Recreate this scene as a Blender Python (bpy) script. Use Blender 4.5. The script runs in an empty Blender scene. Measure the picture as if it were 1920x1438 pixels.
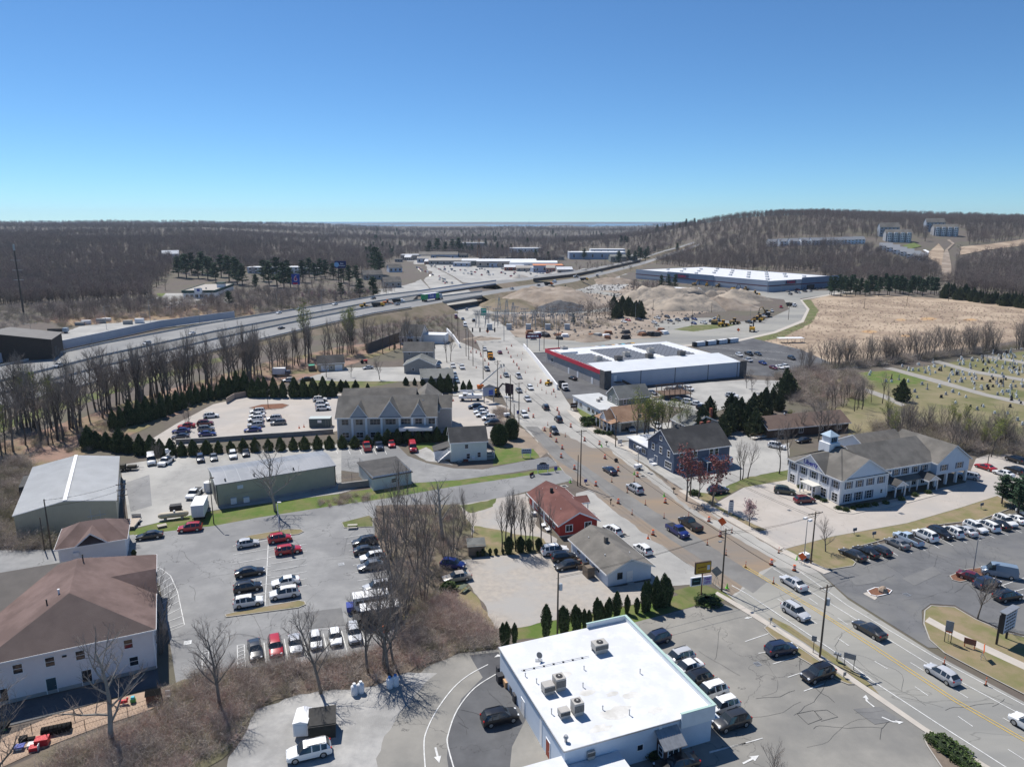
import bpy,bmesh,math,random
import numpy as np
from mathutils import Vector,noise as mnoise
random.seed(7)
scene=bpy.context.scene
COL=scene.collection
# camera
FPX,CX,CY,HOR,CAMH=1350.0,960.0,719.0,415.0,60.0
PITCH=math.atan((CY-HOR)/FPX)
cd=bpy.data.cameras.new('camera')
cd.sensor_width=36.0
cd.lens=36.0*FPX/1920.0
cd.clip_start=1.0
cd.clip_end=80000.0
cam=bpy.data.objects.new('camera',cd)
COL.objects.link(cam)
cam.location=(0,0,CAMH)
cam.rotation_euler=(math.pi/2-PITCH,0,0)
scene.camera=cam
# world, sun, exposure
SUN_EL=math.radians(55)
SUN_DIR=Vector((-0.62*math.cos(SUN_EL),0.785*math.cos(SUN_EL),math.sin(SUN_EL))).normalized()
world=bpy.data.worlds.new('World')
scene.world=world
world.use_nodes=True
wn=world.node_tree
bg=wn.nodes['Background']
sky=wn.nodes.new('ShaderNodeTexSky')
sky.sky_type='NISHITA'
sky.sun_disc=False
sky.sun_elevation=SUN_EL
sky.sun_rotation=math.atan2(SUN_DIR.x,SUN_DIR.y)
sky.altitude=50
sky.air_density=0.7
sky.dust_density=0.0
sky.ozone_density=3.0
tint=wn.nodes.new('ShaderNodeMix')
tint.data_type='RGBA'
tint.blend_type='MULTIPLY'
tint.inputs[0].default_value=1.0
tint.inputs[7].default_value=(0.60,0.90,1.10,1)
wn.links.new(sky.outputs[0],tint.inputs[6])
wn.links.new(tint.outputs[2],bg.inputs[0])
bg.inputs[1].default_value=0.094
sd=bpy.data.lights.new('sun','SUN')
sd.energy=5.0
sd.angle=math.radians(0.53)
sd.color=(1.0,0.955,0.89)
sun=bpy.data.objects.new('sun',sd)
COL.objects.link(sun)
sun.location=(0,0,200)
sun.rotation_euler=(-SUN_DIR).to_track_quat('-Z','Y').to_euler()
scene.view_settings.view_transform='Standard'
scene.view_settings.look='None'
scene.view_settings.exposure=0.18
scene.view_settings.gamma=1.0
scene.view_settings.use_curve_mapping=False
scene.render.engine='CYCLES'
scene.cycles.use_denoising=True
scene.cycles.denoiser='OPENIMAGEDENOISE'
scene.cycles.denoising_prefilter='ACCURATE'
scene.cycles.use_adaptive_sampling=False
scene.cycles.max_bounces=6
scene.cycles.diffuse_bounces=4
scene.cycles.glossy_bounces=2
scene.cycles.transmission_bounces=2
scene.cycles.volume_bounces=0
scene.cycles.transparent_max_bounces=6
scene.cycles.sample_clamp_indirect=4.0
# terrain and projection
def sst(a,b,t):
 t=min(1.0,max(0.0,(t-a)/(b-a)))
 return t*t*(3-2*t)
def hz(x,y):
 """terrain height"""
 if y<430:
  return 0.0
 u=x/y
 h=29*sst(600,1350,y)*sst(-0.10,-0.45,u)
 h+=60*sst(630,1400,y)*sst(0.15,0.44,u)
 h+=15*sst(1300,3800,y)
 h+=30*math.exp(-((x-440)/260)**2-((y-1750)/380)**2)
 n=mnoise.noise(Vector((x/700.0,y/700.0,3.1)))
 h+=16*n*sst(1000,2200,y)+9*mnoise.noise(Vector((x/260.0,y/400.0,7.7)))*sst(800,1500,y)
 return max(h,0.0)
CP,SP=math.cos(PITCH),math.sin(PITCH)
def G(px,py,z=0.0):
 """photo pixel -> world point on the plane at height z"""
 u=(px-CX)/FPX
 v=(py-CY)/FPX
 d=(CAMH-z)/(CP*v+SP)
 return Vector((u*d,(CP-v*SP)*d,z))
def GT(px,py):
 """photo pixel -> world point on the terrain"""
 u=(px-CX)/FPX
 v=(py-CY)/FPX
 dx,dy,dz=u,CP-v*SP,-(CP*v+SP)
 t=250.0
 while t<9000:
  x,y,z=dx*t,dy*t,CAMH+dz*t
  if z<=hz(x,y):
   return Vector((x,y,hz(x,y)))
  t*=1.004
 return Vector((dx*6000,dy*6000,0))
def px_of(x,y,z=0.0):
 dz=z-CAMH
 d=y*CP-dz*SP
 up=y*SP+dz*CP
 return CX+FPX*x/d,CY-FPX*up/d
def ang(a,b,z=0.0):
 """world heading (radians) from pixel a to pixel b"""
 A,B=G(a[0],a[1],z),G(b[0],b[1],z)
 return math.atan2(B.y-A.y,B.x-A.x)
 # materials
MATS={}
def lin(c):
 return tuple((x/12.92 if x<=0.04045 else((x+0.055)/1.055)**2.4)for x in c)
def mat(name,c,c2=None,sc=1.0,rough=0.85,spec=0.3,bump=0.0,bsc=None,metal=0.0,c3=None,sc3=0.05,detail=6.0,lo=0.35,hi=0.65,cracks=0.0,crsc=0.12,stretch=None,objcol=False,lo3=0.45,hi3=0.6,coat=0.0):
 if name in MATS:
  return MATS[name]
 m=bpy.data.materials.new(name)
 m.use_nodes=True
 nt=m.node_tree
 N,L=nt.nodes,nt.links
 b=N['Principled BSDF']
 b.inputs['Roughness'].default_value=rough
 b.inputs['Specular IOR Level'].default_value=spec
 b.inputs['Metallic'].default_value=metal
 if coat:
  b.inputs['Coat Weight'].default_value=coat
  b.inputs['Coat Roughness'].default_value=0.06
 geo=N.new('ShaderNodeNewGeometry')
 vec=geo.outputs['Position']
 if stretch:
  mp=N.new('ShaderNodeMapping')
  mp.inputs['Rotation'].default_value=(0,0,stretch[0])
  mp.inputs['Scale'].default_value=stretch[1]
  L.new(vec,mp.inputs['Vector'])
  vec=mp.outputs[0]
 cur=None
 if objcol:
  oi=N.new('ShaderNodeObjectInfo')
  cur=oi.outputs['Color']
 def nz(scale,det,a,bb):
  t=N.new('ShaderNodeTexNoise')
  t.inputs['Scale'].default_value=scale
  t.inputs['Detail'].default_value=det
  t.inputs['Roughness'].default_value=0.62
  L.new(vec,t.inputs['Vector'])
  r=N.new('ShaderNodeMapRange')
  r.inputs[1].default_value=a
  r.inputs[2].default_value=bb
  L.new(t.outputs[0],r.inputs[0])
  return r.outputs[0],t
 def mixc(f,a,bcol):
  mx=N.new('ShaderNodeMix')
  mx.data_type='RGBA'
  if isinstance(f,float):
   mx.inputs[0].default_value=f
  else:
   L.new(f,mx.inputs[0])
  for sock,v in((mx.inputs[6],a),(mx.inputs[7],bcol)):
   if isinstance(v,tuple):
    sock.default_value=(*v[:3],1)
   else:
    L.new(v,sock)
  return mx.outputs[2]
 if cur is None:
  cur=tuple(c)
  if c2:
   f,_=nz(sc,detail,lo,hi)
   cur=mixc(f,tuple(c),tuple(c2))
  if c3:
   f,_=nz(sc3,5.0,lo3,hi3)
   cur=mixc(f,cur,tuple(c3))
  if cracks:
   v=N.new('ShaderNodeTexVoronoi')
   v.feature='DISTANCE_TO_EDGE'
   v.inputs['Scale'].default_value=crsc
   nn=N.new('ShaderNodeTexNoise')
   nn.inputs['Scale'].default_value=crsc*6
   nn.inputs['Detail'].default_value=4
   L.new(vec,nn.inputs['Vector'])
   va=N.new('ShaderNodeVectorMath')
   va.operation='SCALE'
   va.inputs[3].default_value=0.45/crsc*0.9
   L.new(nn.outputs[1],va.inputs[0])
   vb=N.new('ShaderNodeVectorMath')
   L.new(vec,vb.inputs[0])
   L.new(va.outputs[0],vb.inputs[1])
   L.new(vb.outputs[0],v.inputs['Vector'])
   r=N.new('ShaderNodeMapRange')
   r.inputs[1].default_value=0.0
   r.inputs[2].default_value=0.006
   r.inputs[3].default_value=cracks
   r.inputs[4].default_value=0.0
   L.new(v.outputs['Distance'],r.inputs[0])
   cur=mixc(r.outputs[0],cur,(0.03,0.03,0.032))
 if isinstance(cur,tuple):
  b.inputs['Base Color'].default_value=(*cur[:3],1)
 else:
  L.new(cur,b.inputs['Base Color'])
 if bump:
  t=N.new('ShaderNodeTexNoise')
  t.inputs['Scale'].default_value=bsc or sc*4
  t.inputs['Detail'].default_value=3
  L.new(vec,t.inputs['Vector'])
  bp=N.new('ShaderNodeBump')
  bp.inputs['Strength'].default_value=bump
  bp.inputs['Distance'].default_value=0.1
  L.new(t.outputs[0],bp.inputs['Height'])
  L.new(bp.outputs[0],b.inputs['Normal'])
 MATS[name]=m
 return m
asph_lot=mat('asphalt_lot',(0.225,0.226,0.225),(0.285,0.284,0.28),0.35,0.9,c3=(0.19,0.191,0.193),sc3=0.045,cracks=0.6,crsc=0.07,bump=0.15,bsc=9)
asph_rest=mat('asphalt_warm',(0.235,0.226,0.205),(0.285,0.272,0.245),0.3,0.9,c3=(0.195,0.19,0.177),sc3=0.06,cracks=0.55,crsc=0.06,bump=0.15,bsc=9)
asph_dark=mat('asphalt_dark',(0.095,0.097,0.102),(0.125,0.127,0.132),0.3,0.88,c3=(0.08,0.08,0.085),sc3=0.07,cracks=0.4,crsc=0.08,bump=0.15,bsc=9)
asph_right=mat('asphalt_grey',(0.12,0.122,0.126),(0.155,0.156,0.16),0.25,0.9,c3=(0.18,0.178,0.172),sc3=0.06,cracks=0.4,crsc=0.09,bump=0.15,bsc=9)
road_near=mat('road_concrete',(0.285,0.278,0.25),(0.325,0.315,0.285),0.25,0.9,c3=(0.23,0.228,0.215),sc3=0.05,cracks=0.35,crsc=0.05,bump=0.1,bsc=9,stretch=(math.radians(38),(0.25,1,1)))
road_dust=mat('road_dusty',(0.36,0.348,0.322),(0.27,0.262,0.245),0.12,0.95,c3=(0.40,0.388,0.36),sc3=0.05,bump=0.2,bsc=4)
road_dirt=mat('road_dirt',(0.215,0.185,0.155),(0.27,0.205,0.145),0.16,0.95,c3=(0.21,0.185,0.16),sc3=0.1,bump=0.3,bsc=3,stretch=(math.radians(46),(0.22,1,1)))
road_grey=mat('road_lane',(0.185,0.183,0.178),(0.215,0.208,0.195),0.3,0.9,c3=(0.16,0.155,0.148),sc3=0.09,bump=0.1,bsc=9)
conc_pale=mat('concrete_pale',(0.355,0.347,0.327),(0.285,0.28,0.267),0.25,0.92,c3=(0.40,0.39,0.365),sc3=0.06,cracks=0.35,crsc=0.1,bump=0.1,bsc=6)
lot_tan=mat('lot_tan',(0.40,0.362,0.322),(0.45,0.41,0.37),0.2,0.92,c3=(0.38,0.355,0.33),sc3=0.06,cracks=0.3,crsc=0.1)
gravel=mat('gravel_tan',(0.42,0.375,0.325),(0.33,0.305,0.275),0.9,0.98,c3=(0.36,0.345,0.325),sc3=0.09,bump=0.5,bsc=7)
gravel_gr=mat('gravel_grey',(0.33,0.325,0.315),(0.42,0.41,0.39),0.7,0.98,c3=(0.27,0.265,0.255),sc3=0.1,bump=0.5,bsc=7)
dirt=mat('dirt_tan',(0.29,0.23,0.175),(0.20,0.165,0.135),0.2,0.98,c3=(0.33,0.275,0.225),sc3=0.06,bump=0.6,bsc=2)
dirt_rock=mat('dirt_rock',(0.33,0.28,0.225),(0.17,0.155,0.14),0.35,0.98,c3=(0.40,0.335,0.265),sc3=0.05,bump=0.9,bsc=0.8)
spoil_dark=mat('spoil_dark',(0.075,0.076,0.08),(0.12,0.12,0.125),0.4,0.98,bump=0.8,bsc=1.0)
ground_m=mat('ground_soil',(0.105,0.088,0.078),(0.14,0.117,0.098),0.3,0.98,c3=(0.12,0.11,0.08),sc3=0.03)
leaf_litter=mat('leaf_litter',(0.15,0.12,0.095),(0.20,0.16,0.125),0.5,0.98,c3=(0.135,0.125,0.075),sc3=0.05,bump=0.6,bsc=3)
grass=mat('grass',(0.085,0.115,0.03),(0.125,0.14,0.05),0.5,0.98,c3=(0.20,0.17,0.095),sc3=0.16,lo3=0.42,hi3=0.7,bump=0.5,bsc=8)
grass_bright=mat('grass_bright',(0.08,0.14,0.024),(0.125,0.16,0.042),0.4,0.98,c3=(0.19,0.16,0.08),sc3=0.25,lo3=0.45,hi3=0.72,bump=0.5,bsc=8)
grass_dry=mat('grass_dry',(0.265,0.205,0.13),(0.18,0.17,0.075),0.3,0.98,c3=(0.125,0.155,0.05),sc3=0.12,lo3=0.54,hi3=0.7,bump=0.5,bsc=8)
field_tan=mat('field_tan',(0.34,0.26,0.185),(0.23,0.172,0.125),0.16,0.98,c3=(0.42,0.33,0.24),sc3=0.03,bump=0.8,bsc=1.2,detail=9)
cem_grass=mat('cemetery_grass',(0.12,0.13,0.05),(0.19,0.172,0.085),0.07,0.98,c3=(0.26,0.215,0.135),sc3=0.035,lo3=0.42,hi3=0.68,bump=0.5,bsc=3)
mulch=mat('mulch',(0.16,0.075,0.045),(0.22,0.11,0.07),3,0.98,bump=0.8,bsc=9)
white_line=mat('marking_white',(0.72,0.72,0.70),(0.5,0.5,0.49),1.5,0.8)
yellow_line=mat('marking_yellow',(0.62,0.42,0.07),(0.45,0.34,0.12),1.2,0.8)
kerb_m=mat('kerb_concrete',(0.42,0.40,0.365),(0.33,0.315,0.29),0.8,0.9)
walk_m=mat('sidewalk_concrete',(0.50,0.455,0.40),(0.43,0.395,0.35),0.5,0.92)
brick_walk=mat('brick_walk',(0.28,0.22,0.18),(0.34,0.27,0.22),2,0.92)
sea_m=mat('sea_water',(0.10,0.16,0.23),None,rough=0.25,spec=0.5)
glass_m=mat('window_glass',(0.018,0.024,0.032),None,rough=0.06,spec=0.6)
white_p=mat('white_paint',(0.80,0.80,0.80),(0.74,0.74,0.75),0.7,0.6)
steel=mat('galvanised_steel',(0.42,0.43,0.44),(0.33,0.34,0.35),1.2,0.45,metal=0.6)
black_m=mat('black_paint',(0.02,0.02,0.022),None,rough=0.6)
bark=mat('bark_grey',(0.15,0.13,0.113),(0.21,0.185,0.16),2.0,0.95)
bark_dk=mat('bark_dark',(0.075,0.062,0.052),(0.115,0.098,0.083),2.0,0.95)
twig_m=mat('twig_brown',(0.30,0.255,0.22),(0.22,0.185,0.16),0.5,0.95)
wood_pole=mat('pole_wood',(0.085,0.066,0.05),(0.13,0.105,0.082),3.0,0.95)
rubber=mat('rubber',(0.017,0.017,0.018),None,rough=0.85)
# mesh builder
class MB:
 def __init__(s):
  s.v,s.f,s.m=[],[],[]
 def quad(s,a,b,c,d,m=0):
  n=len(s.v);s.v+=[tuple(a),tuple(b),tuple(c),tuple(d)];s.f.append((n,n+1,n+2,n+3));s.m.append(m)
 def tri(s,a,b,c,m=0):
  n=len(s.v);s.v+=[tuple(a),tuple(b),tuple(c)];s.f.append((n,n+1,n+2));s.m.append(m)
 def ngon(s,pts,m=0):
  n=len(s.v);s.v+=[tuple(p)for p in pts];s.f.append(tuple(range(n,n+len(pts))));s.m.append(m)
 def box(s,x0,x1,y0,y1,z0,z1,m=0):
  n=len(s.v)
  s.v+=[(x0,y0,z0),(x1,y0,z0),(x1,y1,z0),(x0,y1,z0),(x0,y0,z1),(x1,y0,z1),(x1,y1,z1),(x0,y1,z1)]
  for q in((3,2,1,0),(4,5,6,7),(0,1,5,4),(1,2,6,5),(2,3,7,6),(3,0,4,7)):
   s.f.append(tuple(n+i for i in q));s.m.append(m)
 def cbox(s,x,y,z0,w,d,h,m=0):
  s.box(x-w/2,x+w/2,y-d/2,y+d/2,z0,z0+h,m)
 def tube(s,pts,rad,sides=6,m=0,cap=True):
  pts=[Vector(p)for p in pts]
  if not hasattr(rad,'__len__'):
   rad=[rad]*len(pts)
  n=len(s.v)
  for i,p in enumerate(pts):
   d=(pts[min(i+1,len(pts)-1)]-pts[max(i-1,0)])
   d=d.normalized()if d.length>1e-9 else Vector((0,0,1))
   a=d.cross(Vector((0,0,1))if abs(d.z)<0.9 else Vector((1,0,0))).normalized()
   b=d.cross(a)
   for k in range(sides):
    t=2*math.pi*k/sides
    s.v.append(tuple(p+(a*math.cos(t)+b*math.sin(t))*rad[i]))
  for i in range(len(pts)-1):
   for k in range(sides):
    k2=(k+1)%sides
    s.f.append((n+i*sides+k,n+i*sides+k2,n+(i+1)*sides+k2,n+(i+1)*sides+k));s.m.append(m)
  if cap:
   s.f.append(tuple(n+k for k in range(sides))[::-1]);s.m.append(m)
   e=n+(len(pts)-1)*sides
   s.f.append(tuple(e+k for k in range(sides)));s.m.append(m)
 def cyl(s,x,y,z0,z1,r,sides=10,m=0,r2=None):
  s.tube([(x,y,z0),(x,y,z1)],[r,r if r2 is None else r2],sides,m)
 def prism(s,pts,z0,z1,m=0,side_m=None):
  """pts counter-clockwise (x, y)"""
  n=len(pts)
  s.ngon([(p[0],p[1],z1)for p in pts],m)
  s.ngon([(p[0],p[1],z0)for p in reversed(pts)],m)
  for i in range(n):
   a,b=pts[i],pts[(i+1)%n]
   s.quad((a[0],a[1],z0),(b[0],b[1],z0),(b[0],b[1],z1),(a[0],a[1],z1),m if side_m is None else side_m)
 def mesh(s,name,mats,smooth=False):
  me=bpy.data.meshes.new(name)
  me.from_pydata(s.v,[],s.f)
  for mm in(mats if isinstance(mats,(list,tuple))else[mats]):
   me.materials.append(mm)
  if any(s.m):
   me.polygons.foreach_set('material_index',s.m)
  if smooth:
   me.polygons.foreach_set('use_smooth',[True]*len(s.f))
  me.update()
  return me
 def build(s,name,mats,parent=None,smooth=False,loc=None,rz=None):
  return link(name,s.mesh(name,mats,smooth),parent,loc,rz)
def link(name,me,parent=None,loc=None,rz=None):
 o=bpy.data.objects.new(name,me)
 COL.objects.link(o)
 if parent is not None:
  o.parent=parent
 if loc is not None:
  o.location=loc
 if rz is not None:
  o.rotation_euler=(0,0,rz)
 return o
def tag(o,label,cat,group=None):
 o['label']=label
 o['category']=cat
 if group:
  o['group']=group
 return o
def thing(name,label,cat,loc=(0,0,0),rz=0.0,group=None):
 o=bpy.data.objects.new(name,None)
 o.empty_display_size=0.5
 COL.objects.link(o)
 o.location=loc
 o.rotation_euler=(0,0,rz)
 return tag(o,label,cat,group)
def struct(o,kind='structure'):
 o['kind']=kind
 return o
def copy_tree(o,parent=None):
 c=o.copy()
 COL.objects.link(c)
 c.parent=parent
 for ch in o.children:
  copy_tree(ch,c)
 return c
LAYER=[0.004]
def smoothpx(pts,closed=True,n=4):
 out=[]
 N=len(pts)
 for i in range(N if closed else N-1):
  p0,p1,p2,p3=(Vector(pts[(i+k)%N])if closed else Vector(pts[min(max(i+k,0),N-1)])for k in(-1,0,1,2))
  for j in range(n):
   t=j/n
   out.append(0.5*((2*p1)+(p2-p0)*t+(2*p0-5*p1+4*p2-p3)*t*t+(3*p1-p0-3*p2+p3)*t**3))
 if not closed:
  out.append(Vector(pts[-1]))
 return out
def world_poly(px,smooth=0,jit=0.0,z=0.0):
 w=[G(p[0],p[1],z).to_2d()for p in px]
 if smooth:
  w=smoothpx([tuple(p)for p in w],True,smooth)
 if jit:
  out=[]
  for i,p in enumerate(w):
   q=w[(i+1)%len(w)]
   L=(q-p).length
   n=max(1,int(L/1.2))
   nrm=Vector((-(q-p).y,(q-p).x)).normalized()if L>1e-6 else Vector((0,0))
   for j in range(n):
    r=p+(q-p)*(j/n)
    k=mnoise.noise(Vector((r.x*0.35,r.y*0.35,0)))+0.6*mnoise.noise(Vector((r.x*1.3,r.y*1.3,5)))
    out.append(r+nrm*k*jit)
  w=out
 return w
def sheet(name,px,m,smooth=0,jit=0.0,z=None):
 """a flat ground surface from photo pixels"""
 if z is None:
  LAYER[0]+=0.0008
  z=LAYER[0]
 w=world_poly(px,smooth,jit)
 b=MB()
 b.ngon([(p.x,p.y,z)for p in w])
 me=b.mesh(name,m)
 o=link(name,me)
 if me.polygons and me.polygons[0].normal.z<0:
  me.flip_normals()
 return struct(o)
def raised(name,px,m,h=0.13,kerb=None,smooth=0,kw=0.16):
 """a raised island or pavement with its kerb"""
 w=world_poly(px,smooth)
 if sum(a.x*b.y-b.x*a.y for a,b in zip(w,w[1:]+w[:1]))<0:
  w=w[::-1]
 b=MB()
 b.prism([(p.x,p.y)for p in w],0.0,h,0)
 o=struct(b.build(name,m))
 if kerb:
  k=MB()
  n=len(w)
  ins=[]
  for i in range(n):
   e1=(w[i]-w[i-1]).normalized();e2=(w[(i+1)%n]-w[i]).normalized()
   nn=Vector((-(e1+e2).y,(e1+e2).x))
   nn=nn.normalized()if nn.length>1e-5 else Vector((-e2.y,e2.x))
   ins.append(w[i]+nn*kw)
  for i in range(n):
   j=(i+1)%n
   a,c,d,e=w[i],w[j],ins[j],ins[i]
   z=h+0.03
   k.quad((a.x,a.y,z),(c.x,c.y,z),(d.x,d.y,z),(e.x,e.y,z))
   k.quad((a.x,a.y,0),(c.x,c.y,0),(c.x,c.y,z),(a.x,a.y,z))
   k.quad((d.x,d.y,h),(e.x,e.y,h),(e.x,e.y,z),(d.x,d.y,z))
  k.build('kerb',kerb,o)
  o.scale=(1,1,1)
 return o
MARKZ=0.078
def line_w(pts,w,m,name,parent=None,z=None):
 """painted line through world points, mitred"""
 pts=[Vector((p[0],p[1]))for p in pts]
 L,R=[],[]
 for i,p in enumerate(pts):
  d=(pts[min(i+1,len(pts)-1)]-pts[max(i-1,0)]).normalized()
  n=Vector((-d.y,d.x))
  L.append(p+n*w/2);R.append(p-n*w/2)
 b=MB()
 zz=MARKZ if z is None else z
 for i in range(len(pts)-1):
  b.quad((R[i].x,R[i].y,zz),(R[i+1].x,R[i+1].y,zz),(L[i+1].x,L[i+1].y,zz),(L[i].x,L[i].y,zz))
 return b,struct(b.build(name,m,parent))if name else None
def mark(px,w=0.13,m=None,parent=None,smooth=0):
 w2=[G(*p).to_2d()for p in px]
 if smooth:
  w2=smoothpx([tuple(p)for p in w2],False,smooth)
 return line_w(w2,w,m or white_line,'painted_line',parent)[1]
def dashes(px,n,frac=0.3,w=0.12,m=None):
 w2=[G(*p).to_2d()for p in px]
 seg=[(a,b,(b-a).length)for a,b in zip(w2,w2[1:])]
 tot=sum(s[2]for s in seg)
 def at(d):
  for a,b,l in seg:
   if d<=l:
    return a+(b-a)*(d/l)
   d-=l
  return w2[-1]
 for i in range(n):
  d0=tot*(i+0.5-frac/2)/n
  d1=tot*(i+0.5+frac/2)/n
  line_w([at(d0),at(d1)],w,m or white_line,'painted_line')
  # ground
rows=[-200,-60,20,60,120,200,300,400,430]+list(range(460,1000,30))+list(range(1000,2000,60))+list(range(2000,6600,220))
NC=110
v,f=[],[]
for y in rows:
 W=max(420.0,0.98*y+260)
 for i in range(NC+1):
  x=-W+2*W*i/NC
  v.append((x,y,hz(x,y)if y>430 else 0.0))
for r in range(len(rows)-1):
 for i in range(NC):
  a=r*(NC+1)+i
  f.append((a,a+1,a+NC+2,a+NC+1))
me=bpy.data.meshes.new('ground')
me.from_pydata(v,[],f)
me.materials.append(ground_m)
me.polygons.foreach_set('use_smooth',[True]*len(f))
struct(link('ground',me))
b=MB();b.quad((-30000,5500,-0.5),(30000,5500,-0.5),(60000,60000,-0.5),(-60000,60000,-0.5))
struct(b.build('sea',sea_m))
far_m=mat('far_shore',(0.10,0.115,0.13),(0.13,0.14,0.15),0.002)
b=MB()
for x0,x1,y0,h in((-9000,1500,13000,34),(-14000,-7000,9000,26),(-3500,6000,17000,48)):
 n=40
 prev=None
 for i in range(n+1):
  t=i/n
  x=x0+(x1-x0)*t
  z=h*(0.35+0.65*math.sin(math.pi*t))*(0.8+0.35*mnoise.noise(Vector((x/900,0.3,y0))))
  cur=(x,z)
  if prev:
   b.quad((prev[0],y0,-0.4),(cur[0],y0,-0.4),(cur[0],y0+300,cur[1]),(prev[0],y0+300,prev[1]))
   b.quad((prev[0],y0+300,prev[1]),(cur[0],y0+300,cur[1]),(cur[0],y0+1500,-0.4),(prev[0],y0+1500,-0.4))
  prev=cur
struct(b.build('far_hills',far_m))
# grass and open soil
sheet('lawn',[(225,1000),(330,970),(400,958),(520,940),(640,925),(780,903),(960,888),(1050,876),(1060,884),(960,897),(850,914),(720,936),(480,971),(400,986),(250,1003)],grass_bright,jit=0.4)
sheet('lawn',[(925,838),(960,832),(1005,842),(1012,858),(960,868),(925,873)],grass_bright,jit=0.3)
sheet('soil_strip',[(925,800),(960,792),(985,806),(1027,848),(1012,858),(1000,842),(950,838),(925,830)],dirt,jit=0.5)
sheet('lawn',[(770,830),(810,828),(830,850),(800,862),(775,850)],grass_bright,jit=0.4)
sheet('gravel_patch',[(772,848),(800,838),(830,860),(850,872),(800,864)],gravel_gr,jit=0.3)
sheet('sand_yard',[(850,945),(900,935),(985,925),(1010,990),(1045,1010),(1035,1035),(900,1042),(885,1015),(880,985)],gravel,jit=0.8)
sheet('lawn',[(862,948),(930,934),(925,950),(880,962)],grass,jit=0.7)
sheet('lawn',[(890,985),(940,995),(1020,1010),(1035,1035),(905,1043),(885,1015)],grass_dry,jit=0.8)
sheet('lawn',[(640,700),(760,690),(770,712),(640,735),(560,735),(545,722)],grass,jit=0.8)
sheet('lawn',[(970,1175),(1040,1160),(1100,1152),(1180,1135),(1300,1110),(1330,1118),(1300,1135),(1190,1168),(1040,1192),(960,1200)],grass_bright,jit=0.3)
sheet('lawn',[(1262,1108),(1310,1092),(1352,1108),(1375,1122),(1345,1128),(1310,1138)],grass,jit=0.3)
sheet('dry_grass',[(820,1085),(860,1085),(905,1130),(930,1178),(860,1150),(825,1120)],grass_dry,jit=0.8)
sheet('lawn',[(1400,895),(1478,880),(1480,905),(1440,912),(1390,915),(1345,938),(1330,925)],grass,jit=0.4)
sheet('lawn',[(1283,922),(1330,915),(1350,950),(1420,985),(1440,995),(1402,992),(1340,958),(1290,932)],grass_dry,jit=0.3)
sheet('lawn',[(1560,745),(1700,735),(1990,780),(1990,830),(1880,812),(1760,800),(1600,812),(1540,780)],cem_grass,jit=0.9)
sheet('lawn',[(1580,700),(1700,692),(1990,648),(1990,850),(1860,790),(1700,762),(1600,742),(1545,720)],cem_grass,jit=0.9)
sheet('lawn',[(1590,700),(1690,694),(1760,712),(1700,722),(1640,716)],grass_bright,jit=1.2)
sheet('lawn',[(1590,795),(1660,790),(1680,820),(1640,840),(1590,820)],cem_grass,jit=0.9)
sheet('field',[(1400,640),(1455,622),(1508,600),(1520,582),(1502,565),(1560,553),(1700,555),(1850,567),(2050,592),(2100,640),(1900,640),(1720,665),(1560,685),(1500,655)],field_tan,jit=2.0)
sheet('grass_verge',[(1385,641),(1450,622),(1500,604),(1513,585),(1497,563),(1520,562),(1535,583),(1522,606),(1470,632),(1420,642)],grass,jit=1.2)
for px,w in(((1630,622),14),((1690,600),10),((1740,598),16),((1590,655),12),((1700,630),10),((1820,600),12),((1660,640),9)):
 sheet('sedge_patch',[(px[0]+w*c,px[1]+w*0.22*s)for c,s in((-1,0),(-.4,.8),(.5,.7),(1,0),(.3,-.9),(-.6,-.7))],mat('sedge_orange',(0.44,0.25,0.11),(0.42,0.31,0.19),0.2,0.98),smooth=3,jit=1.6)
sheet('bare_soil',[(940,625),(1010,640),(1100,645),(1240,632),(1240,612),(1300,590),(1390,575),(1400,552),(1380,530),(1260,515),(1160,520),(1080,532),(1000,545),(950,556),(905,575)],dirt,jit=2.0)
sheet('bare_soil',[(1050,525),(1140,505),(1200,520),(1160,545),(1060,545)],gravel_gr,jit=2.0)
# hard surfaces
sheet('driveway',[(-60,1032),(115,1030),(250,1002),(280,1028),(275,1046),(120,1065),(-60,1085)],asph_lot)
sheet('parking_lot',[(245,1004),(400,986),(480,971),(600,958),(705,945),(700,975),(705,1010),(730,1060),(745,1150),(735,1200),(690,1225),(560,1243),(450,1253),(330,1280),(318,1200),(300,1100),(272,1046)],asph_lot)
sheet('access_road',[(400,986),(480,971),(640,946),(720,935),(850,912),(960,896),(1060,880),(1075,900),(950,931),(860,946),(720,965),(690,975),(600,990),(430,1000)],asph_lot)
sheet('driveway',[(590,838),(745,835),(765,855),(800,868),(850,878),(905,880),(1027,856),(1050,872),(960,886),(860,900),(770,906),(715,892),(640,882)],asph_lot)
sheet('yard',[(225,872),(300,860),(450,848),(640,832),(640,850),(640,905),(700,905),(640,925),(410,955),(330,972),(243,992),(235,930)],conc_pale)
sheet('yard_patch',[(235,905),(280,890),(285,948),(245,960)],asph_lot)
sheet('parking_lot',[(270,832),(330,795),(400,758),(470,742),(640,738),(640,806),(600,816),(480,822),(330,838)],lot_tan)
sheet('parking_lot',[(810,745),(900,742),(955,765),(945,800),(930,822),(820,828),(800,800)],lot_tan)
sheet('parking_lot',[(630,690),(760,688),(840,690),(890,700),(900,715),(640,715),(560,712),(540,700)],conc_pale,jit=0.4)
sheet('parking_lot',[(800,650),(860,640),(905,660),(935,720),(925,742),(850,742),(835,700),(800,670)],road_dust,jit=0.3)
sheet('gravel_lot',[(858,1052),(905,1043),(1010,1038),(1085,1035),(1140,1102),(1228,1088),(1262,1110),(1190,1132),(1090,1152),(965,1178),(930,1178),(905,1130),(870,1085)],gravel,jit=0.4)
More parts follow.
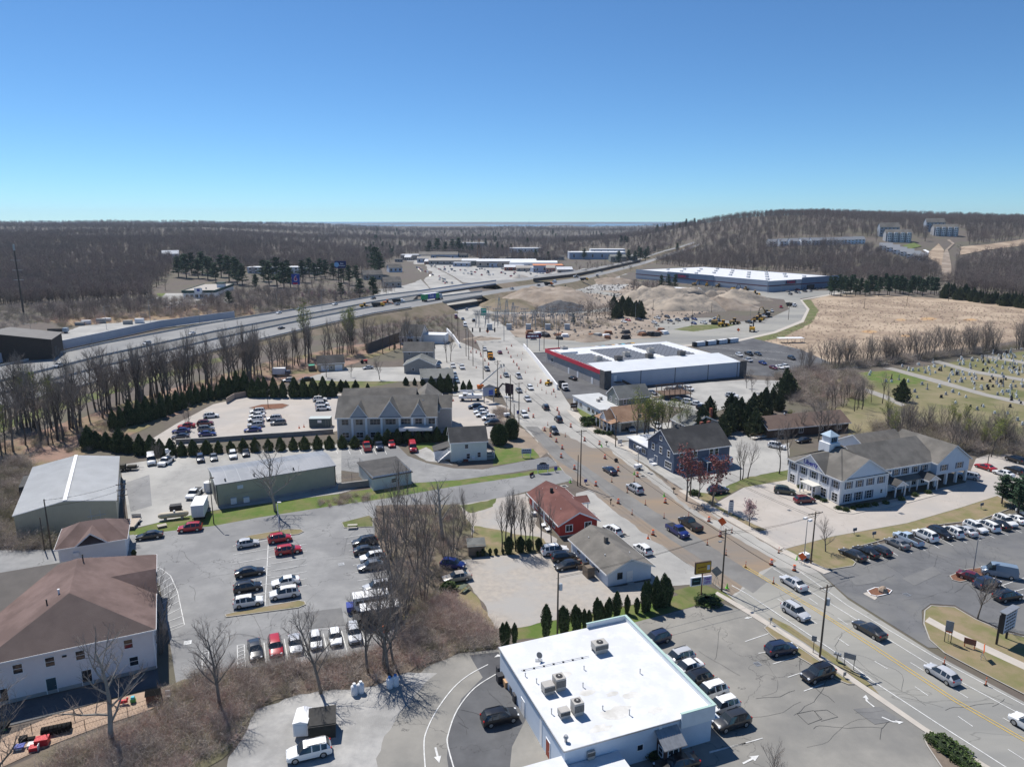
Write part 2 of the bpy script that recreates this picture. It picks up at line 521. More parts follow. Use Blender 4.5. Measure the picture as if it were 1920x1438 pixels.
sheet('forecourt',[(1080,925),(1105,918),(1160,964),(1225,1012),(1290,1058),(1335,1092),(1300,1096),(1228,1100),(1210,1070),(1120,990),(1080,950)],conc_pale,jit=0.15)
sheet('parking_lot',[(930,1218),(1000,1200),(1185,1168),(1300,1138),(1345,1128),(1400,1148),(1508,1217),(1617,1292),(1736,1375),(1760,1430),(1860,1500),(640,1500),(700,1400),(740,1310),(800,1250),(860,1225)],asph_rest)
sheet('driveway',[(880,1228),(935,1222),(960,1290),(990,1340),(960,1400),(950,1500),(850,1500),(838,1420),(842,1370),(865,1310),(905,1270)],asph_dark)
sheet('gravel_drive',[(430,1420),(480,1330),(560,1300),(680,1285),(760,1262),(820,1262),(770,1310),(720,1380),(690,1500),(420,1500)],gravel_gr,jit=0.6)
ROADL=[(1960,1510),(1900,1470),(1847,1440),(1736,1370),(1617,1289),(1508,1213),(1400,1143),(1330,1088),(1277,1047),(1225,1012),(1160,964),(1100,915),(1060,888),(1027,850),(1000,820),(972,793),(952,762),(938,735),(922,705),(906,668),(890,632),(870,603),(848,586),(832,561),(806,540),(790,520),(774,500),(755,482)]
ROADR=[(772,483),(812,500),(850,520),(868,533),(888,553),(902,576),(922,592),(948,612),(975,642),(1000,668),(1025,692),(1045,722),(1062,750),(1085,783),(1120,812),(1165,843),(1205,870),(1271,922),(1367,978),(1471,1037),(1534,1072),(1590,1124),(1752,1226),(1920,1316),(2020,1370)]
sheet('road',ROADL+ROADR,road_dust)
sheet('road_base',[(1000,820),(1027,850),(1060,888),(1100,915),(1160,964),(1225,1012),(1277,1047),(1330,1088),(1372,1118),(1445,1060),(1471,1037),(1367,978),(1271,922),(1205,870),(1150,838),(1110,840),(1060,815),(1020,800)],road_dirt,jit=0.6)
sheet('road',[(1372,1122),(1400,1143),(1508,1213),(1617,1289),(1736,1370),(1847,1440),(1900,1470),(1960,1510),(2060,1400),(1920,1316),(1752,1226),(1590,1124),(1534,1072),(1450,1062)],road_near)
sheet('traffic_lane',[(985,800),(1008,800),(1068,855),(1140,903),(1230,960),(1300,1003),(1380,1055),(1440,1090),(1412,1112),(1350,1072),(1270,1020),(1190,965),(1110,905),(1040,860)],road_grey,jit=0.15)
sheet('dusty_shoulder',[(1120,815),(1165,845),(1205,872),(1271,924),(1367,980),(1471,1039),(1534,1074),(1500,1076),(1400,1020),(1300,965),(1225,905),(1150,850)],road_dust,jit=0.4)
sheet('sand_verge',[(1250,900),(1283,920),(1310,945),(1350,975),(1330,975),(1270,935)],dirt,jit=0.4)
sheet('forecourt',[(1130,835),(1200,825),(1250,850),(1330,885),(1400,850),(1480,830),(1480,880),(1400,895),(1330,925),(1283,920),(1205,868)],conc_pale,jit=0.2)
sheet('yard',[(1330,800),(1460,820),(1480,880),(1400,895),(1330,880)],conc_pale,jit=0.4)
sheet('parking_lot',[(1175,735),(1260,722),(1400,712),(1500,715),(1420,750),(1330,775),(1250,760)],conc_pale,jit=0.5)
sheet('driveway',[(1140,800),(1200,795),(1290,790),(1300,808),(1230,830),(1160,825)],conc_pale,jit=0.2)
sheet('lawn',[(1080,762),(1110,755),(1125,770),(1120,785),(1090,782)],grass_bright,jit=0.3)
sheet('parking_lot',[(1340,945),(1395,914),(1475,900),(1565,948),(1600,958),(1440,994),(1415,984),(1350,951)],lot_tan)
sheet('driveway',[(1410,1000),(1440,993),(1565,962),(1700,930),(1810,905),(1830,860),(1920,830),(2010,815),(2010,905),(1880,932),(1800,957),(1700,985),(1560,1012),(1475,1037)],lot_tan)
sheet('parking_lot',[(1535,1072),(1560,1068),(1605,1058),(1575,1035),(1660,1018),(1750,992),(1840,985),(1920,955),(2050,935),(2050,1230),(1960,1200),(1880,1180),(1830,1158),(1790,1135),(1745,1132),(1728,1145),(1730,1172),(1760,1215),(1740,1214),(1590,1120)],asph_right)
sheet('parking_lot',[(985,655),(1035,662),(1140,730),(1195,728),(1200,738),(1090,748),(1062,748),(1045,722)],asph_dark)
sheet('parking_lot',[(1270,640),(1400,632),(1500,655),(1580,690),(1480,708),(1390,702),(1330,660)],asph_dark)
sheet('side_road',[(960,632),(1090,640),(1240,633),(1235,622),(1225,610),(1250,598),(1330,596),(1380,604),(1440,598),(1480,580),(1470,562),(1420,556),(1400,545),(1460,540),(1560,530),(1600,545),(1560,552),(1500,560),(1515,580),(1505,602),(1450,624),(1380,640),(1250,652),(1100,658),(1000,662),(980,648)],road_near)
sheet('traffic_island',[(1262,618),(1300,610),(1390,607),(1360,614),(1300,622)],grass,jit=0.5)
sheet('slip_road',[(870,600),(920,590),(1000,588),(1080,588),(1180,582),(1215,570),(1190,555),(1120,545),(1050,541),(1050,546),(1120,551),(1172,560),(1180,570),(1150,577),(1060,580),(1000,580),(905,577)],road_near)
sheet('kerbside_path',[(1100,655),(1250,650),(1380,638),(1450,622),(1502,601),(1513,580),(1500,562),(1560,551),(1600,545),(1600,547),(1560,553.5),(1504,563),(1518,580),(1507,604),(1454,625),(1382,641),(1250,653),(1100,657)],walk_m)
for pts in([(1545,692),(1620,684),(1740,668),(1860,656),(1990,645),(1990,648),(1860,660),(1740,672),(1620,689),(1545,696)],[(1655,690),(1672,689),(1760,712),(1850,738),(1990,768),(1990,776),(1850,744),(1750,717)],[(1745,678),(1760,676),(1830,695),(1990,722),(1990,727),(1820,699)],[(1840,666),(1850,665),(1990,690),(1990,694),(1850,671)],[(1590,722),(1600,720),(1665,742),(1700,760),(1690,762),(1650,745)]):
 sheet('cemetery_lane',pts,mat('lane_grey',(0.33,0.31,0.28),(0.27,0.26,0.24),0.3,0.95),jit=0.2)
sheet('yard',[(80,640),(150,612),(260,600),(400,590),(420,600),(250,622),(120,648)],conc_pale,jit=1.0)
sheet('parking_lot',[(290,560),(335,535),(360,530),(345,550),(420,545),(440,530),(448,545),(430,570),(330,575)],conc_pale,jit=0.4)
sheet('dry_verge',[(90,600),(330,580),(470,572),(480,590),(300,600),(120,612)],mat('dry_brush',(0.30,0.20,0.13),(0.22,0.17,0.10),0.2,0.98,bump=0.7,bsc=1),jit=2)
sheet('lawn',[(292,548),(330,520),(345,520),(300,560)],grass_bright,jit=0.6)
sheet('lawn',[(470,533),(500,530),(560,538),(540,545),(470,545)],grass_bright,jit=0.6)
sheet('leaf_floor',[(100,800),(300,735),(500,680),(640,650),(720,640),(760,650),(640,690),(480,735),(400,752),(300,790),(170,850),(60,880),(-60,900),(-60,850)],mat('leaf_floor',(0.30,0.19,0.145),(0.22,0.15,0.115),0.35,0.98,c3=(0.18,0.16,0.08),sc3=0.06,bump=0.7,bsc=2),jit=1.5)
sheet('grass_verge',[(-60,805),(0,790),(200,728),(420,668),(420,676),(200,742),(0,810),(-60,825)],grass,jit=1.6)
sheet('parking_lot',[(775,490),(850,488),(960,498),(1060,512),(1040,520),(960,528),(900,532),(868,530),(850,518),(812,499)],conc_pale,jit=1.0)
sheet('parking_lot',[(690,545),(770,520),(790,525),(805,541),(790,552),(700,556)],conc_pale,jit=1.0)
sheet('parking_lot',[(1505,546),(1560,528),(1640,520),(1650,532),(1560,546)],asph_right,jit=0.5)
sheet('playground',[(-20,1395),(100,1340),(300,1290),(312,1320),(200,1358),(100,1395),(-20,1450)],mat('sand_play',(0.42,0.31,0.23),(0.36,0.26,0.19),0.8,0.98),jit=0.15)
sheet('play_mat',[(-20,1330),(80,1308),(295,1255),(300,1285),(200,1312),(80,1345),(-20,1370)],asph_dark)
sheet('bank_soil',[(300,1290),(345,1275),(450,1255),(560,1245),(690,1228),(745,1190),(800,1130),(850,1150),(930,1185),(930,1218),(860,1225),(800,1245),(700,1285),(560,1300),(480,1330),(430,1410),(300,1500),(-20,1500),(-20,1455),(100,1400),(312,1325)],leaf_litter,jit=0.6)
sheet('bank_soil',[(705,948),(860,946),(885,985),(880,1040),(860,1052),(870,1085),(830,1090),(800,1130),(745,1190),(745,1100),(730,1050),(705,1010)],leaf_litter,jit=0.6)
# raised kerbed islands and pavements
raised('grass_island',[(421,1153),(440,1148),(560,1126),(572,1128),(574,1134),(560,1140),(424,1158)],grass_dry,0.12,kerb_m)
raised('grass_island',[(445,1013),(470,1004),(540,992),(565,993),(570,997),(560,1002),(500,1010),(452,1018)],grass_dry,0.12,kerb_m)
raised('grass_island',[(640,980),(692,967),(700,972),(700,988),(645,990)],grass,0.12,kerb_m)
raised('grass_island',[(1470,1030),(1560,1006),(1700,981),(1800,952),(1870,930),(1905,950),(1840,975),(1750,986),(1660,1012),(1578,1034),(1605,1055),(1600,1062),(1560,1068),(1540,1066)],grass_dry,0.13,kerb_m)
raised('grass_island',[(1733,1145),(1745,1136),(1790,1139),(1830,1162),(1880,1184),(1960,1205),(2060,1240),(2060,1385),(1920,1303),(1840,1262),(1770,1225),(1742,1200),(1731,1170)],grass_dry,0.13,kerb_m)
raised('mulch_island',[(1780,1080),(1810,1068),(1850,1063),(1870,1072),(1840,1084),(1800,1092),(1785,1088)],mulch,0.13,kerb_m)
raised('mulch_island',[(1625,1108),(1640,1102),(1662,1103),(1673,1108),(1668,1114),(1645,1119),(1632,1116)],mulch,0.14,white_p,0)
sheet('dry_verge',[(1440,1160),(1508,1205),(1612,1278),(1650,1302),(1622,1274),(1560,1228),(1480,1174),(1448,1158)],grass_dry,jit=.2)
raised('grass_island',[(1432,1178),(1442,1171),(1454,1178),(1500,1215),(1540,1242),(1602,1284),(1590,1284),(1566,1274),(1497,1233),(1445,1192)],grass_dry,0.12,kerb_m)
raised('planted_island',[(1735,1372),(1747,1378),(1800,1412),(1860,1450),(1850,1490),(1800,1480),(1765,1440),(1738,1400),(1731,1385)],leaf_litter,0.12,kerb_m)
raised('sidewalk',[(1345,1110),(1400,1141),(1508,1208),(1617,1283),(1736,1365),(1850,1435),(1900,1465),(1890,1472),(1840,1441),(1729,1370),(1609,1288),(1500,1213),(1392,1146),(1340,1114)],walk_m,0.14)
raised('sidewalk',[(1272,920),(1284,919),(1345,955),(1420,996),(1470,1028),(1461,1032),(1410,1003),(1330,957)],walk_m,0.14)
raised('sidewalk',[(1464,1036),(1474,1032),(1560,1072),(1545,1077)],walk_m,0.14)
raised('sidewalk',[(1734,1166),(1742,1158),(1790,1184),(1860,1216),(2040,1300),(2040,1312),(1860,1229),(1790,1196)],walk_m,0.15)
raised('sidewalk',[(1460,905),(1478,900),(1540,930),(1590,958),(1700,938),(1810,910),(1812,914),(1700,944),(1600,964),(1572,962),(1530,940)],walk_m,0.14)
raised('sidewalk',[(1062,768),(1085,775),(1110,800),(1140,818),(1200,850),(1192,854),(1130,822),(1100,804),(1070,778)],walk_m,0.13)
raised('sidewalk',[(273,1055),(282,1052),(300,1120),(316,1180),(306,1182),(290,1122)],brick_walk,0.12)
raised('traffic_island',[(467,765),(490,759),(530,757),(542,760),(530,766),(490,769)],mulch,0.13,kerb_m)
raised('planter_bed',[(930,760),(955,768),(948,790),(940,800),(928,805),(935,780)],dirt,0.13)
# painted markings
mark([(1372,1098),(1400,1113),(1562,1220),(1636,1277),(1760,1358),(1882,1436),(1960,1486)],0.16)
mark([(1450,1066),(1508,1102),(1590,1152),(1752,1252),(1920,1343),(2020,1395)],0.14)
mark([(1500,1072),(1590,1136),(1752,1232),(1920,1322),(2020,1373)],0.14)
mark([(1395,1060),(1470,1104),(1541,1149),(1644,1214),(1793,1312),(1920,1385),(2000,1433)],0.14,yellow_line)
mark([(1392,1062),(1466,1106),(1538,1151),(1640,1217),(1789,1315),(1918,1389),(1998,1437)],0.14,yellow_line)
dashes([(1440,1112),(1515,1158),(1590,1210),(1690,1270),(1835,1370),(1960,1450)],7,0.32)
dashes([(1500,1110),(1590,1172),(1690,1232),(1830,1318),(1950,1385)],6,0.32)
mark([(860,1470),(840,1400),(841,1375),(858,1330),(890,1290),(930,1264)],0.15,smooth=4)
mark([(800,1470),(795,1400),(800,1370),(820,1330),(850,1290),(880,1265),(915,1246)],0.15,smooth=4)
for k in range(9):
 y=1000+k*16.5
 mark([(437+0*k,y+24),(508,y+12)],0.13)if k<7 else None
mark([(503,1022),(497,1136)],0.13)
for y in(1032,1045,1058,1071,1084,1097,1110):
 mark([(505,y),(575,y-12)],0.13)
for i,y in enumerate((1002,1014,1027,1040,1054,1068,1083,1098)):
 mark([(646+i*4,y+6),(700+i*4,y-2)],0.13)
for x0,y0,x1,y1 in((495,1205,500,1246),(533,1198,540,1240),(568,1193,578,1236),(606,1188,615,1228),(640,1182,651,1222),(675,1172,686,1212)):
 mark([(x0,y0),(x1,y1)],0.13)
def hatch(a,b,c,d,n):
 """striped bay between edges a-b and c-d"""
 mark([a,b],0.13);mark([c,d],0.13)
 for i in range(n+1):
  t=i/n
  t2=min(1,t+0.12)
  mark([(a[0]+(b[0]-a[0])*t,a[1]+(b[1]-a[1])*t),(c[0]+(d[0]-c[0])*max(0,t-.1),c[1]+(d[1]-c[1])*max(0,t-.1))],0.12)
hatch((445,1210),(446,1252),(458,1209),(460,1250),6)
hatch((379,1221),(379,1265),(391,1219),(392,1262),6)
mark([(288,1062),(302,1066),(320,1080),(333,1110),(346,1172),(316,1184)],0.12)
ed=[(302,1066),(312,1073),(321,1082),(326,1092),(330,1102),(334,1113),(337,1126),(340,1140),(343,1155),(345,1168)]
for i,e in enumerate(ed):
 y=1076+i*11.5
 mark([(290+i*2.4,y),e],0.12)
for p in(((1397,1203),(1441,1188)),((1422,1225),(1497,1215)),((1449,1245),(1505,1228)),((1477,1270),(1530,1252)),((1507,1296),(1545,1282)),((1330,1412),(1430,1384)),((1398,1393),(1330,1410))):
 mark(list(p),0.13)
def arrow(px,py,hx,hy,s=1.0,bent=0):
 c=G(px,py);a=ang((px,py),(hx,hy))
 b=MB()
 R=lambda x,y:(c.x+s*(x*math.cos(a)-y*math.sin(a)),c.y+s*(x*math.sin(a)+y*math.cos(a)),MARKZ)
 if bent:
  b.ngon([R(-1.5,-.1),R(-.2,-.1),R(.2,.2*bent),R(0.05,.34*bent),R(-.35,.1),R(-1.5,.1)]if bent>0 else[R(-1.5,-.1),R(-.35,-.1),R(.05,-.34),R(.2,-.2),R(-.2,.1),R(-1.5,.1)])
  b.tri(R(-.15,.45*bent),R(.45,.05*bent),R(.75,.85*bent))if bent>0 else b.tri(R(.45,-.05),R(-.15,-.45),R(.75,-.85))
 else:
  b.ngon([R(-1.3,-.12),R(.2,-.12),R(.2,.12),R(-1.3,.12)])
  b.tri(R(.2,-.42),R(1.3,0),R(.2,.42))
 struct(b.build('arrow_marking',white_line))
arrow(1622,1312,1612,1304,1.0,-1)
arrow(1678,1355,1692,1361,1.0,1)
arrow(820,1416,822,1424,1.0)
arrow(1408,1424,1420,1418,1.0)
arrow(938,1228,928,1232,0.8)
arrow(1405,1158,1395,1160,0.7)
for i in range(14):
 t=i/13
 x,y=1610+t*330,1035-t*62
 mark([(x-14-12*t,y-8),(x+22+6*t,y+17)],0.13)
for p in(((1878,1098),(1925,1082)),((1890,1112),(1935,1100)),((1862,1086),(1900,1112))):
 mark(list(p),0.13)
for x in(627,650,672,699,718):
 mark([(x,838),(x+7,852)],0.13)
for i in range(12):
 mark([(1340+i*12,662+i*1.2),(1372+i*12,668+i*1.2)],0.12)
 mark([(1300+i*14,648+i*1.0),(1322+i*14,652+i*1.0)],0.12)
tar=mat('tar_seal',(0.05,0.05,0.052),None,rough=.8)
patch=mat('asphalt_patch',(0.15,0.15,0.15),(0.19,0.188,0.184),0.5,.9)
rc=random.Random(12)
def cracks(poly,n,wd=.03):
 b=MB()
 for _ in range(n):
  while True:
   x,y=rc.uniform(min(p[0]for p in poly),max(p[0]for p in poly)),rc.uniform(min(p[1]for p in poly),max(p[1]for p in poly))
   if inside_px(poly,x,y):break
  g=G(x,y).to_2d();a=rc.choice([.37,1.94])+rc.gauss(0,.35);pts=[g]
  for _ in range(rc.randint(5,16)):
   a+=rc.gauss(0,.2);g=g+Vector((math.cos(a),math.sin(a)))*rc.uniform(.5,1.3)
   q=px_of(g.x,g.y)
   if not inside_px(poly,q[0],q[1]):break
   pts.append(g)
  if len(pts)>2:
   line_w(pts,wd*rc.uniform(.6,1.5),tar,'sealed_crack',z=MARKZ-.004)
def inside_px(poly,x,y):
 c=False
 for i in range(len(poly)):
  x0,y0=poly[i];x1,y1=poly[i-1]
  if(y0>y)!=(y1>y)and x<(x1-x0)*(y-y0)/(y1-y0)+x0:c=not c
 return c
cracks([(290,1020),(480,980),(700,960),(740,1150),(690,1215),(350,1265),(345,1150)],26)
cracks([(1330,1145),(1400,1160),(1730,1380),(1780,1438),(1380,1438),(1330,1300),(1200,1180)],13)
cracks([(1560,1080),(1660,1030),(1900,985),(1915,1180),(1830,1150),(1735,1130),(1640,1135)],34,.026)
cracks([(860,1300),(940,1240),(960,1300),(900,1430),(850,1430)],6)
cracks([(1400,1080),(1560,1120),(1910,1320),(1910,1430),(1700,1320),(1480,1160)],14,.026)
for q in([(1494,1338),(1525,1332),(1541,1348),(1515,1358)],[(1527,1333),(1550,1331),(1571,1344),(1540,1352)]):
 line_w([G(*p).to_2d()for p in q+q[:1]],.06,tar,'sealed_crack',z=MARKZ-.004)
for q in([(560,1150),(640,1140),(648,1172),(566,1180)],[(1600,1330),(1650,1325),(1690,1350),(1640,1358)],[(1590,1085),(1640,1075),(1650,1092),(1605,1098)],[(1690,1085),(1750,1062),(1765,1075),(1715,1098)]):
 sheet('asphalt_patch',q,patch,jit=.12)
for i,(x,y,r)in enumerate(((352,1205,.5),(640,1058,.5),(1420,1245,.45),(1700,1115,.5),(1480,957,.4),(1690,963,.5))):
 p=G(x,y);b=MB();b.box(-r,r,-r,r,0,MARKZ-.002);[b.box(-r*.85+k*r*.24,-r*.85+k*r*.24+r*.1,-r*.8,r*.8,MARKZ-.002,MARKZ+.004,1)for k in range(7)]
 tag(b.build('storm_drain',[steel,black_m],None,loc=(p.x,p.y,0),rz=.35),'square iron storm drain set in the pavement','drain','storm drains in the pavement')
 # vegetation library
def rdir(rng,d,spread):
 v=Vector((rng.gauss(0,1),rng.gauss(0,1),rng.gauss(0,1))).normalized()
 return(d+v*spread).normalized()
def bare_tree(seed,h=11.0,trunk_r=0.2,clear=0.3,spread=0.55,nl=(9,6,5),up=0.25,tw=1.0,multi=1,leaf=None,leafn=0,ltip=False):
 """-> (trunk mesh builder, crown mesh builder); tapered trunk, limbs and twigs"""
 rng=random.Random(seed)
 T,C=MB(),MB()
 tips=[]
 def branch(p,d,L,r,lev):
  n=(6,4,3,2)[lev]
  pts,rad=[p.copy()],[r]
  q=p.copy()
  for i in range(n):
   d2=rdir(rng,d,(0.10,0.2,0.28,0.3)[lev])
   d2.z+=(up*0.5 if lev else 0.06)
   d=d2.normalized()
   q=q+d*(L/n)
   pts.append(q.copy())
   rad.append(r*(1-0.72*(i+1)/n))
  if lev==0:
   T.tube(pts,rad,7,0)
  else:
   C.tube(pts,rad,(0,5,3,3)[lev],0 if lev==1 else 1,cap=False)
  if lev==3:
   tips.append(pts[-1]);tips.append(pts[1])
   return
  k=nl[lev]
  for i in range(k):
   t=clear+(1-clear)*(i+rng.random()*0.8)/k if lev==0 else 0.2+0.8*(i+rng.random())/k
   t=min(t,0.99)
   fi=t*n
   a=int(fi)
   bp=pts[a].lerp(pts[min(a+1,n)],fi-a)
   az=rng.random()*2*math.pi if lev else i*2.4+rng.random()
   side=Vector((math.cos(az),math.sin(az),0.0))
   dd=(d*(0.9-0.3*(1-t))+side*spread*(1.25 if lev==0 else 1.1)+Vector((0,0,up))).normalized()
   LL=L*((0.50,0.5,0.52)[lev])*(1.15-0.55*t)*rng.uniform(0.75,1.2)
   rr=max(rad[a]*(0.55,0.5,0.5)[lev],(0.02,0.012,0.011)[lev]*tw)
   branch(bp,dd,LL,rr,lev+1)
  if lev==0:
   branch(pts[-1],Vector((0,0,1)),L*0.25,rad[-1],2)
 for m in range(multi):
  if multi==1:
   p,d=Vector((0,0,-0.1)),Vector((0,0,1))
  else:
   a=2*math.pi*m/multi+rng.random()
   p=Vector((math.cos(a)*0.35,math.sin(a)*0.35,-0.1));d=Vector((math.cos(a)*0.22,math.sin(a)*0.22,1)).normalized()
  branch(p,d,h*0.86*rng.uniform(0.85,1.0),trunk_r,0)
 if leafn:
  for i in range(leafn):
   t=rng.choice(tips)+Vector((rng.gauss(0,.25),rng.gauss(0,.25),rng.gauss(0,.2)))
   s=rng.uniform(0.06,0.13)
   a=rdir(rng,Vector((0,0,0.3)),1)*s;c=a.cross(rdir(rng,Vector((1,0,0)),1)).normalized()*s
   C.quad(t-a,t+c,t+a,t-c,2)
 return T,C
bud_green=mat('bud_green',(0.20,0.23,0.05),(0.26,0.28,0.07),0.5,0.9)
bud_red=mat('bud_red',(0.20,0.065,0.06),(0.26,0.10,0.09),0.5,0.9)
bud_pink=mat('bud_pink',(0.46,0.30,0.30),(0.5,0.36,0.34),0.5,0.9)
bark_pale=mat('bark_pale',(0.36,0.33,0.29),(0.25,0.23,0.20),1.5,0.95)
TREES={}
def reg(kind,variants,mats_t,mats_c):
 TREES[kind]=[]
 for i,(T,C)in enumerate(variants):
  TREES[kind].append((T.mesh('trunk',mats_t,True),C.mesh('crown',mats_c,False)))
reg('bare',[bare_tree(11+i,11,0.19,0.26,0.72,(12,9,8),.22,tw=1.1)for i in range(4)],bark,[bark,twig_m,twig_m])
reg('tall',[bare_tree(31+i,15,0.21,0.42,0.48,(11,6,5),0.35,tw=1.4)for i in range(4)],bark_dk,[bark_dk,twig_m,twig_m])
reg('multi',[bare_tree(51+i,9.5,0.11,0.2,0.62,(8,5,4),0.28,multi=4,tw=1.15)for i in range(3)],bark,[bark,twig_m,twig_m])
reg('bud',[bare_tree(71+i,13,0.2,0.35,0.55,(10,7,6),0.3,leafn=1300)for i in range(3)],bark_dk,[bark_dk,twig_m,bud_green])
reg('red',[bare_tree(81+i,7,0.13,0.25,0.6,(8,6,5),0.3,leafn=900)for i in range(2)],bark,[bark,twig_m,bud_red])
reg('pink',[bare_tree(85+i,4.6,0.1,0.25,0.6,(8,6,4),0.3,leafn=700)for i in range(2)],bark,[bark,twig_m,bud_pink])
reg('pale',[bare_tree(61+i,11,.26,.22,.8,(11,7,6),.2,tw=1.3)for i in range(2)],bark_pale,[bark_pale,twig_m,twig_m])
reg('snag',[bare_tree(91+i,9.5,0.3,0.35,0.75,(9,4,3),0.15,tw=1.6)for i in range(2)],bark_pale,[bark_pale,bark_pale,bark_pale])
def foliage_mesh(seed,prof,n,size,m_in,flat=0.0,jit=0.25,core=0.72):
 """dense evergreen: leaf-sized faces over an uneven profile prof(t)->radius for height t in 0..1 (H metres = prof.H)"""
 rng=random.Random(seed)
 b=MB()
 H,R=prof
 S=10
 rings=9
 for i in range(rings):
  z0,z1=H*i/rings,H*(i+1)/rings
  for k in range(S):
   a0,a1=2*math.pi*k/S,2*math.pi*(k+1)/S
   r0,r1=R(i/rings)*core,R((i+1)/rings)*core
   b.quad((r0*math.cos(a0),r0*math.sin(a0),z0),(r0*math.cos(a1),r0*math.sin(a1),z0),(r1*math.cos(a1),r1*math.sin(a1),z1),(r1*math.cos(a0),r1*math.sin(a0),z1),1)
 off=Vector((rng.random()*50,rng.random()*50,0))
 while len(b.f)<n+rings*S:
  t=rng.random()
  r=R(t)
  if rng.random()>r/max(R(x/10)for x in range(11)):
   continue
  a=rng.random()*2*math.pi
  k=1+jit*2*mnoise.noise(off+Vector((math.cos(a)*2.2,math.sin(a)*2.2,t*H*1.1)))
  rr=r*k*rng.uniform(0.74,1.03)
  p=Vector((rr*math.cos(a),rr*math.sin(a),t*H))
  up=Vector((math.cos(a)*0.45,math.sin(a)*0.45,1)).normalized()
  s=size*rng.uniform(0.6,1.3)
  d=rdir(rng,up,0.45)*s
  w=d.cross(rdir(rng,Vector((math.cos(a),math.sin(a),0)),0.7)).normalized()*s*0.5
  b.quad(p-d*0.4-w*0.6,p-d*0.4+w*0.6,p+d*0.6+w,p+d*0.8-w*0.4,0 if rng.random()<0.7 else 2)
 return b
arb_m=mat('arborvitae',(0.042,0.068,0.022),(0.06,0.09,0.032),0.9,0.9)
arb_m2=mat('arborvitae_light',(0.085,0.11,0.048),(0.105,0.13,0.06),0.9,0.9)
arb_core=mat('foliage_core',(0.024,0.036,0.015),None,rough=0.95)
hed_m=mat('hedge_leaf',(0.065,0.088,0.026),(0.085,0.11,0.036),0.9,0.9)
pine_m=mat('pine_needle',(0.032,0.068,0.034),(0.046,0.086,0.046),0.6,0.9)
pine_m2=mat('pine_needle_light',(0.058,0.10,0.055),(0.07,0.115,0.065),0.6,0.9)
cedar_m=mat('cedar_leaf',(0.062,0.075,0.036),(0.08,0.095,0.046),0.7,0.9)
jun_m=mat('juniper_leaf',(0.06,0.105,0.025),(0.085,0.13,0.035),0.9,0.9)
EV={}
def col_prof(H,R):
 return(H,lambda t:R*(0.55+0.9*t if t<0.5 else(1.0*(1-((t-0.5)/0.5)**1.7)+0.02))if t<0.5 else R*(1-((t-0.5)/0.5)**1.7)+0.03)
def cone_prof(H,R):
 return(H,lambda t:R*(0.82+0.6*t if t<0.3 else(1-((t-0.3)/0.7)**1.35))+0.03)
def egg_prof(H,R):
 return(H,lambda t:R*math.sqrt(max(0.0,1-((t-0.42)/0.60)**2))+0.02)
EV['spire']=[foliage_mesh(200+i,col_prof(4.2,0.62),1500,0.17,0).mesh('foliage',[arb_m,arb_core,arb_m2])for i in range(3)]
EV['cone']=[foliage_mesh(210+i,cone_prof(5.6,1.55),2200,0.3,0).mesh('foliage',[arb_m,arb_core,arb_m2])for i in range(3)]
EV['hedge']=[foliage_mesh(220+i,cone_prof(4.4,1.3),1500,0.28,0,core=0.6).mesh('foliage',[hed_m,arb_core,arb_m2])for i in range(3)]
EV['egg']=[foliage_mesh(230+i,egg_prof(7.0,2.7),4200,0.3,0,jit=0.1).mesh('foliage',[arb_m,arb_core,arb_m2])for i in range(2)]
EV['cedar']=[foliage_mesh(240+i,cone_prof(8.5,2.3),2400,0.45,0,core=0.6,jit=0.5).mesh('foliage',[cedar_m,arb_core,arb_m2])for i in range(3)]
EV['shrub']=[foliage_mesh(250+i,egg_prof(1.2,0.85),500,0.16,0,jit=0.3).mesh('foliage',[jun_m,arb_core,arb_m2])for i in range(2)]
stemT=MB();stemT.tube([(0,0,-0.1),(0,0,1.0)],[0.12,0.08],6)
STEM=stemT.mesh('trunk',bark)
def pine_mesh(seed,H=13.0,R=3.6):
 rng=random.Random(seed)
 T,b=MB(),MB()
 T.tube([(0,0,-0.2),(rng.uniform(-.2,.2),rng.uniform(-.2,.2),H*0.5),(0,0,H*0.97)],[0.26,0.17,0.03],7)
 for i in range(46):
  t=0.22+0.78*rng.random()
  r=R*(1.05-t)**0.7*rng.uniform(0.45,1.1)+0.25
  a=rng.random()*2*math.pi
  z=H*t
  T.tube([(0,0,z-0.4),(r*math.cos(a),r*math.sin(a),z+0.15*r)],[0.05,0.015],3,cap=False)
  for k in range(42):
   u=rng.random()**0.6
   c=Vector((r*u*math.cos(a),r*u*math.sin(a),z+0.15*r*u))+Vector((rng.gauss(0,.42),rng.gauss(0,.42),rng.gauss(0,.22)))
   d=rdir(rng,Vector((math.cos(a),math.sin(a),0.6)),0.8)*rng.uniform(0.25,0.5)
   w=d.cross(rdir(rng,Vector((0,0,1)),1)).normalized()*0.14
   b.quad(c-d*.5-w,c-d*.5+w,c+d+w*.6,c+d-w*.6,0 if rng.random()<.65 else 1)
 return T.mesh('trunk',bark_dk),b.mesh('crown',[pine_m,pine_m2])
PINES=[pine_mesh(300+i)for i in range(4)]
def plant_tree(kind,px,py,h=None,label='',cat='tree',name=None,group=None,vi=None,lean=0.0,loc=None,parts=True):
 """a tree with trunk and crown standing at the pixel"""
 base={'bare':11,'tall':15,'multi':9.5,'bud':13,'red':7,'pink':4.6,'snag':9.5,'pale':11}[kind]
 vs=TREES[kind]
 i=random.randrange(len(vs))if vi is None else vi%len(vs)
 p=loc if loc is not None else G(px,py)
 o=thing(name or 'bare_tree',label,cat,p,random.random()*6.28,group)
 s=(h or base)/base
 o.scale=(s*random.uniform(.92,1.08),s*random.uniform(.92,1.08),s)
 o.rotation_euler.x=lean
 link('trunk',vs[i][0],o);link('crown',vs[i][1],o)
 return o
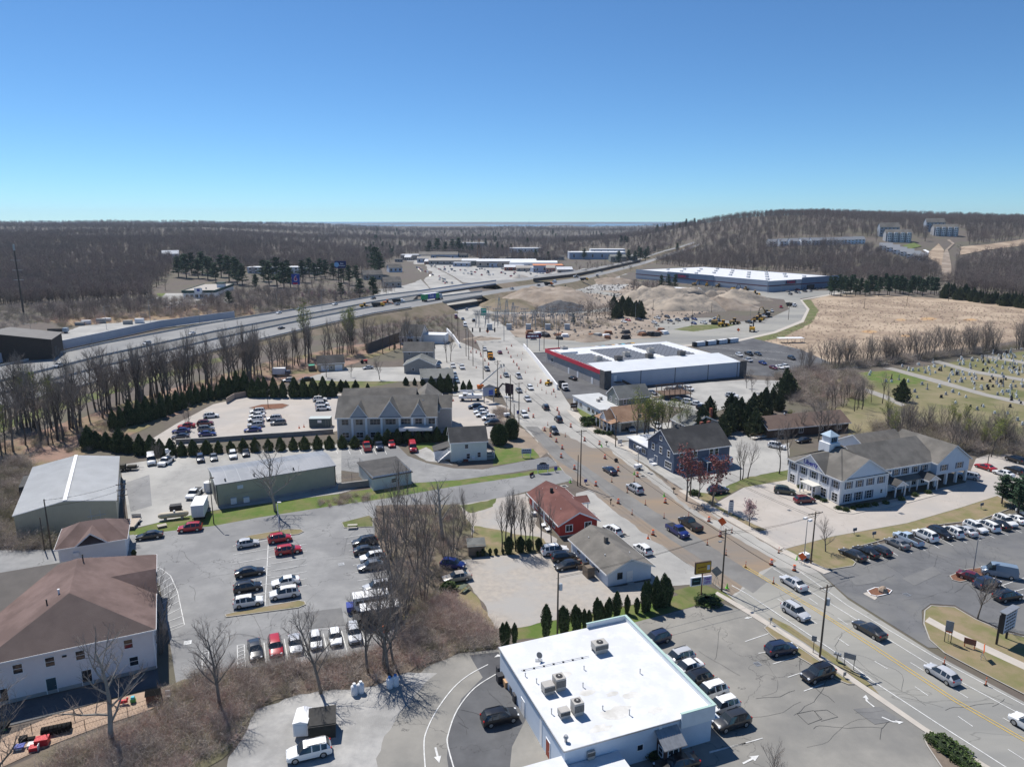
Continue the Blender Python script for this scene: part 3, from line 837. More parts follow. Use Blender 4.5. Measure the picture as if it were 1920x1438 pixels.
def plant_ever(kind,px,py,h,w=None,label='',name='arborvitae',cat='tree',group=None,loc=None):
 H,R={'spire':(4.2,.62),'cone':(5.6,1.55),'hedge':(4.4,1.3),'egg':(7,2.7),'cedar':(8.5,2.3),'shrub':(1.2,.85)}[kind]
 p=loc if loc is not None else G(px,py)
 o=thing(name,label,cat,p,random.random()*6.28,group)
 s=h/H
 w=(w/(2*R))if w else s
 k=random.uniform(.86,1.14)
 o.scale=(w*k,w*k*random.uniform(.9,1.1),s)
 if kind!='shrub':
  link('trunk',STEM,o)
 link('foliage',random.choice(EV[kind]),o)
 return o
def plant_pine(px,py,h,label,group=None,loc=None,w=1.0):
 t,c=random.choice(PINES)
 p=loc if loc is not None else G(px,py)
 o=thing('pine_tree',label,'tree',p,random.random()*6.28,group)
 s=h/13.0
 o.scale=(s*w,s*w,s)
 link('trunk',t,o);link('crown',c,o)
 return o
def px_h(px,py,top):
 """height (m) of something standing at ground pixel (px,py) whose top is at pixel row top"""
 g=G(px,py)
 lo,hi=0.0,80.0
 for _ in range(40):
  m=(lo+hi)/2
  if px_of(g.x,g.y,m)[1]>top:
   lo=m
  else:
   hi=m
 return lo
def bush_mesh(seed,n=46,h=2.2,r=1.3,mats=None,tw=1.0):
 rng=random.Random(seed)
 b=MB()
 for i in range(n):
  a=rng.random()*6.28
  p=Vector((rng.gauss(0,r*.4),rng.gauss(0,r*.4),-0.05))
  d=Vector((math.cos(a)*.55,math.sin(a)*.55,1)).normalized()
  L=h*rng.uniform(.6,1.15)
  pts=[p]
  for k in range(3):
   d=rdir(rng,d,.32);d.z-=0.12*k
   pts.append(pts[-1]+d*L/3)
  b.tube(pts,[.016*tw,.013*tw,.01*tw,.006*tw],3,0 if rng.random()<.6 else 1,cap=False)
  for k in range(3):
   q=pts[1+k%3]
   dd=rdir(rng,d,.9)
   b.tube([q,q+dd*L*.3,q+rdir(rng,dd,.4)*L*.5],[.009*tw,.008*tw,.005*tw],3,0 if rng.random()<.6 else 1,cap=False)
 return b
bramble_r=mat('bramble_red',(0.50,0.33,0.285),(0.38,0.24,0.21),1.0,0.95)
bramble_t=mat('bramble_tan',(0.60,0.51,0.44),(0.44,0.37,0.31),1.0,0.95)
brush_ol=mat('brush_olive',(0.25,0.245,0.13),(0.30,0.27,0.17),1.0,0.95)
BUSH=[bush_mesh(400,mats=None).mesh('brush',[bramble_t,twig_m]),bush_mesh(401).mesh('brush',[bramble_r,bramble_t]),bush_mesh(402).mesh('brush',[brush_ol,twig_m]),bush_mesh(403,60,3.0,1.6).mesh('brush',[twig_m,bramble_t])]
def scatter(name,pts,meshes,label=None,cat=None):
 """one 'stuff' object: points carrying instanced plant meshes (geometry nodes). pts: (x,y,z,scale,rot,index)"""
 me=bpy.data.meshes.new(name)
 me.from_pydata([p[:3]for p in pts],[],[])
 for an,ty,k in(('psc','FLOAT',3),('prot','FLOAT',4)):
  at=me.attributes.new(an,ty,'POINT')
  at.data.foreach_set('value',[p[k]for p in pts])
 at=me.attributes.new('pidx','INT','POINT')
 at.data.foreach_set('value',[int(p[5])for p in pts])
 o=link(name,me)
 ng=bpy.data.node_groups.new(name,'GeometryNodeTree')
 ng.interface.new_socket('Geometry',in_out='INPUT',socket_type='NodeSocketGeometry')
 ng.interface.new_socket('Geometry',in_out='OUTPUT',socket_type='NodeSocketGeometry')
 N,L=ng.nodes,ng.links
 gi,go=N.new('NodeGroupInput'),N.new('NodeGroupOutput')
 gi_=N.new('GeometryNodeGeometryToInstance')
 srcs=[]
 for src in meshes:
  if isinstance(src,(list,tuple)):
   jn=N.new('GeometryNodeJoinGeometry')
   for s in src:
    oi=N.new('GeometryNodeObjectInfo');oi.inputs[0].default_value=s
    L.new(oi.outputs['Geometry'],jn.inputs[0])
   srcs.append(jn.outputs[0])
  else:
   oi=N.new('GeometryNodeObjectInfo');oi.inputs[0].default_value=src
   srcs.append(oi.outputs['Geometry'])
 for s in reversed(srcs):
  g2=N.new('GeometryNodeGeometryToInstance')
  L.new(s,g2.inputs[0])
  L.new(g2.outputs[0],gi_.inputs[0])if False else None
  srcs[srcs.index(s)]=g2.outputs[0]
 jn=N.new('GeometryNodeJoinGeometry')
 for s in reversed(srcs):
  L.new(s,jn.inputs[0])
 N.remove(gi_)
 ip=N.new('GeometryNodeInstanceOnPoints')
 mp=N.new('GeometryNodeMeshToPoints')
 L.new(gi.outputs[0],mp.inputs[0])
 L.new(mp.outputs[0],ip.inputs['Points'])
 L.new(jn.outputs[0],ip.inputs['Instance'])
 ip.inputs['Pick Instance'].default_value=True
 def attr(nm,ty):
  a=N.new('GeometryNodeInputNamedAttribute');a.data_type=ty;a.inputs[0].default_value=nm
  return a.outputs['Attribute']
 L.new(attr('pidx','INT'),ip.inputs['Instance Index'])
 cx=N.new('ShaderNodeCombineXYZ')
 L.new(attr('prot','FLOAT'),cx.inputs[2])
 L.new(cx.outputs[0],ip.inputs['Rotation'])
 L.new(attr('psc','FLOAT'),ip.inputs['Scale'])
 L.new(ip.outputs[0],go.inputs[0])
 md=o.modifiers.new('scatter','NODES')
 md.node_group=ng
 o['kind']='stuff'
 if label:
  o['label']=label;o['category']=cat
 return o
def inside(poly,x,y):
 c=False
 n=len(poly)
 for i in range(n):
  x0,y0=poly[i][0],poly[i][1];x1,y1=poly[i-1][0],poly[i-1][1]
  if(y0>y)!=(y1>y)and x<(x1-x0)*(y-y0)/(y1-y0)+x0:
   c=not c
 return c
 # vehicles
paint=mat('car_paint',(0.5,0.5,0.5),None,rough=0.28,spec=0.5,objcol=True,coat=0.6)
car_glass=mat('car_glass',(0.025,0.033,0.042),None,rough=0.05,spec=0.8)
lamp_m=mat('lamp_lens',(0.75,0.77,0.8),None,rough=0.15)
tail_m=mat('tail_lens',(0.38,0.015,0.012),None,rough=0.2)
rim_m=mat('alloy_rim',(0.42,0.43,0.44),None,rough=0.35,metal=0.7)
trim_m=mat('black_trim',(0.025,0.025,0.027),None,rough=0.6)
plate_m=mat('number_plate',(0.7,0.72,0.74),None,rough=0.5)
COLS={'white':(0.82,0.82,0.81),'silver':(0.50,0.51,0.53),'grey':(0.16,0.165,0.175),'black':(0.012,0.012,0.014),'dark':(0.03,0.032,0.037),'red':(0.42,0.015,0.025),'maroon':(0.13,0.012,0.02),'blue':(0.012,0.025,0.16),'navy':(0.02,0.03,0.065),'tan':(0.42,0.37,0.31),'green':(0.03,0.045,0.035),'steel':(0.20,0.26,0.33),'orange':(0.62,0.20,0.02),'yellow':(0.65,0.40,0.02),'lightblue':(0.45,0.55,0.66)}
COLW={'grey':'dark grey','dark':'near-black','green':'dark green','steel':'slate blue','navy':'navy blue','lightblue':'pale blue','maroon':'dark red'}
PROF={'sedan':(4.75,1.83,[(0,.50,.56,.74,.60),(.025,.62,.68,.90,.72),(.10,.70,.77,.97,.82),(.27,.84,.93,1,.86),(.31,.86,1.02,1,.80),(.43,.89,1.40,1,.68),(.455,.89,1.41,1,.68),(.575,.90,1.445,1,.69),(.60,.90,1.445,1,.69),(.71,.91,1.42,1,.68),(.73,.92,1.39,1,.68),(.86,.93,1.08,.99,.76),(.965,.91,1.02,.94,.74),(1,.72,.86,.84,.68)],(3,5),(10,11),[4,5,6,8],.335),'suv':(4.65,1.88,[(0,.58,.66,.76,.62),(.025,.72,.82,.92,.74),(.09,.86,.94,.98,.84),(.24,.98,1.06,1,.87),(.275,1.0,1.14,1,.82),(.38,1.02,1.60,1,.72),(.405,1.02,1.62,1,.72),(.545,1.03,1.67,1,.73),(.57,1.03,1.67,1,.73),(.74,1.04,1.65,1,.73),(.765,1.04,1.65,1,.73),(.89,1.05,1.58,.99,.72),(.965,1.03,1.12,.95,.80),(1,.75,.85,.86,.74)],(3,5),(11,12),[4,5,6,8,10],.37),'hatch':(4.25,1.78,[(0,.52,.58,.76,.62),(.025,.64,.72,.91,.74),(.10,.74,.82,.97,.83),(.25,.88,.96,1,.86),(.285,.90,1.04,1,.8),(.40,.92,1.44,1,.69),(.425,.92,1.45,1,.69),(.57,.93,1.50,1,.7),(.595,.93,1.5,1,.7),(.74,.94,1.47,1,.7),(.76,.94,1.46,1,.7),(.86,.95,1.38,.99,.68),(.965,.92,1.0,.95,.78),(1,.70,.80,.86,.74)],(3,5),(11,12),[4,5,6,8,10],.33),'pickup':(5.75,1.98,[(0,.70,.80,.84,.7),(.02,.86,.96,.95,.8),(.06,1.0,1.08,.99,.86),(.22,1.08,1.15,1,.88),(.245,1.1,1.22,1,.84),(.32,1.12,1.76,1,.74),(.335,1.12,1.78,1,.74),(.42,1.13,1.82,1,.75),(.44,1.13,1.82,1,.75),(.54,1.13,1.80,1,.74),(.555,1.13,1.78,1,.74),(.585,1.13,1.16,1,.9),(.985,1.13,1.15,.98,.9),(1,.75,1.0,.94,.86)],(3,5),(10,11),[4,5,6,8],.41),'van':(5.7,2.02,[(0,.66,.74,.84,.7),(.02,.82,.94,.95,.8),(.06,1.0,1.12,.99,.86),(.13,1.14,1.25,1,.88),(.155,1.18,1.35,1,.86),(.25,1.24,2.12,1,.80),(.275,1.25,2.2,1,.8),(.36,1.25,2.28,1,.8),(.38,1.25,2.3,1,.8),(.70,1.25,2.3,1,.8),(.72,1.25,2.3,1,.8),(.955,1.25,2.24,.99,.79),(.985,1.2,1.6,.98,.84),(1,.8,1.0,.95,.84)],(3,5),(11,12),[4,5,6],.36),}
def car_parts(kind):
 L,W,st,ws,rw,sideg,wr=PROF[kind]
 hw=W/2
 body=MB();glass={k:MB()for k in('windshield','rear_window','side_l0','side_r0','side_l1','side_r1','side_l2','side_r2')}
 def sec(s):
  t,zb,zt,bf,tf=s
  x=L/2-t*L
  w=hw*bf
  zs=0.24 if 0.03<t<0.97 else 0.32
  return[(x,w*0.93,zs),(x,w,0.5 if zb>.6 else zb*.85),(x,w*0.985,zb),(x,hw*tf*(.97 if bf<.97 else 1),zt-0.035),(x,hw*tf*.55,zt-.005),(x,0,zt)]
 S=[sec(s)for s in st]
 mir=lambda p:(p[0],-p[1],p[2])
 n=len(S)
 for i in range(n-1):
  A,B=S[i],S[i+1]
  for k in range(5):
   tgtL=tgtR=body
   if k==2 and i in sideg:
    g='0' if i<8 else '1' if i<10 else '2';tgtL,tgtR=glass['side_l'+g],glass['side_r'+g]
   elif k>=3 and ws[0]<=i<ws[1]:
    tgtL=tgtR=glass['windshield']
   elif k>=3 and rw[0]<=i<rw[1]:
    tgtL=tgtR=glass['rear_window']
   a,b,c,d=A[k],A[k+1],B[k+1],B[k]
   tgtL.quad(a,b,c,d)if True else None
   tgtR.quad(mir(d),mir(c),mir(b),mir(a))
  body.quad(mir(A[0]),A[0],B[0],mir(B[0]),1)
 for E,rev in((S[0],False),(S[-1],True)):
  poly=E[:]+[mir(p)for p in reversed(E[:-1])]
  body.ngon(poly[::-1]if not rev else poly)
 f0,r0=L/2,-L/2
 body.box(-L*.30,L*.30,-hw*.955,hw*.955,.20,.27,1)
 body.box(f0-.10,f0+.012,-hw*.6,hw*.6,.36,.52,1)
 if kind=='pickup':
  body.box(-L*.48,-L*.095,-hw*.80,hw*.80,1.02,1.165,1)
 if kind=='suv':
  for s in(-1,1):
   body.box(-L*.36,L*.06,s*hw*.66-.025,s*hw*.66+.025,1.66,1.71,1)
 hl=[]
 z0=st[2][1]-.17
 for s in(-1,1):
  b=MB();y0,y1=sorted((s*hw*.50,s*hw*.80));b.box(f0-.26,f0-.035,y0,y1,z0,z0+.14);hl.append(b)
 tl=[]
 zt=st[-3][1]-.22 if kind!='van' else 1.2
 for s in(-1,1):
  b=MB();y0,y1=sorted((s*hw*.64,s*hw*.88));b.box(r0+.005,r0+.17,y0,y1,zt,zt+.2);tl.append(b)
 tyre=MB();tyre.tube([(0,-.11,0),(0,.11,0)],wr,14)
 rim=MB();rim.tube([(0,-.118,0),(0,.118,0)],wr*.64,10)
 wp=[(L*(.5-(.185 if kind!='van' else .16)),s*(hw-.085),wr)for s in(-1,1)]+[(-L*(.5-(.20 if kind!='pickup' else .22)),s*(hw-.085),wr)for s in(-1,1)]
 for(x,y,r)in wp:
  body.tube([(x,y-.03 if y<0 else y+.03,wr+.02),(x,y+.10 if y<0 else y-.10,wr+.02)],wr*1.17,12,1)
 return body,glass,hl,tl,tyre,rim,wp
CARM,CARF={},{}
def smooth_body(me):
 bb=bmesh.new();bb.from_mesh(me)
 bmesh.ops.remove_doubles(bb,verts=bb.verts,dist=.004);bmesh.ops.recalc_face_normals(bb,faces=bb.faces)
 bb.to_mesh(me);bb.free()
 me.polygons.foreach_set('use_smooth',[True]*len(me.polygons));me.set_sharp_from_angle(angle=math.radians(32))
def car_meshes(kind):
 if kind not in CARM:
  body,glass,hl,tl,tyre,rim,wp=car_parts(kind)
  gm={k:v.mesh(k,car_glass)for k,v in glass.items()if v.f}
  bm_=body.mesh('body',[paint,trim_m],False)
  smooth_body(bm_)
  CARM[kind]=(bm_,gm,[b.mesh('headlight',lamp_m)for b in hl],[b.mesh('taillight',tail_m)for b in tl],tyre.mesh('tyre',rubber),rim.mesh('rim',rim_m),wp)
  J=MB()
  def add(src,mi,off=(0,0,0),keep=False):
   n=len(J.v)
   J.v+=[(p[0]+off[0],p[1]+off[1],p[2]+off[2])for p in src.v]
   for f_,m_ in zip(src.f,src.m):
    J.f.append(tuple(n+i for i in f_));J.m.append((mi if m_==0 else 2))
  add(body,0)
  for g in glass.values():
   add(g,1)
  for b in hl:add(b,3)
  for b in tl:add(b,4)
  for p in wp:add(tyre,2,p)
  CARF[kind]=J.mesh('car',[paint,car_glass,trim_m,lamp_m,tail_m])
 return CARM[kind]
KINDW={'sedan':'sedan','suv':'suv','hatch':'hatchback','pickup':'pickup truck','van':'cargo van'}
CARZ=0.08
CARLOG={}
def car(kind,colr,px,py,heading,place,group,scale=1.0,extra='',loc=None,z=None,label=None):
 """a vehicle whose middle stands at photo pixel (px,py); heading = world radians or (px,py) pair giving the nose direction in pixels"""
 p=Vector(loc)if loc is not None else G(px,py,0)
 if isinstance(heading,tuple):
  heading=ang((px,py),(px+heading[0],py+heading[1]))
 heading+=random.uniform(-0.02,0.02)
 me=car_meshes(kind)
 lab=label or f"{COLW.get(colr, colr)} {KINDW[kind]} {extra + ' ' if extra else ''}{place}"
 gr=group
 near=p.y<210
 sc=(1+(scale-1)*0.45)*random.uniform(.97,1.03)
 name={'sedan':'sedan','suv':'suv_car','hatch':'hatchback_car','pickup':'pickup_truck','van':'cargo_van'}[kind]
 cat={'pickup':'pickup','van':'van'}.get(kind,'car')
 zz=CARZ if z is None else z
 c=COLS[colr]
 k=random.uniform(.93,1.05)
 c=(c[0]*k,c[1]*k,c[2]*k,1)
 if near:
  o=thing(name,lab,cat,(p.x,p.y,zz),heading,gr)
  o.scale=(sc*random.uniform(.96,1.05),sc,sc*random.uniform(.96,1.06))
  bo=link('body',me[0],o);bo.color=c
  for nm,g in me[1].items():
   link('side_window' if nm[:4]=='side' else nm,g,o)
  for m_ in me[2]:link('headlight',m_,o)
  for m_ in me[3]:link('taillight',m_,o)
  for w in me[6]:
   wh=link('wheel',me[4],o,w)
   link('rim',me[5],wh)
 else:
  o=link(name,CARF[kind],None,(p.x,p.y,zz),heading)
  o.scale=(sc,)*3
  o.color=c
  tag(o,lab,cat,gr)
 return o
 # nursery lot (rows of bays)
HR=(60,-10);HL=(-60,10);HD=(10,55)
nl='in the bays of the lot beside the maroon-roofed nursery';ng_='cars in the nursery parking lot'
S1=1.04
car('hatch','silver',465,1024,HR,'beside the kerbed end of the nursery lot island',ng_,S1)
car('suv','red',525,1015,HR,'at the top bay of the nursery lot beside the grass island',ng_,S1)
o_=car('suv','red',541,1037,HR,'with its driver door open in the nursery lot',ng_,S1*1.02)
d_=MB();d_.box(-.02,.02,-.95,0,.35,1.0);d_.box(-.015,.015,-.85,-.1,1.0,1.5)
dd=d_.build('open_door',[paint],o_,loc=(.55,-.94,0),rz=math.radians(-14));dd.color=(.4,.015,.025,1)
car('sedan','black',469,1078,HR,nl,ng_,S1)
car('suv','black',465,1107,HR,'between two other cars in the nursery lot',ng_,S1)
car('suv','white',466,1135,HR,'by the lower island of the nursery lot',ng_,S1)
car('sedan','white',536,1096,HL,nl,ng_,S1)
car('suv','white',534,1119,HL,'by the lower island tip of the nursery lot',ng_,S1)
car('suv','dark',684,1021,HL,'in the nursery lot row under the thicket trees',ng_,S1)
car('sedan','dark',688,1037,(60,-8),'in the nursery lot row under the thicket trees',ng_,S1)
car('suv','white',699,1050,HL,'in the nursery lot row under the thicket trees',ng_,S1*.95)
car('sedan','grey',696,1066,HL,'in the nursery lot row under the thicket trees',ng_,S1)
car('suv','silver',708,1107,HL,'half under bare branches at the edge of the nursery lot',ng_,S1*1.05)
for k,c,x,y in(('sedan','dark',479,1225),('suv','red',517,1220),('sedan','silver',554,1214),('hatch','white',592,1206),('hatch','white',629,1201),('suv','silver',664,1194)):
 car(k,c,x,y,HD,'nosed up to the brush bank in the lower nursery lot row',ng_,.98)
car('sedan','black',281,1009,(-52,7),'parked along the kerb by the propane tank lawn',ng_,1.0)
car('suv','red',357,995,(-52,6),'parked along the kerb below the white box truck',ng_,1.0)
# gravel lot, forecourt, drive
gg='cars around the small white shop'
car('suv','blue',849,1064,(50,6),'under bare trees at the edge of the gravel lot',gg)
car('sedan','tan',857,1088,(-48,7),'beside the picnic table at the gravel lot',gg,1.05)
car('suv','white',1040,1038,(50,-6),'on the gravel lot next to the white shop',gg,1.08)
car('suv','black',1057,1050,(50,-6),'between a white car and a sedan on the gravel lot',gg,1.0)
car('sedan','black',1064,1065,(-50,10),'on the gravel lot next to the white shop wall',gg,1.08)
car('suv','white',1148,999,(-50,-28),'with a sunroof on the forecourt between the red and white buildings',gg,1.0)
car('hatch','white',1205,1035,(-42,-30),'on the forecourt in front of the white shop',gg,1.08)
rg='cars around the flat white-roofed restaurant'
car('suv','white',580,1417,(-72,17),'with black wheels on the gravel drive beside the small trailer',rg,1.12)
car('suv','black',937,1352,(60,-14),'parked on dark asphalt beside the restaurant side door',rg,1.08)
HB=(-46,-23)
for k,c,x,y in(('suv','navy',1229,1205),('suv','silver',1271,1242),('sedan','white',1287,1259),('suv','black',1304,1282),('suv','white',1329,1306),('suv','white',1353,1331),('suv','dark',1371,1361)):
 car(k,c,x,y,(-50,16),'in the row along the restaurant green-edged wall',rg,1.08 if c!='navy' else 1.0)
car('sedan','black',1268,1440,(-50,12),'parked below the restaurant entrance porch',rg,1.05)
car('suv','navy',1464,1224,(55,-10),'parked beside the utility pole and mailboxes',rg,1.06)
car('suv','black',1533,1271,(-58,18),'with sun glinting on its windscreen in the restaurant lot',rg,1.06)
# road traffic
tg='traffic on the main road'
UPR=(-52,-32);DNR=(52,32)
car('sedan','silver',1487,1099,UPR,'on the road beside the kerbed rock island entrance',tg,1.1)
car('suv','silver',1491,1154,DNR,'driving past the restaurant lot on the main road',tg,1.1)
car('sedan','dark',1629,1187,UPR,'driving past the curved lawn kerb on the main road',tg,1.1)
car('hatch','silver',1765,1271,UPR,'passing the striped delineator posts on the main road',tg,1.1)
car('suv','white',1935,1372,UPR,'at the end of the double yellow line on the main road',tg,1.1)
car('sedan','navy',1143,886,(-40,-26),'on the dirt lanes passing the blue house',tg,1.08)
car('suv','silver',1190,921,(-42,-26),'on the dirt lanes passing the blue house',tg,1.08)
car('pickup','blue',1270,1001,DNR,'with chrome bumper driving on the grey lane',tg,1.05)
car('pickup','black',1294,988,UPR,'with open bed driving on the dirt lane',tg,1.05)
DN2=(24,26);UP2=(-24,-26)
for k,c,x,y,h,w in(('suv','dark',1039,812,DN2,'queueing between barrels on the dusty road'),('suv','dark',1047,790,UP2,'queueing between barrels on the dusty road'),('suv','dark',1023,767,UP2,'on the dusty road opposite the small office lawn'),('suv','white',983,781,DN2,'with roof lights on the dusty road by the utility poles'),('sedan','silver',989,751,DN2,'on the dusty road by the utility poles'),('sedan','grey',973,735,DN2,'on the dusty road by the utility poles'),('suv','white',994,730,DN2,'on the dusty road beside the retaining wall'),('pickup','white',972,708,UP2,'on the dusty road beside the retaining wall'),('sedan','grey',949,706,DN2,'on the dusty road beside the retaining wall'),('suv','grey',913,695,DN2,'on the dusty road near the bucket truck boom'),('sedan','maroon',937,663,UP2,'on the dusty road behind the orange truck'),('sedan','silver',909,657,(10,24),'ahead of the orange truck on the dusty road'),('van','maroon',855,597,(14,20),'on the road just below the bridge'),('sedan','navy',868,600,(12,18),'on the road just below the bridge'),('suv','black',888,603,(-12,-18),'on the road just below the bridge'),('van','white',872,612,(14,20),'on the road just below the bridge'),('suv','silver',875,582,(-8,-12),'under the bridge deck')):
 car(k,c,x,y,h,w,tg,1.0)
 # car lot on the right
cl='cars in the lot beside the pale driveway'
for i,(k,c,x,y)in enumerate((('sedan','dark',1598,1045),('sedan','black',1623,1040),('hatch','dark',1648,1037),('sedan','grey',1681,1024),('pickup','lightblue',1702,1016),('suv','white',1734,1010),('suv','black',1762,1005),('suv','white',1783,1003),('sedan','silver',1808,1000),('suv','white',1828,994),('suv','white',1850,991),('sedan','black',1872,988),('suv','white',1884,983),('sedan','white',1904,978),('suv','white',1926,968))):
 car(k,c,x,y,(-34,-16)if k!='suv' or i%3 else(34,16),'parked in the long row beside the dry grass strip',cl,1.05 if not(c=='white' and i==5)else 1.18)
car('sedan','maroon',1823,1088,(45,14),'parked against the round mulch island',cl,1.05)
car('van','steel',1873,1080,(-46,-8),'parked behind the round mulch island',cl,.86)
car('suv','navy',1850,1100,(45,-10),'parked behind the bare tree in the right lot',cl,1.0)
car('suv','black',1888,1124,(45,-8),'with a person standing at its open tail in the right lot',cl,1.0)
# white office and behind
og='cars around the long white office'
car('suv','green',1471,925,(48,6),'in the tan lot beside the office front porch',og,1.0)
car('suv','maroon',1508,942,(48,-4),'in the tan lot beside the office front porch',og,1.0)
car('suv','white',1456,840,(44,8),'in the yard behind the blue house',og,1.0)
car('sedan','black',1506,829,(-40,6),'in the shade behind the long white office',og,1.0)
car('suv','navy',1346,924,(40,-6),'under the reddish budding trees by the sidewalk',og,1.1)
car('sedan','red',1847,880,(-44,-14),'beside the kiosk by the drive-through canopy',og,1.05)
car('sedan','white',1881,892,(-44,-14),'convertible shape behind the drive-through island',og,1.05)
car('suv','black',1902,886,(-44,-14),'behind the drive-through island',og,1.05)
car('suv','black',1903,866,(-44,-14),'with red tail lamps on the pale drive',og,1.05)
car('suv','silver',1815,897,(-40,-8),'under the office drive-through canopy',og,1.0)
hg='cars by the small houses'
car('suv','silver',1183,808,(14,18),'behind the tan-roofed shop',hg,1.0)
car('sedan','white',1232,801,(18,14),'under budding trees behind the tan-roofed shop',hg,1.0)
for k,c,x,y in(('sedan','grey',1223,739),('pickup','grey',1260,735),('suv','dark',1276,733),('suv','white',1291,732)):
 car(k,c,x,y,(30,10),'on the pale yard behind the blue store wall',hg)
for k,c,x,y in(('sedan','dark',1272,752),('suv','white',1291,757),('sedan','white',1306,760),('suv','dark',1318,768),('suv','white',1372,745)):
 car(k,c,x,y,(30,4),'half hidden by budding trees on the pale yard',hg)
 # tan office lots
tl_='cars in the tan office lot'
for k,c,x,y in(('suv','white',396,783),('suv','maroon',385,797),('sedan','red',350,802),('sedan','blue',340,811),('suv','grey',387,808),('sedan','blue',389,817),('sedan','navy',339,822)):
 car(k,c,x,y,(-40,3)if x<360 else(40,-3),'parked by the leafless bushes of the tan office lot',tl_,1.05)
for k,c,x,y in(('suv','white',483,775),('sedan','white',482,782),('suv','white',480,790),('suv','silver',480,800),('sedan','blue',474,809),('suv','silver',514,788),('suv','grey',522,796)):
 car(k,c,x,y,(-40,3),'in the double row amid the tan office lot',tl_,1.05)
for k,c,x,y in(('suv','white',600,752),('suv','white',604,761),('suv','white',606,769)):
 car(k,c,x,y,(40,-2),'against the side wall of the gabled office',tl_,1.05)
yl='vehicles in the metal shed yard'
car('van','white',284,868,(2,20),'beside the hedge at the top of the shed yard',yl,.95)
for k,c,x,y in(('suv','navy',376,864),('sedan','grey',401,861),('suv','white',437,857),('sedan','dark',461,853)):
 car(k,c,x,y,(4,20),'in the row between the hedge and the long grey shed',yl,1.0)
for k,c,x,y in(('pickup','red',688,842),('pickup','navy',711,840),('sedan','red',734,836)):
 car(k,c,x,y,(-5,-20)if k=='pickup' and c=='red' else(5,20),'in the marked bays in front of the hedge',yl,1.0)
car('van','red',774,844,(6,20),'on gravel beside the cream two-storey house',yl,.95)
for k,c,x,y in(('suv','black',820,765),('suv','black',830,782),('suv','navy',891,766),('sedan','navy',901,770),('sedan','white',902,775),('sedan','white',906,781),('suv','white',917,787),('suv','black',923,797)):
 car(k,c,x,y,(-40,2),'in the office lot beside the bucket truck' if x>850 else 'close to the corner of the gabled office',tl_,1.05)
gh='vehicles by the grey cottages'
for k,c,x,y in(('sedan','dark',822,689),('pickup','white',849,689),('pickup','white',866,691),('sedan','black',839,697),('pickup','steel',852,706),('suv','steel',856,717)):
 car(k,c,x,y,(8,14),'parked beside the grey cottages',gh)
car('sedan','silver',690,692,(-40,4),'in the grass by the white garage',gh)
car('sedan','black',574,714,(-40,3),'behind the tall hedge below the garage',gh)
car('suv','white',541,716,(-40,3),'behind the tall hedge below the garage',gh)
car('sedan','black',1074,712,(-24,-10),'in the dark lot beside the grey store wall','cars by the red-banded store')
# lots further off
sg='cars in the lot by the red-banded store'
for k,c,x,y in(('suv','white',1386,668),('pickup','black',1404,666),('sedan','dark',1421,666),('pickup','silver',1402,678),('sedan','blue',1430,683),('suv','dark',1484,674),('suv','silver',1388,683),('sedan','maroon',1450,692),('sedan','white',1462,691),('suv','white',1472,690)):
 car(k,c,x,y,(22,8),'in the dark lot behind the red-banded store',sg)
fg='cars in the lot by the side road'
for k,c,x,y in(('pickup','white',1232,598),('suv','dark',1251,596),('sedan','navy',1256,603),('suv','grey',1271,602),('suv','navy',1287,601),('sedan','blue',1302,600),('sedan','blue',1301,608),('pickup','white',1319,607),('suv','navy',1335,605),('sedan','navy',1346,602),('suv','white',1227,607),('pickup','navy',1197,601),('sedan','red',1178,602),('sedan','white',1170,605),('suv','white',1342,600),('pickup','black',1404,606),('suv','silver',1433,595)):
 car(k,c,x,y,(22,5),'parked in the lot beside the rocky spoil bank',fg)
car('pickup','red',1464,577,(2,10),'on the curved side road by the tan field',fg)
car('pickup','white',1447,585,(2,10),'on the curved side road by the tan field',fg)
wg='cars in the warehouse parking lot'
rng=random.Random(5)
for i in range(38):
 t=rng.random()
 x=1480+150*t+rng.uniform(-8,8);y=550-24*t+rng.uniform(-4,4)
 car(rng.choice(['sedan','suv','suv','pickup']),rng.choice(['white','dark','grey','silver','red','navy','white','black']),x,y,(14,3)if i%2 else(-14,-3),'in the lot beside the white-roofed warehouse',wg)
fg2='cars in the far shopping district'
for i in range(70):
 x=rng.uniform(800,1040);t=(x-800)/240
 y=rng.uniform(496+8*t,512+12*t)
 car(rng.choice(['sedan','suv','suv','pickup','hatch']),rng.choice(['white','dark','grey','silver','red','navy','white','black']),x,y,(14,2)if i%2 else(6,4),'in the far lot of the shopping district',fg2)
for i in range(26):
 t=rng.random()
 x=780+62*t+rng.uniform(-4,12)*(0.4+t);y=502+32*t
 car(rng.choice(['sedan','suv','suv','pickup']),rng.choice(['white','dark','grey','silver','black','red']),x,y,(12,9),'in the traffic queue beyond the overpass',fg2)
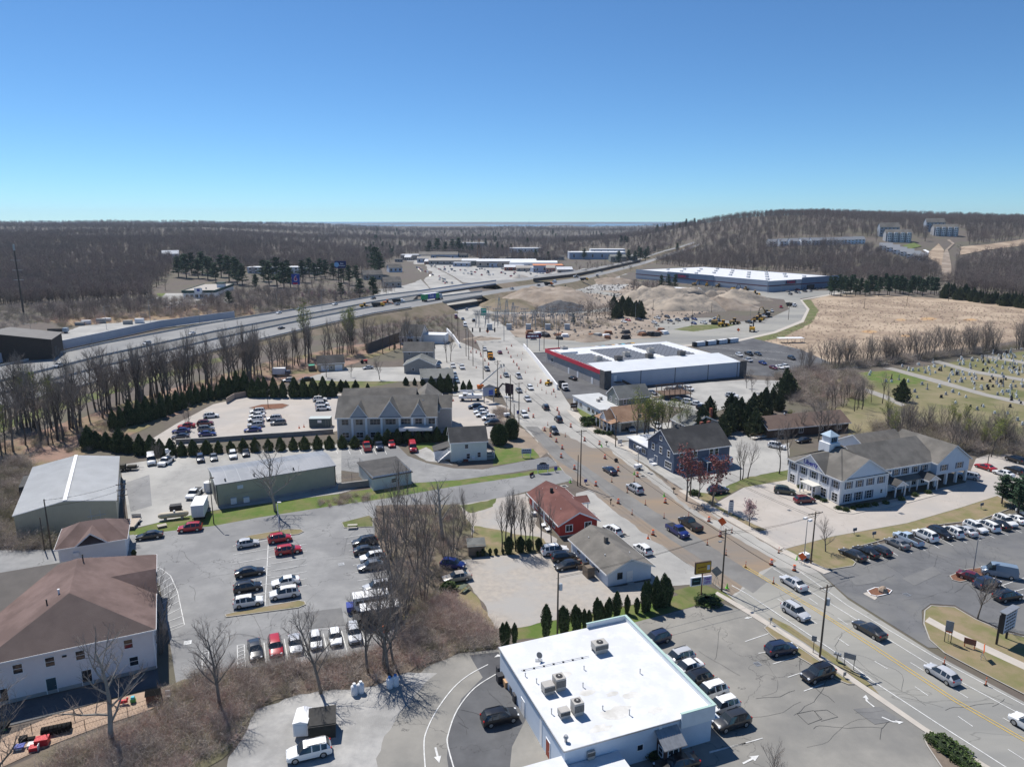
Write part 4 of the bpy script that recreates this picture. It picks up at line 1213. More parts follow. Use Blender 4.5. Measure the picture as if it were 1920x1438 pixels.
 # buildings
def shingle(name,c,c2):
 return mat(name,c,c2,0.5,0.95,bump=0.25,bsc=12,c3=tuple(x*0.8 for x in c),sc3=0.18)
sh_grey=shingle('shingle_grey',(0.155,0.145,0.13),(0.195,0.18,0.16))
sh_dark=shingle('shingle_dark',(0.075,0.073,0.072),(0.10,0.096,0.092))
sh_maroon=shingle('shingle_maroon',(0.165,0.113,0.10),(0.20,0.14,0.125))
sh_maroon2=shingle('shingle_maroon_red',(0.16,0.07,0.06),(0.195,0.092,0.078))
sh_tan=shingle('shingle_tan',(0.36,0.22,0.14),(0.42,0.27,0.18))
sh_green=shingle('shingle_greygreen',(0.17,0.175,0.165),(0.21,0.212,0.20))
membrane=mat('roof_membrane',(0.63,0.645,0.665),(0.57,0.58,0.60),0.16,0.75,c3=(0.67,0.68,0.695),sc3=0.4)
membrane_st=mat('roof_membrane_stained',(0.50,0.485,0.45),(0.66,0.65,0.62),0.6,0.9)
sid_white=mat('siding_white',(0.74,0.75,0.77),(0.70,0.71,0.73),0.8,0.7)
sid_blue_w=mat('siding_pale_blue',(0.58,0.65,0.74),(0.54,0.61,0.70),0.8,0.7)
sid_red=mat('siding_red',(0.40,0.045,0.035),(0.35,0.04,0.03),0.8,0.7)
sid_cream=mat('siding_cream',(0.70,0.73,0.66),(0.66,0.69,0.62),0.8,0.7)
sid_blue=mat('siding_slate_blue',(0.095,0.125,0.185),(0.08,0.105,0.16),0.8,0.7)
sid_beige=mat('siding_beige',(0.50,0.46,0.43),(0.46,0.425,0.40),0.8,0.7)
sid_pink=mat('siding_lilac_white',(0.74,0.70,0.70),(0.70,0.66,0.665),0.8,0.7)
sid_grey=mat('siding_grey',(0.30,0.295,0.285),(0.27,0.265,0.255),0.8,0.7)
sid_green=mat('siding_greygreen',(0.20,0.215,0.20),(0.18,0.195,0.18),0.8,0.7)
met_cream=mat('metal_cream',(0.44,0.43,0.33),(0.40,0.39,0.30),0.6,0.55)
met_roof=mat('metal_roof_white',(0.66,0.66,0.645),(0.58,0.58,0.565),0.3,0.5)
met_grey=mat('metal_roof_grey',(0.235,0.25,0.275),(0.20,0.215,0.24),0.25,0.5,c3=(0.29,0.30,0.32),sc3=0.1)
block_gr=mat('block_grey',(0.40,0.375,0.36),(0.34,0.32,0.305),0.5,0.9)
stone_dk=mat('stone_dark',(0.15,0.14,0.135),(0.10,0.095,0.09),0.8,0.95,bump=0.5,bsc=2)
wall_bluegrey=mat('panel_bluegrey',(0.42,0.47,0.55),(0.39,0.44,0.52),0.3,0.6)
red_trim=mat('red_band',(0.55,0.03,0.06),None,rough=0.5)
green_trim=mat('green_trim',(0.42,0.56,0.51),(0.38,0.52,0.47),1,0.6)
brown_door=mat('red_door',(0.30,0.06,0.035),None,rough=0.6)
ac_m=mat('ac_casing',(0.45,0.43,0.40),(0.37,0.355,0.33),0.9,0.6)
brick_m=mat('chimney_brick',(0.30,0.10,0.07),(0.24,0.08,0.06),3,0.9)
shutter_m=mat('shutter_blue',(0.10,0.13,0.19),None,rough=0.6)
blue_sign=mat('sign_blue',(0.045,0.07,0.30),None,rough=0.4)
def frame(p0,p1,z0=0.0):
 a,b=G(p0[0],p0[1],z0),G(p1[0],p1[1],z0)
 return Vector((a.x,a.y,0)),math.atan2(b.y-a.y,b.x-a.x),(b-a).length
WINC={}
def window(o,face,u,z,w,h,W,D,cols=1,rows=2,fm=None,t=0.09,name='window',pane=None,off=0.0,y0=0.0,x0=0.0):
 """frame mesh (part) with its pane (sub-part) on a wall face of the local box x0..W, y0..D"""
 fm=fm or white_p
 key=(round(w,2),round(h,2),cols,rows,fm.name,t,(pane or glass_m).name)
 if key not in WINC:
  b=MB()
  b.box(-w/2-t,w/2+t,-.07,.0,-t*1.2,0)
  b.box(-w/2-t,w/2+t,-.07,.0,h,h+t)
  for s in(-1,1):
   x=s*(w/2+t/2);b.box(x-t/2,x+t/2,-.06,0,0,h)
  for i in range(1,cols):
   x=-w/2+w*i/cols;b.box(x-.03,x+.03,-.05,0,0,h)
  for i in range(1,rows):
   zz=h*i/rows;b.box(-w/2,w/2,-.045,0,zz-.025,zz+.025)
  p=MB();p.quad((-w/2,-.02,0),(w/2,-.02,0),(w/2,-.02,h),(-w/2,-.02,h))
  WINC[key]=(b.mesh('window',fm),p.mesh('pane',pane or glass_m))
 pos={'f':(u,y0-off,z),'b':(u,D+off,z),'l':(x0-off,u,z),'r':(W+off,u,z)}[face]
 rz={'f':0,'b':math.pi,'l':-math.pi/2,'r':math.pi/2}[face]
 fo=link(name,WINC[key][0],o,pos,rz)
 link('pane',WINC[key][1],fo)
 return fo
def door(o,face,u,w,h,W,D,m=None,z=0.0,y0=0.0,x0=0.0,name='door'):
 b=MB();b.box(-w/2,w/2,-.05,.0,0,h,0);b.box(-w/2-.1,-w/2,-.07,0,0,h+.1,1);b.box(w/2,w/2+.1,-.07,0,0,h+.1,1);b.box(-w/2,w/2,-.07,0,h,h+.1,1)
 pos={'f':(u,y0,z),'b':(u,D,z),'l':(x0,u,z),'r':(W,u,z)}[face]
 rz={'f':0,'b':math.pi,'l':-math.pi/2,'r':math.pi/2}[face]
 d=b.build(name,[m or white_p,white_p],o,loc=pos,rz=rz)
 k=MB();k.cbox(w*.36,-.08,h*.46,.06,.06,.06);k.build('handle',steel,d)
 return d
def gable(o,x0,x1,y0,y1,z0,ze,zr,axis,rm,wm,ov=0.35,th=0.16,wall='wall',roof='roof',trim=None,walls=True,trims=True):
 """walls up to the eave with gable ends, and a two-slope roof slab"""
 w=MB()
 if axis=='x':
  ym=(y0+y1)/2
  if walls:
   w.quad((x0,y0,z0),(x1,y0,z0),(x1,y0,ze),(x0,y0,ze));w.quad((x1,y1,z0),(x0,y1,z0),(x0,y1,ze),(x1,y1,ze))
   w.ngon([(x1,y0,z0),(x1,y1,z0),(x1,y1,ze),(x1,ym,zr),(x1,y0,ze)]);w.ngon([(x0,y1,z0),(x0,y0,z0),(x0,y0,ze),(x0,ym,zr),(x0,y1,ze)])
  sl=(zr-ze)/(ym-y0)
  A=[(y0-ov,ze-sl*ov),(ym,zr),(y1+ov,ze-sl*ov)]
  R=MB()
  for(ya,za),(yb,zb)in((A[0],A[1]),(A[1],A[2])):
   n=len(R.v)
   for dz in(0.02,th):
    R.v+=[(x0-ov,ya,za+dz),(x1+ov,ya,za+dz),(x1+ov,yb,zb+dz),(x0-ov,yb,zb+dz)]
   for q in((3,2,1,0),(4,5,6,7),(0,1,5,4),(1,2,6,5),(2,3,7,6),(3,0,4,7)):
    R.f.append(tuple(n+i for i in q));R.m.append(0)
 else:
  xm=(x0+x1)/2
  if walls:
   w.quad((x0,y1,z0),(x0,y0,z0),(x0,y0,ze),(x0,y1,ze));w.quad((x1,y0,z0),(x1,y1,z0),(x1,y1,ze),(x1,y0,ze))
   w.ngon([(x0,y0,z0),(x1,y0,z0),(x1,y0,ze),(xm,y0,zr),(x0,y0,ze)]);w.ngon([(x1,y1,z0),(x0,y1,z0),(x0,y1,ze),(xm,y1,zr),(x1,y1,ze)])
  sl=(zr-ze)/(xm-x0)
  A=[(x0-ov,ze-sl*ov),(xm,zr),(x1+ov,ze-sl*ov)]
  R=MB()
  for(xa,za),(xb,zb)in((A[0],A[1]),(A[1],A[2])):
   n=len(R.v)
   for dz in(0.02,th):
    R.v+=[(xa,y1+ov,za+dz),(xa,y0-ov,za+dz),(xb,y0-ov,zb+dz),(xb,y1+ov,zb+dz)]
   for q in((3,2,1,0),(4,5,6,7),(0,1,5,4),(1,2,6,5),(2,3,7,6),(3,0,4,7)):
    R.f.append(tuple(n+i for i in q));R.m.append(0)
 if walls:
  w.build(wall,wm,o)
 r=R.build(roof,rm,o)
 if trims:
  t=MB();e=0.10
  if axis=='x':
   for(ya,za)in(A[0],A[2]):
    s=-1 if ya<ym else 1
    yy=sorted((ya,ya+s*.05));t.box(x0-ov,x1+ov,yy[0],yy[1],za-.10,za+th)
   for xx,s in((x0-ov,-1),(x1+ov,1)):
    for(ya,za),(yb,zb)in((A[0],A[1]),(A[1],A[2])):
     t.quad((xx+s*.012,ya,za-.12),(xx+s*.012,yb,zb-.12),(xx+s*.012,yb,zb+th),(xx+s*.012,ya,za+th))
  else:
   for(xa,za)in(A[0],A[2]):
    s=-1 if xa<xm else 1
    xx=sorted((xa,xa+s*.05));t.box(xx[0],xx[1],y0-ov,y1+ov,za-.10,za+th)
   for yy,s in((y0-ov,-1),(y1+ov,1)):
    for(xa,za),(xb,zb)in((A[0],A[1]),(A[1],A[2])):
     t.quad((xa,yy+s*.012,za-.12),(xb,yy+s*.012,zb-.12),(xb,yy+s*.012,zb+th),(xa,yy+s*.012,za+th))
  t.build('fascia',trim or white_p,r)
 return r
def hip(o,x0,x1,y0,y1,ze,zr,rm,axis='x',ov=0.4,k=1.0,roof='roof',rm2=None):
 x0,x1,y0,y1=x0-ov,x1+ov,y0-ov,y1+ov
 b=MB()
 e=[(x0,y0,ze),(x1,y0,ze),(x1,y1,ze),(x0,y1,ze)]
 if axis=='x':
  d=(y1-y0)/2*k
  a,c=(x0+d,(y0+y1)/2,zr),(x1-d,(y0+y1)/2,zr)
  b.quad(e[0],e[1],c,a);b.quad(e[2],e[3],a,c);b.tri(e[1],e[2],c,1);b.tri(e[3],e[0],a,1)
 else:
  d=(x1-x0)/2*k
  a,c=((x0+x1)/2,y0+d,zr),((x0+x1)/2,y1-d,zr)
  b.tri(e[0],e[1],a,1);b.quad(e[1],e[2],c,a);b.tri(e[2],e[3],c,1);b.quad(e[3],e[0],a,c)
 b.quad(e[3],e[2],e[1],e[0])
 r=b.build(roof,[rm,rm2 or rm],o)
 t=MB()
 t.box(x0,x1,y0-.05,y0,ze-.18,ze+.03);t.box(x0,x1,y1,y1+.05,ze-.18,ze+.03)
 t.box(x0-.05,x0,y0,y1,ze-.18,ze+.03);t.box(x1,x1+.05,y0,y1,ze-.18,ze+.03)
 t.build('fascia',white_p,r)
 return r
def walls(o,x0,x1,y0,y1,z0,z1,m,name='wall',top=False):
 b=MB()
 b.quad((x0,y0,z0),(x1,y0,z0),(x1,y0,z1),(x0,y0,z1));b.quad((x1,y0,z0),(x1,y1,z0),(x1,y1,z1),(x1,y0,z1))
 b.quad((x1,y1,z0),(x0,y1,z0),(x0,y1,z1),(x1,y1,z1));b.quad((x0,y1,z0),(x0,y0,z0),(x0,y0,z1),(x0,y1,z1))
 if top:
  b.quad((x0,y0,z1),(x1,y0,z1),(x1,y1,z1),(x0,y1,z1))
 return b.build(name,m,o)
def boxp(o,name,m,*boxes):
 b=MB()
 for q in boxes:
  b.box(*q)
 return b.build(name,m,o)
def pipes(o,m,pts,name='vent_pipe',r=0.07,h=0.5):
 for x,y,z in pts:
  b=MB();b.cyl(0,0,-.3,h,r,8);b.cyl(0,0,h,h+.06,r*1.35,8)
  b.build(name,m,o,loc=(x,y,z))
def text_mesh(s,size,m,bold=0.0,depth=0.01):
 cu=bpy.data.curves.new('lettering','FONT')
 cu.body=s;cu.size=size;cu.align_x='CENTER';cu.align_y='CENTER';cu.extrude=depth;cu.offset=bold;cu.resolution_u=2
 t=bpy.data.objects.new('t',cu)
 COL.objects.link(t)
 dg=bpy.context.evaluated_depsgraph_get();dg.update()
 me=bpy.data.meshes.new_from_object(t.evaluated_get(dg))
 bpy.data.objects.remove(t);bpy.data.curves.remove(cu)
 me.name='lettering'
 me.materials.clear();me.materials.append(m)
 return me
def lettering(o,s,size,m,pos,rz=0.0,bold=0.0):
 e=link('lettering',text_mesh(s,size,m,bold),o,pos)
 e.rotation_euler=(math.pi/2,0,rz)
 return e
def local(o,px,py,z):
 """pixel at height z -> coordinates in the frame of thing o"""
 p=G(px,py,z)-Vector((o.location.x,o.location.y,0))
 a=-o.rotation_euler.z
 return Vector((p.x*math.cos(a)-p.y*math.sin(a),p.x*math.sin(a)+p.y*math.cos(a),z))
 # 1 flat white-roofed restaurant (foreground)
A=G(1059,1408,4.2)
o=thing('restaurant','blue-grey sided restaurant with flat white membrane roof and green parapet edge','building',(A.x,A.y,0),math.radians(20.8))
RST=o
W,D=19.0,20.6
walls(o,0,W,0,D,0,4.2,sid_blue_w)
b=MB();b.box(-.12,W,-.12,D+.12,4.2,4.32);b.build('roof',membrane,o)
st=MB()
for cx_,cy_,r_,s_ in((8.2,3.4,1.9,1),(5.2,1.7,1.1,2),(11.5,5.6,1.0,3),(3.6,5.6,1.3,4),(12.6,2.1,.9,5),(6.6,7.9,.9,6),(9.4,6.6,.8,7),(5.6,12.2,1.0,8)):
 rg_=random.Random(s_)
 st.ngon([(cx_+r_*math.cos(t*.449)*rg_.uniform(.55,1.1)*1.35,cy_+r_*math.sin(t*.449)*rg_.uniform(.5,1.0)*.8,4.324+s_*.0006)for t in range(14)])
st.build('roof_stain',membrane_st,bpy.data.objects[o.children[-1].name])
boxp(o,'gutter',steel,(-.22,-.12,-.1,D+.12,4.18,4.34),(-.12,W-4.6,-.2,-.12,4.18,4.34))
boxp(o,'parapet',mat('parapet_white',(0.76,0.79,0.80),(0.7,0.73,0.74),1,.7),(W-.02,W+.22,-.28,D+.12,3.1,5.0),(W-6.0,W-.02,D,D+.14,4.15,5.0),(W-4.4,W-.02,-.3,-.12,3.1,5.0))
boxp(o,'parapet_cap',green_trim,(W-.08,W+.3,-.34,D+.18,5.0,5.07),(W-6.1,W-.08,D-.06,D+.2,5.0,5.07),(W-4.5,W-.08,-.36,-.06,5.0,5.07))
boxp(o,'awning_skirt',mat('skirt_bluegrey',(.48,.52,.57),None,rough=.6),(W+.22,W+.9,-.3,D*.96,3.05,3.2))
for i,y in enumerate((4.5,8.0,11.5,15.0)):
 window(o,'r',y,1.0,2.2,1.3,W,D,3,1)
for x in(6.2,9.4):
 window(o,'f',x,1.6,.7,.7,W,D,1,1)
boxp(o,'trim_board',white_p,(W*.62,W*.64,-.06,0,0,4.1),(-.05,0,D*.3,D*.33,0,4.1))
door(o,'l',4.4,1.0,2.2,W,D,brown_door);door(o,'l',12.2,1.0,2.1,W,D)
vb=thing('entrance_porch','small brown entrance porch with standing-seam metal roof on the restaurant front','porch',o.matrix_basis@Vector((12.7,0,0)),o.rotation_euler.z)
boxp(vb,'wall',mat('porch_brown',(0.085,0.045,0.035),(0.11,0.06,0.05),2),(-1.1,1.1,-1.7,-.02,0,2.6))
b=MB();b.quad((-1.5,-2.2,2.55),(1.5,-2.2,2.55),(1.5,.0,3.65),(-1.5,0,3.65));b.quad((-1.5,0,3.55),(1.5,0,3.55),(1.5,-2.2,2.45),(-1.5,-2.2,2.45));b.quad((-1.5,-2.2,2.45),(1.5,-2.2,2.45),(1.5,-2.2,2.55),(-1.5,-2.2,2.55));b.quad((-1.5,0,3.55),(-1.5,-2.2,2.45),(-1.5,-2.2,2.55),(-1.5,0,3.65));b.quad((1.5,-2.2,2.45),(1.5,0,3.55),(1.5,0,3.65),(1.5,-2.2,2.55))
r=b.build('roof',steel,vb)
for i in range(9):
 x=-1.4+i*.35
 s=MB();s.quad((x-.02,-2.2,2.60),(x+.02,-2.2,2.60),(x+.02,0,3.70),(x-.02,0,3.70));s.quad((x-.02,-2.2,2.55),(x-.02,-2.2,2.6),(x-.02,0,3.7),(x-.02,0,3.65));s.build('seam',steel,r)
window(vb,'f',0,.9,1.3,1.1,1.1,-.02,2,2,y0=-1.7)
window(vb,'l',-.9,.9,.8,1.1,1.1,-.02,1,2,x0=-1.1)
w1=thing('restaurant_annex','low white-roofed annex at the corner of the restaurant','building',o.matrix_basis@Vector((-6.3,-6.2,0)),o.rotation_euler.z)
walls(w1,0,6.3,0,6.9,0,2.9,sid_blue_w)
boxp(w1,'roof',membrane,(-.12,6.28,-.12,7.0,2.9,3.02));boxp(w1,'gutter',steel,(-.22,-.12,-.1,7.0,2.86,3.04))
window(w1,'l',2.4,1.0,1.0,1.0,6.3,6.9);door(w1,'l',4.6,.95,2.1,6.3,6.9)
w2=thing('restaurant_annex','lower flat white roof section below the restaurant front wall','building',o.matrix_basis@Vector((0.05,-4.2,0)),o.rotation_euler.z)
walls(w2,0,6.4,-4,4.1,0,2.3,sid_blue_w);boxp(w2,'roof',membrane,(-.03,6.5,-4.1,4.1,2.3,2.42))
window(w2,'r',1.5,.9,.9,.9,6.4,4.1)
def ac_unit(px,py,w=1.5,d=1.3,h=1.2,lab='',z=4.32,rz=None,curb=.35,fan=True):
 p=G(px,py,z)
 a=thing('rooftop_air_conditioner',lab,'air conditioner',(p.x,p.y,z),RST.rotation_euler.z if rz is None else rz,'rooftop plant of the restaurant')
 boxp(a,'base_rail',ac_m,(-w*.46,w*.46,-d*.46,-d*.36,0,curb),(-w*.46,w*.46,d*.36,d*.46,0,curb))
 boxp(a,'casing',ac_m,(-w/2,w/2,-d/2,d/2,curb,curb+h))
 g_=MB()
 for i in range(6):
  zz=curb+h*(.18+.11*i);g_.box(-w/2-.02,w/2+.02,-d/2-.02,-d/2,zz,zz+h*.05)
 g_.build('louvre',trim_m,a)
 if fan:
  f_=MB();f_.cyl(0,0,curb+h,curb+h+.05,min(w,d)*.33,16);fo=f_.build('fan_grille',trim_m,a)
  k=MB();k.cyl(0,0,curb+h+.05,curb+h+.1,.12,8);[k.box(-.02+0*i,.02,0,min(w,d)*.32,curb+h+.052,curb+h+.06)for i in range(1)];k.build('fan_hub',ac_m,fo)
 return a
ac_unit(1124,1221,1.9,1.4,.85,'wide air conditioner on rails near the back of the white roof',curb=.55)
ac_unit(1048,1290,1.3,1.3,1.35,'tall air conditioner beside the bare metal duct box on the white roof')
ac_unit(1027,1298,1.35,1.2,.9,'bare galvanised duct box on the white roof',fan=False)
ac_unit(1082,1337,1.2,1.2,1.35,'tall air conditioner beside the blue-tarped duct on the white roof')
ac_unit(1057,1343,1.2,1.0,.65,'blue-topped duct box on the white roof',fan=False)
ac_unit(1106,1420,.9,.8,.7,'small white air handler on the lower roof',z=2.42,fan=False)
p=G(1010,1238,4.32)
a=thing('satellite_dish','grey satellite dish on a tripod on the white roof','satellite dish',(p.x,p.y,4.32),0)
b=MB();b.cyl(0,0,0,.75,.035,6);b.build('mast',steel,a);boxp(a,'base',steel,(-.45,.45,-.3,.3,0,.08))
b=MB();b.tube([(0,0,.7),(.05,-.06,.78),(.09,-.12,.86)],[.08,.34,.42],14);b.build('dish',mat('dish_grey',(.16,.165,.17),None,rough=.6),a)
pv=thing('roof_conduit','long grey conduit on small blocks across the white roof','conduit',(0,0,0))
q0,q1,q2=G(977,1258,4.32),G(1104,1231,4.32),G(1060,1300,4.32)
b=MB();b.tube([(q0.x,q0.y,4.46),(q1.x,q1.y,4.46)],.03,5);b.build('pipe',steel,pv)
for i in range(7):
 c=q0.lerp(q1,(i+.3)/7);boxp(pv,'block',black_m,(c.x-.12,c.x+.12,c.y-.1,c.y+.1,4.325,4.44))
for i,(x,y)in enumerate(((985,1268),(1006,1280),(1034,1338),(1095,1255),(1093,1288),(1180,1340),(1130,1330),(1200,1262))):
 q=G(x,y,4.32);b=MB();b.cyl(0,0,0,.45+.1*(i%3),.06,7);b.cyl(0,0,.45+.1*(i%3),.53+.1*(i%3),.1,7)
 tag(b.build('roof_vent',steel,None,loc=(q.x,q.y,4.32)),'short metal vent pipe on the flat white roof','vent','vents on the white roof')
q=G(1061,1390,4.32);b=MB();b.cyl(0,0,0,.55,.17,10);b.cyl(0,0,.55,.8,.3,10,0,.2);tag(b.build('roof_exhaust',steel,None,loc=(q.x,q.y,4.32)),'mushroom exhaust fan on the restaurant roof corner','vent')
for i,(x,y,w,h,c,lab,nm)in enumerate(((936,1262,.7,1.0,(.05,.05,.055),'open grey bin beside the gas meter pipes','bin'),(938,1278,.9,1.1,(.04,.04,.045),'black wheeled bin beside the cardboard box','bin'),(951,1286,.9,.9,(.5,.31,.17),'tan cardboard box against the restaurant wall','box'),(962,1300,.75,1.0,(.05,.05,.055),'dark wheeled bin below the cardboard box','bin'),(968,1315,.8,1.1,(.05,.05,.055),'dark wheeled bin nearest the red side door','bin'),(991,1348,.5,.6,(.4,.27,.16),'small carton beside the red side door','box'))):
 q=G(x,y);rz=RST.rotation_euler.z
 mm=mat('clutter_%d'%i,c,None,rough=.7)
 a=thing('waste_bin' if nm=='bin' else 'cardboard_box',lab,nm,(q.x,q.y,0.02),rz)
 b=MB();b.box(-w/2,w/2,-w/2,w/2,0,h);b.build('body',mm,a)
 if nm=='bin':
  b=MB();b.box(-w*.54,w*.54,-w*.56,w*.54,h,h+.07);b.build('lid',mm,a)
  for s in(-1,1):
   b=MB();b.tube([(s*w*.4-.04,w*.45,.1),(s*w*.4+.04,w*.45,.1)],.1,8);b.build('wheel',rubber,a)
 else:
  b=MB();b.quad((-w/2,-w/2,h),(w/2,-w/2,h),(w/2,-w*.8,h+.15),(-w/2,-w*.8,h+.15));b.build('flap',mm,a)
  # 2 white shop with grey gable roof
org,rz,W=frame((1139,1100),(1220,1084))
o=thing('small_shop','white single-storey shop with grey shingled gable roof beside the gravel lot','building',org,rz)
D=14.2
gable(o,0,W,0,D,0,2.55,4.4,'y',sh_grey,sid_blue_w,ov=.5)
window(o,'f',2.3,1.1,.8,1.0,W,D,1,2,fm=trim_m);door(o,'f',4.2,.95,2.1,W,D)
for y in(3.5,7.5,11):
 window(o,'l',y,1.1,1.2,.9,W,D,2,1)
for y in(2.5,6,9.5,12.5):
 window(o,'r',y,.9,1.4,1.2,W,D,2,1)
b=MB();b.cbox(W*.42,D*.52,3.4,.6,.6,1.9);c=b.build('chimney',mat('chimney_metal',(.12,.11,.1),None),o);pipes(o,white_p,[(W*.2,D*.3,3.2),(W*.25,D*.8,3.3),(W*.7,D*.22,3.4)])
boxp(o,'door_step',conc_pale,(3.6,4.8,-1.0,-.01,0,.15))
q=local(o,1115,1088,0)
for i,(yy,hh,ww,lab)in enumerate(((4.6,2.0,2.0,'brown wooden bin enclosure against the white shop wall'),(7.6,.8,.9,'pale wooden crate against the white shop wall'),(9.0,1.1,1.0,'weathered storage chest against the white shop wall'))):
 e=thing('bin_enclosure',lab,'enclosure',o.matrix_basis@Vector((-1.35,yy,0.03)),rz)
 wm_=mat('weathered_wood',(.16,.125,.095),(.21,.17,.13),2)
 for k in range(int(ww/.2)):
  boxp(e,'board',wm_,(-.6,-.56,-ww/2+k*.2,-ww/2+k*.2+.18,0,hh))
 boxp(e,'side_panel',wm_,(-.56,.75,-ww/2-.04,-ww/2,0,hh),(-.56,.75,ww/2,ww/2+.04,0,hh));boxp(e,'lid',wm_,(-.5,.7,-ww/2+.02,ww/2-.02,hh*.8,hh*.84))
 # 3 red building
org,rz,W=frame((1049,1007),(1119,997))
o=thing('red_building','red sided single-storey building with maroon shingled gable roof','building',org,rz)
D=17.5
gable(o,0,W,0,D,0,2.7,4.7,'y',sh_maroon2,sid_red,ov=.5)
window(o,'f',2.0,1.0,1.3,1.25,W,D,2,1,t=.13);window(o,'f',6.0,1.1,1.3,1.25,W,D,2,1,t=.13)
for y in(3,6.5,10,13):
 window(o,'l',y,.9,1.2,1.2,W,D,2,1,t=.12)
door(o,'l',8.4,1.0,2.1,W,D);door(o,'l',15,1.0,2.1,W,D)
for y in(4,9,14):
 window(o,'r',y,.9,1.5,1.2,W,D,2,1,t=.12)
gable(o,W-.5,W+2.2,9.0,12.0,2.55,2.6,3.4,'x',sh_maroon2,sid_red,ov=.25,wall='porch_wall',roof='porch_roof')
for y in(9.1,11.9):
 boxp(o,'porch_post',white_p,(W+2.0,W+2.15,y-.07,y+.07,0,2.6))
b=MB();b.cbox(W*.38,D*.70,3.6,.55,.55,1.7);b.build('chimney',mat('chimney_black',(.03,.03,.03),None),o)
pipes(o,white_p,[(W*.25,D*.25,3.4),(W*.33,D*.5,3.6),(W*.6,D*.8,4.0),(W*.3,D*.9,3.5)])
boxp(o,'footing',conc_pale,(-.03,W+.03,-.03,D+.03,0,.25))
for i,(u,v_,lab)in enumerate(((-1.2,3.4,'white wicker garden seat beside the red wall'),(-1.3,5.6,'pale garden bench beside the red wall'),(-1.2,11.5,'white patio table beside the red wall'))):
 e=thing('garden_furniture',lab,'furniture',o.matrix_basis@Vector((u,v_,0.04)),rz)
 boxp(e,'seat',white_p,(-.4,.4,-.6,.6,.38,.46));boxp(e,'backrest',white_p,(.36,.42,-.6,.6,.46,.9))if i<2 else boxp(e,'top',white_p,(-.5,.5,-.5,.5,.66,.72))
 for sx in(-.35,.35):
  for sy in(-.52,.52):
   boxp(e,'leg',white_p,(sx-.03,sx+.03,sy-.03,sy+.03,0,.38))
   # 4 cream two-storey house
org,rz,W=frame((846,866),(913,862))
o=thing('cream_house','cream two-storey house with dark roof and white outside stairs','house',org,rz)
D=7.4
gable(o,0,W,0,D,0,5.2,8.0,'x',sh_dark,sid_cream,ov=.35)
for u,z in((4.0,3.4),(4.4,.7),(7.2,.9)):
 window(o,'f',u,z,.8,1.0 if z>3 else 1.25,W,D,1,2)
window(o,'l',3.6,5.5,.8,1.0,W,D);window(o,'l',2.2,3.2,.8,1.2,W,D)
for u in(2,5.5):
 window(o,'r',u,3.4,.8,1.2,W,D)
boxp(o,'lean_to_wall',sid_white,(-4.0,-.01,2.2,6.5,0,2.4));b=MB()
b.quad((-4.3,1.9,2.4),(0,1.9,3.6),(0,6.8,3.6),(-4.3,6.8,2.4));b.quad((-4.3,6.8,2.3),(0,6.8,3.5),(0,1.9,3.5),(-4.3,1.9,2.3));b.quad((-4.3,1.9,2.3),(0,1.9,3.5),(0,1.9,3.6),(-4.3,1.9,2.4));b.quad((-4.3,6.8,2.3),(-4.3,1.9,2.3),(-4.3,1.9,2.4),(-4.3,6.8,2.4));b.build('lean_to_roof',sh_dark,o)
b=MB();b.quad((W,.4,3.1),(W+2.2,.4,2.3),(W+2.2,6.8,2.3),(W,6.8,3.1));b.quad((W,.4,3.0),(W,6.8,3.0),(W+2.2,6.8,2.2),(W+2.2,.4,2.2));b.quad((W,.4,3.0),(W+2.2,.4,2.2),(W+2.2,.4,2.3),(W,.4,3.1));b.build('porch_roof',sh_dark,o)
for y in(.6,3.6,6.6):
 boxp(o,'porch_post',white_p,(W+1.95,W+2.1,y-.07,y+.07,0,2.3))
boxp(o,'porch_floor',conc_pale,(W,W+2.15,.4,6.8,0,.35));boxp(o,'porch_rail',white_p,(W+1.98,W+2.06,.6,6.6,1.1,1.18),(W+.1,W+2.06,.46,.54,1.1,1.18))
n_st=13
stair=bpy.data.objects.new('outside_stair',None);COL.objects.link(stair);stair.parent=o
for i in range(n_st):
 x=-3.4+i*.24;z=.2*(i+1)
 boxp(stair,'tread',white_p,(x,x+.28,.1,1.25,z-.05,z))
for y in(.06,1.29):
 b=MB()
 for dz in(0,.45,.9):
  b.tube([(-3.4,y,.1+dz),(-.25,y,2.65+dz)],.05,4)
 for i in range(7):
  x=-3.4+i*.52;b.tube([(x,y,0.1+.81*(x+3.4)*1.0*.99),(x,y,.1+.81*(x+3.4)+.95)],.035,4)
 b.build('stair_rail',white_p,stair)
boxp(stair,'landing',white_p,(-.28,-.01,.0,2.2,2.58,2.66))
for i in range(2):
 boxp(stair,'stair_post',white_p,(-.26,-.16,.05+i*2.0,.15+i*2.0,0,3.6))
boxp(o,'air_conditioner',white_p,(5.3,6.1,-.45,-.05,.5,1.1));boxp(o,'hatch',mat('hatch_rust',(.2,.06,.04),None),(3.1,4.3,-.6,-.02,0,.6));boxp(o,'cellar_steps',conc_pale,(1.5,2.6,-.9,-.05,0,.3))
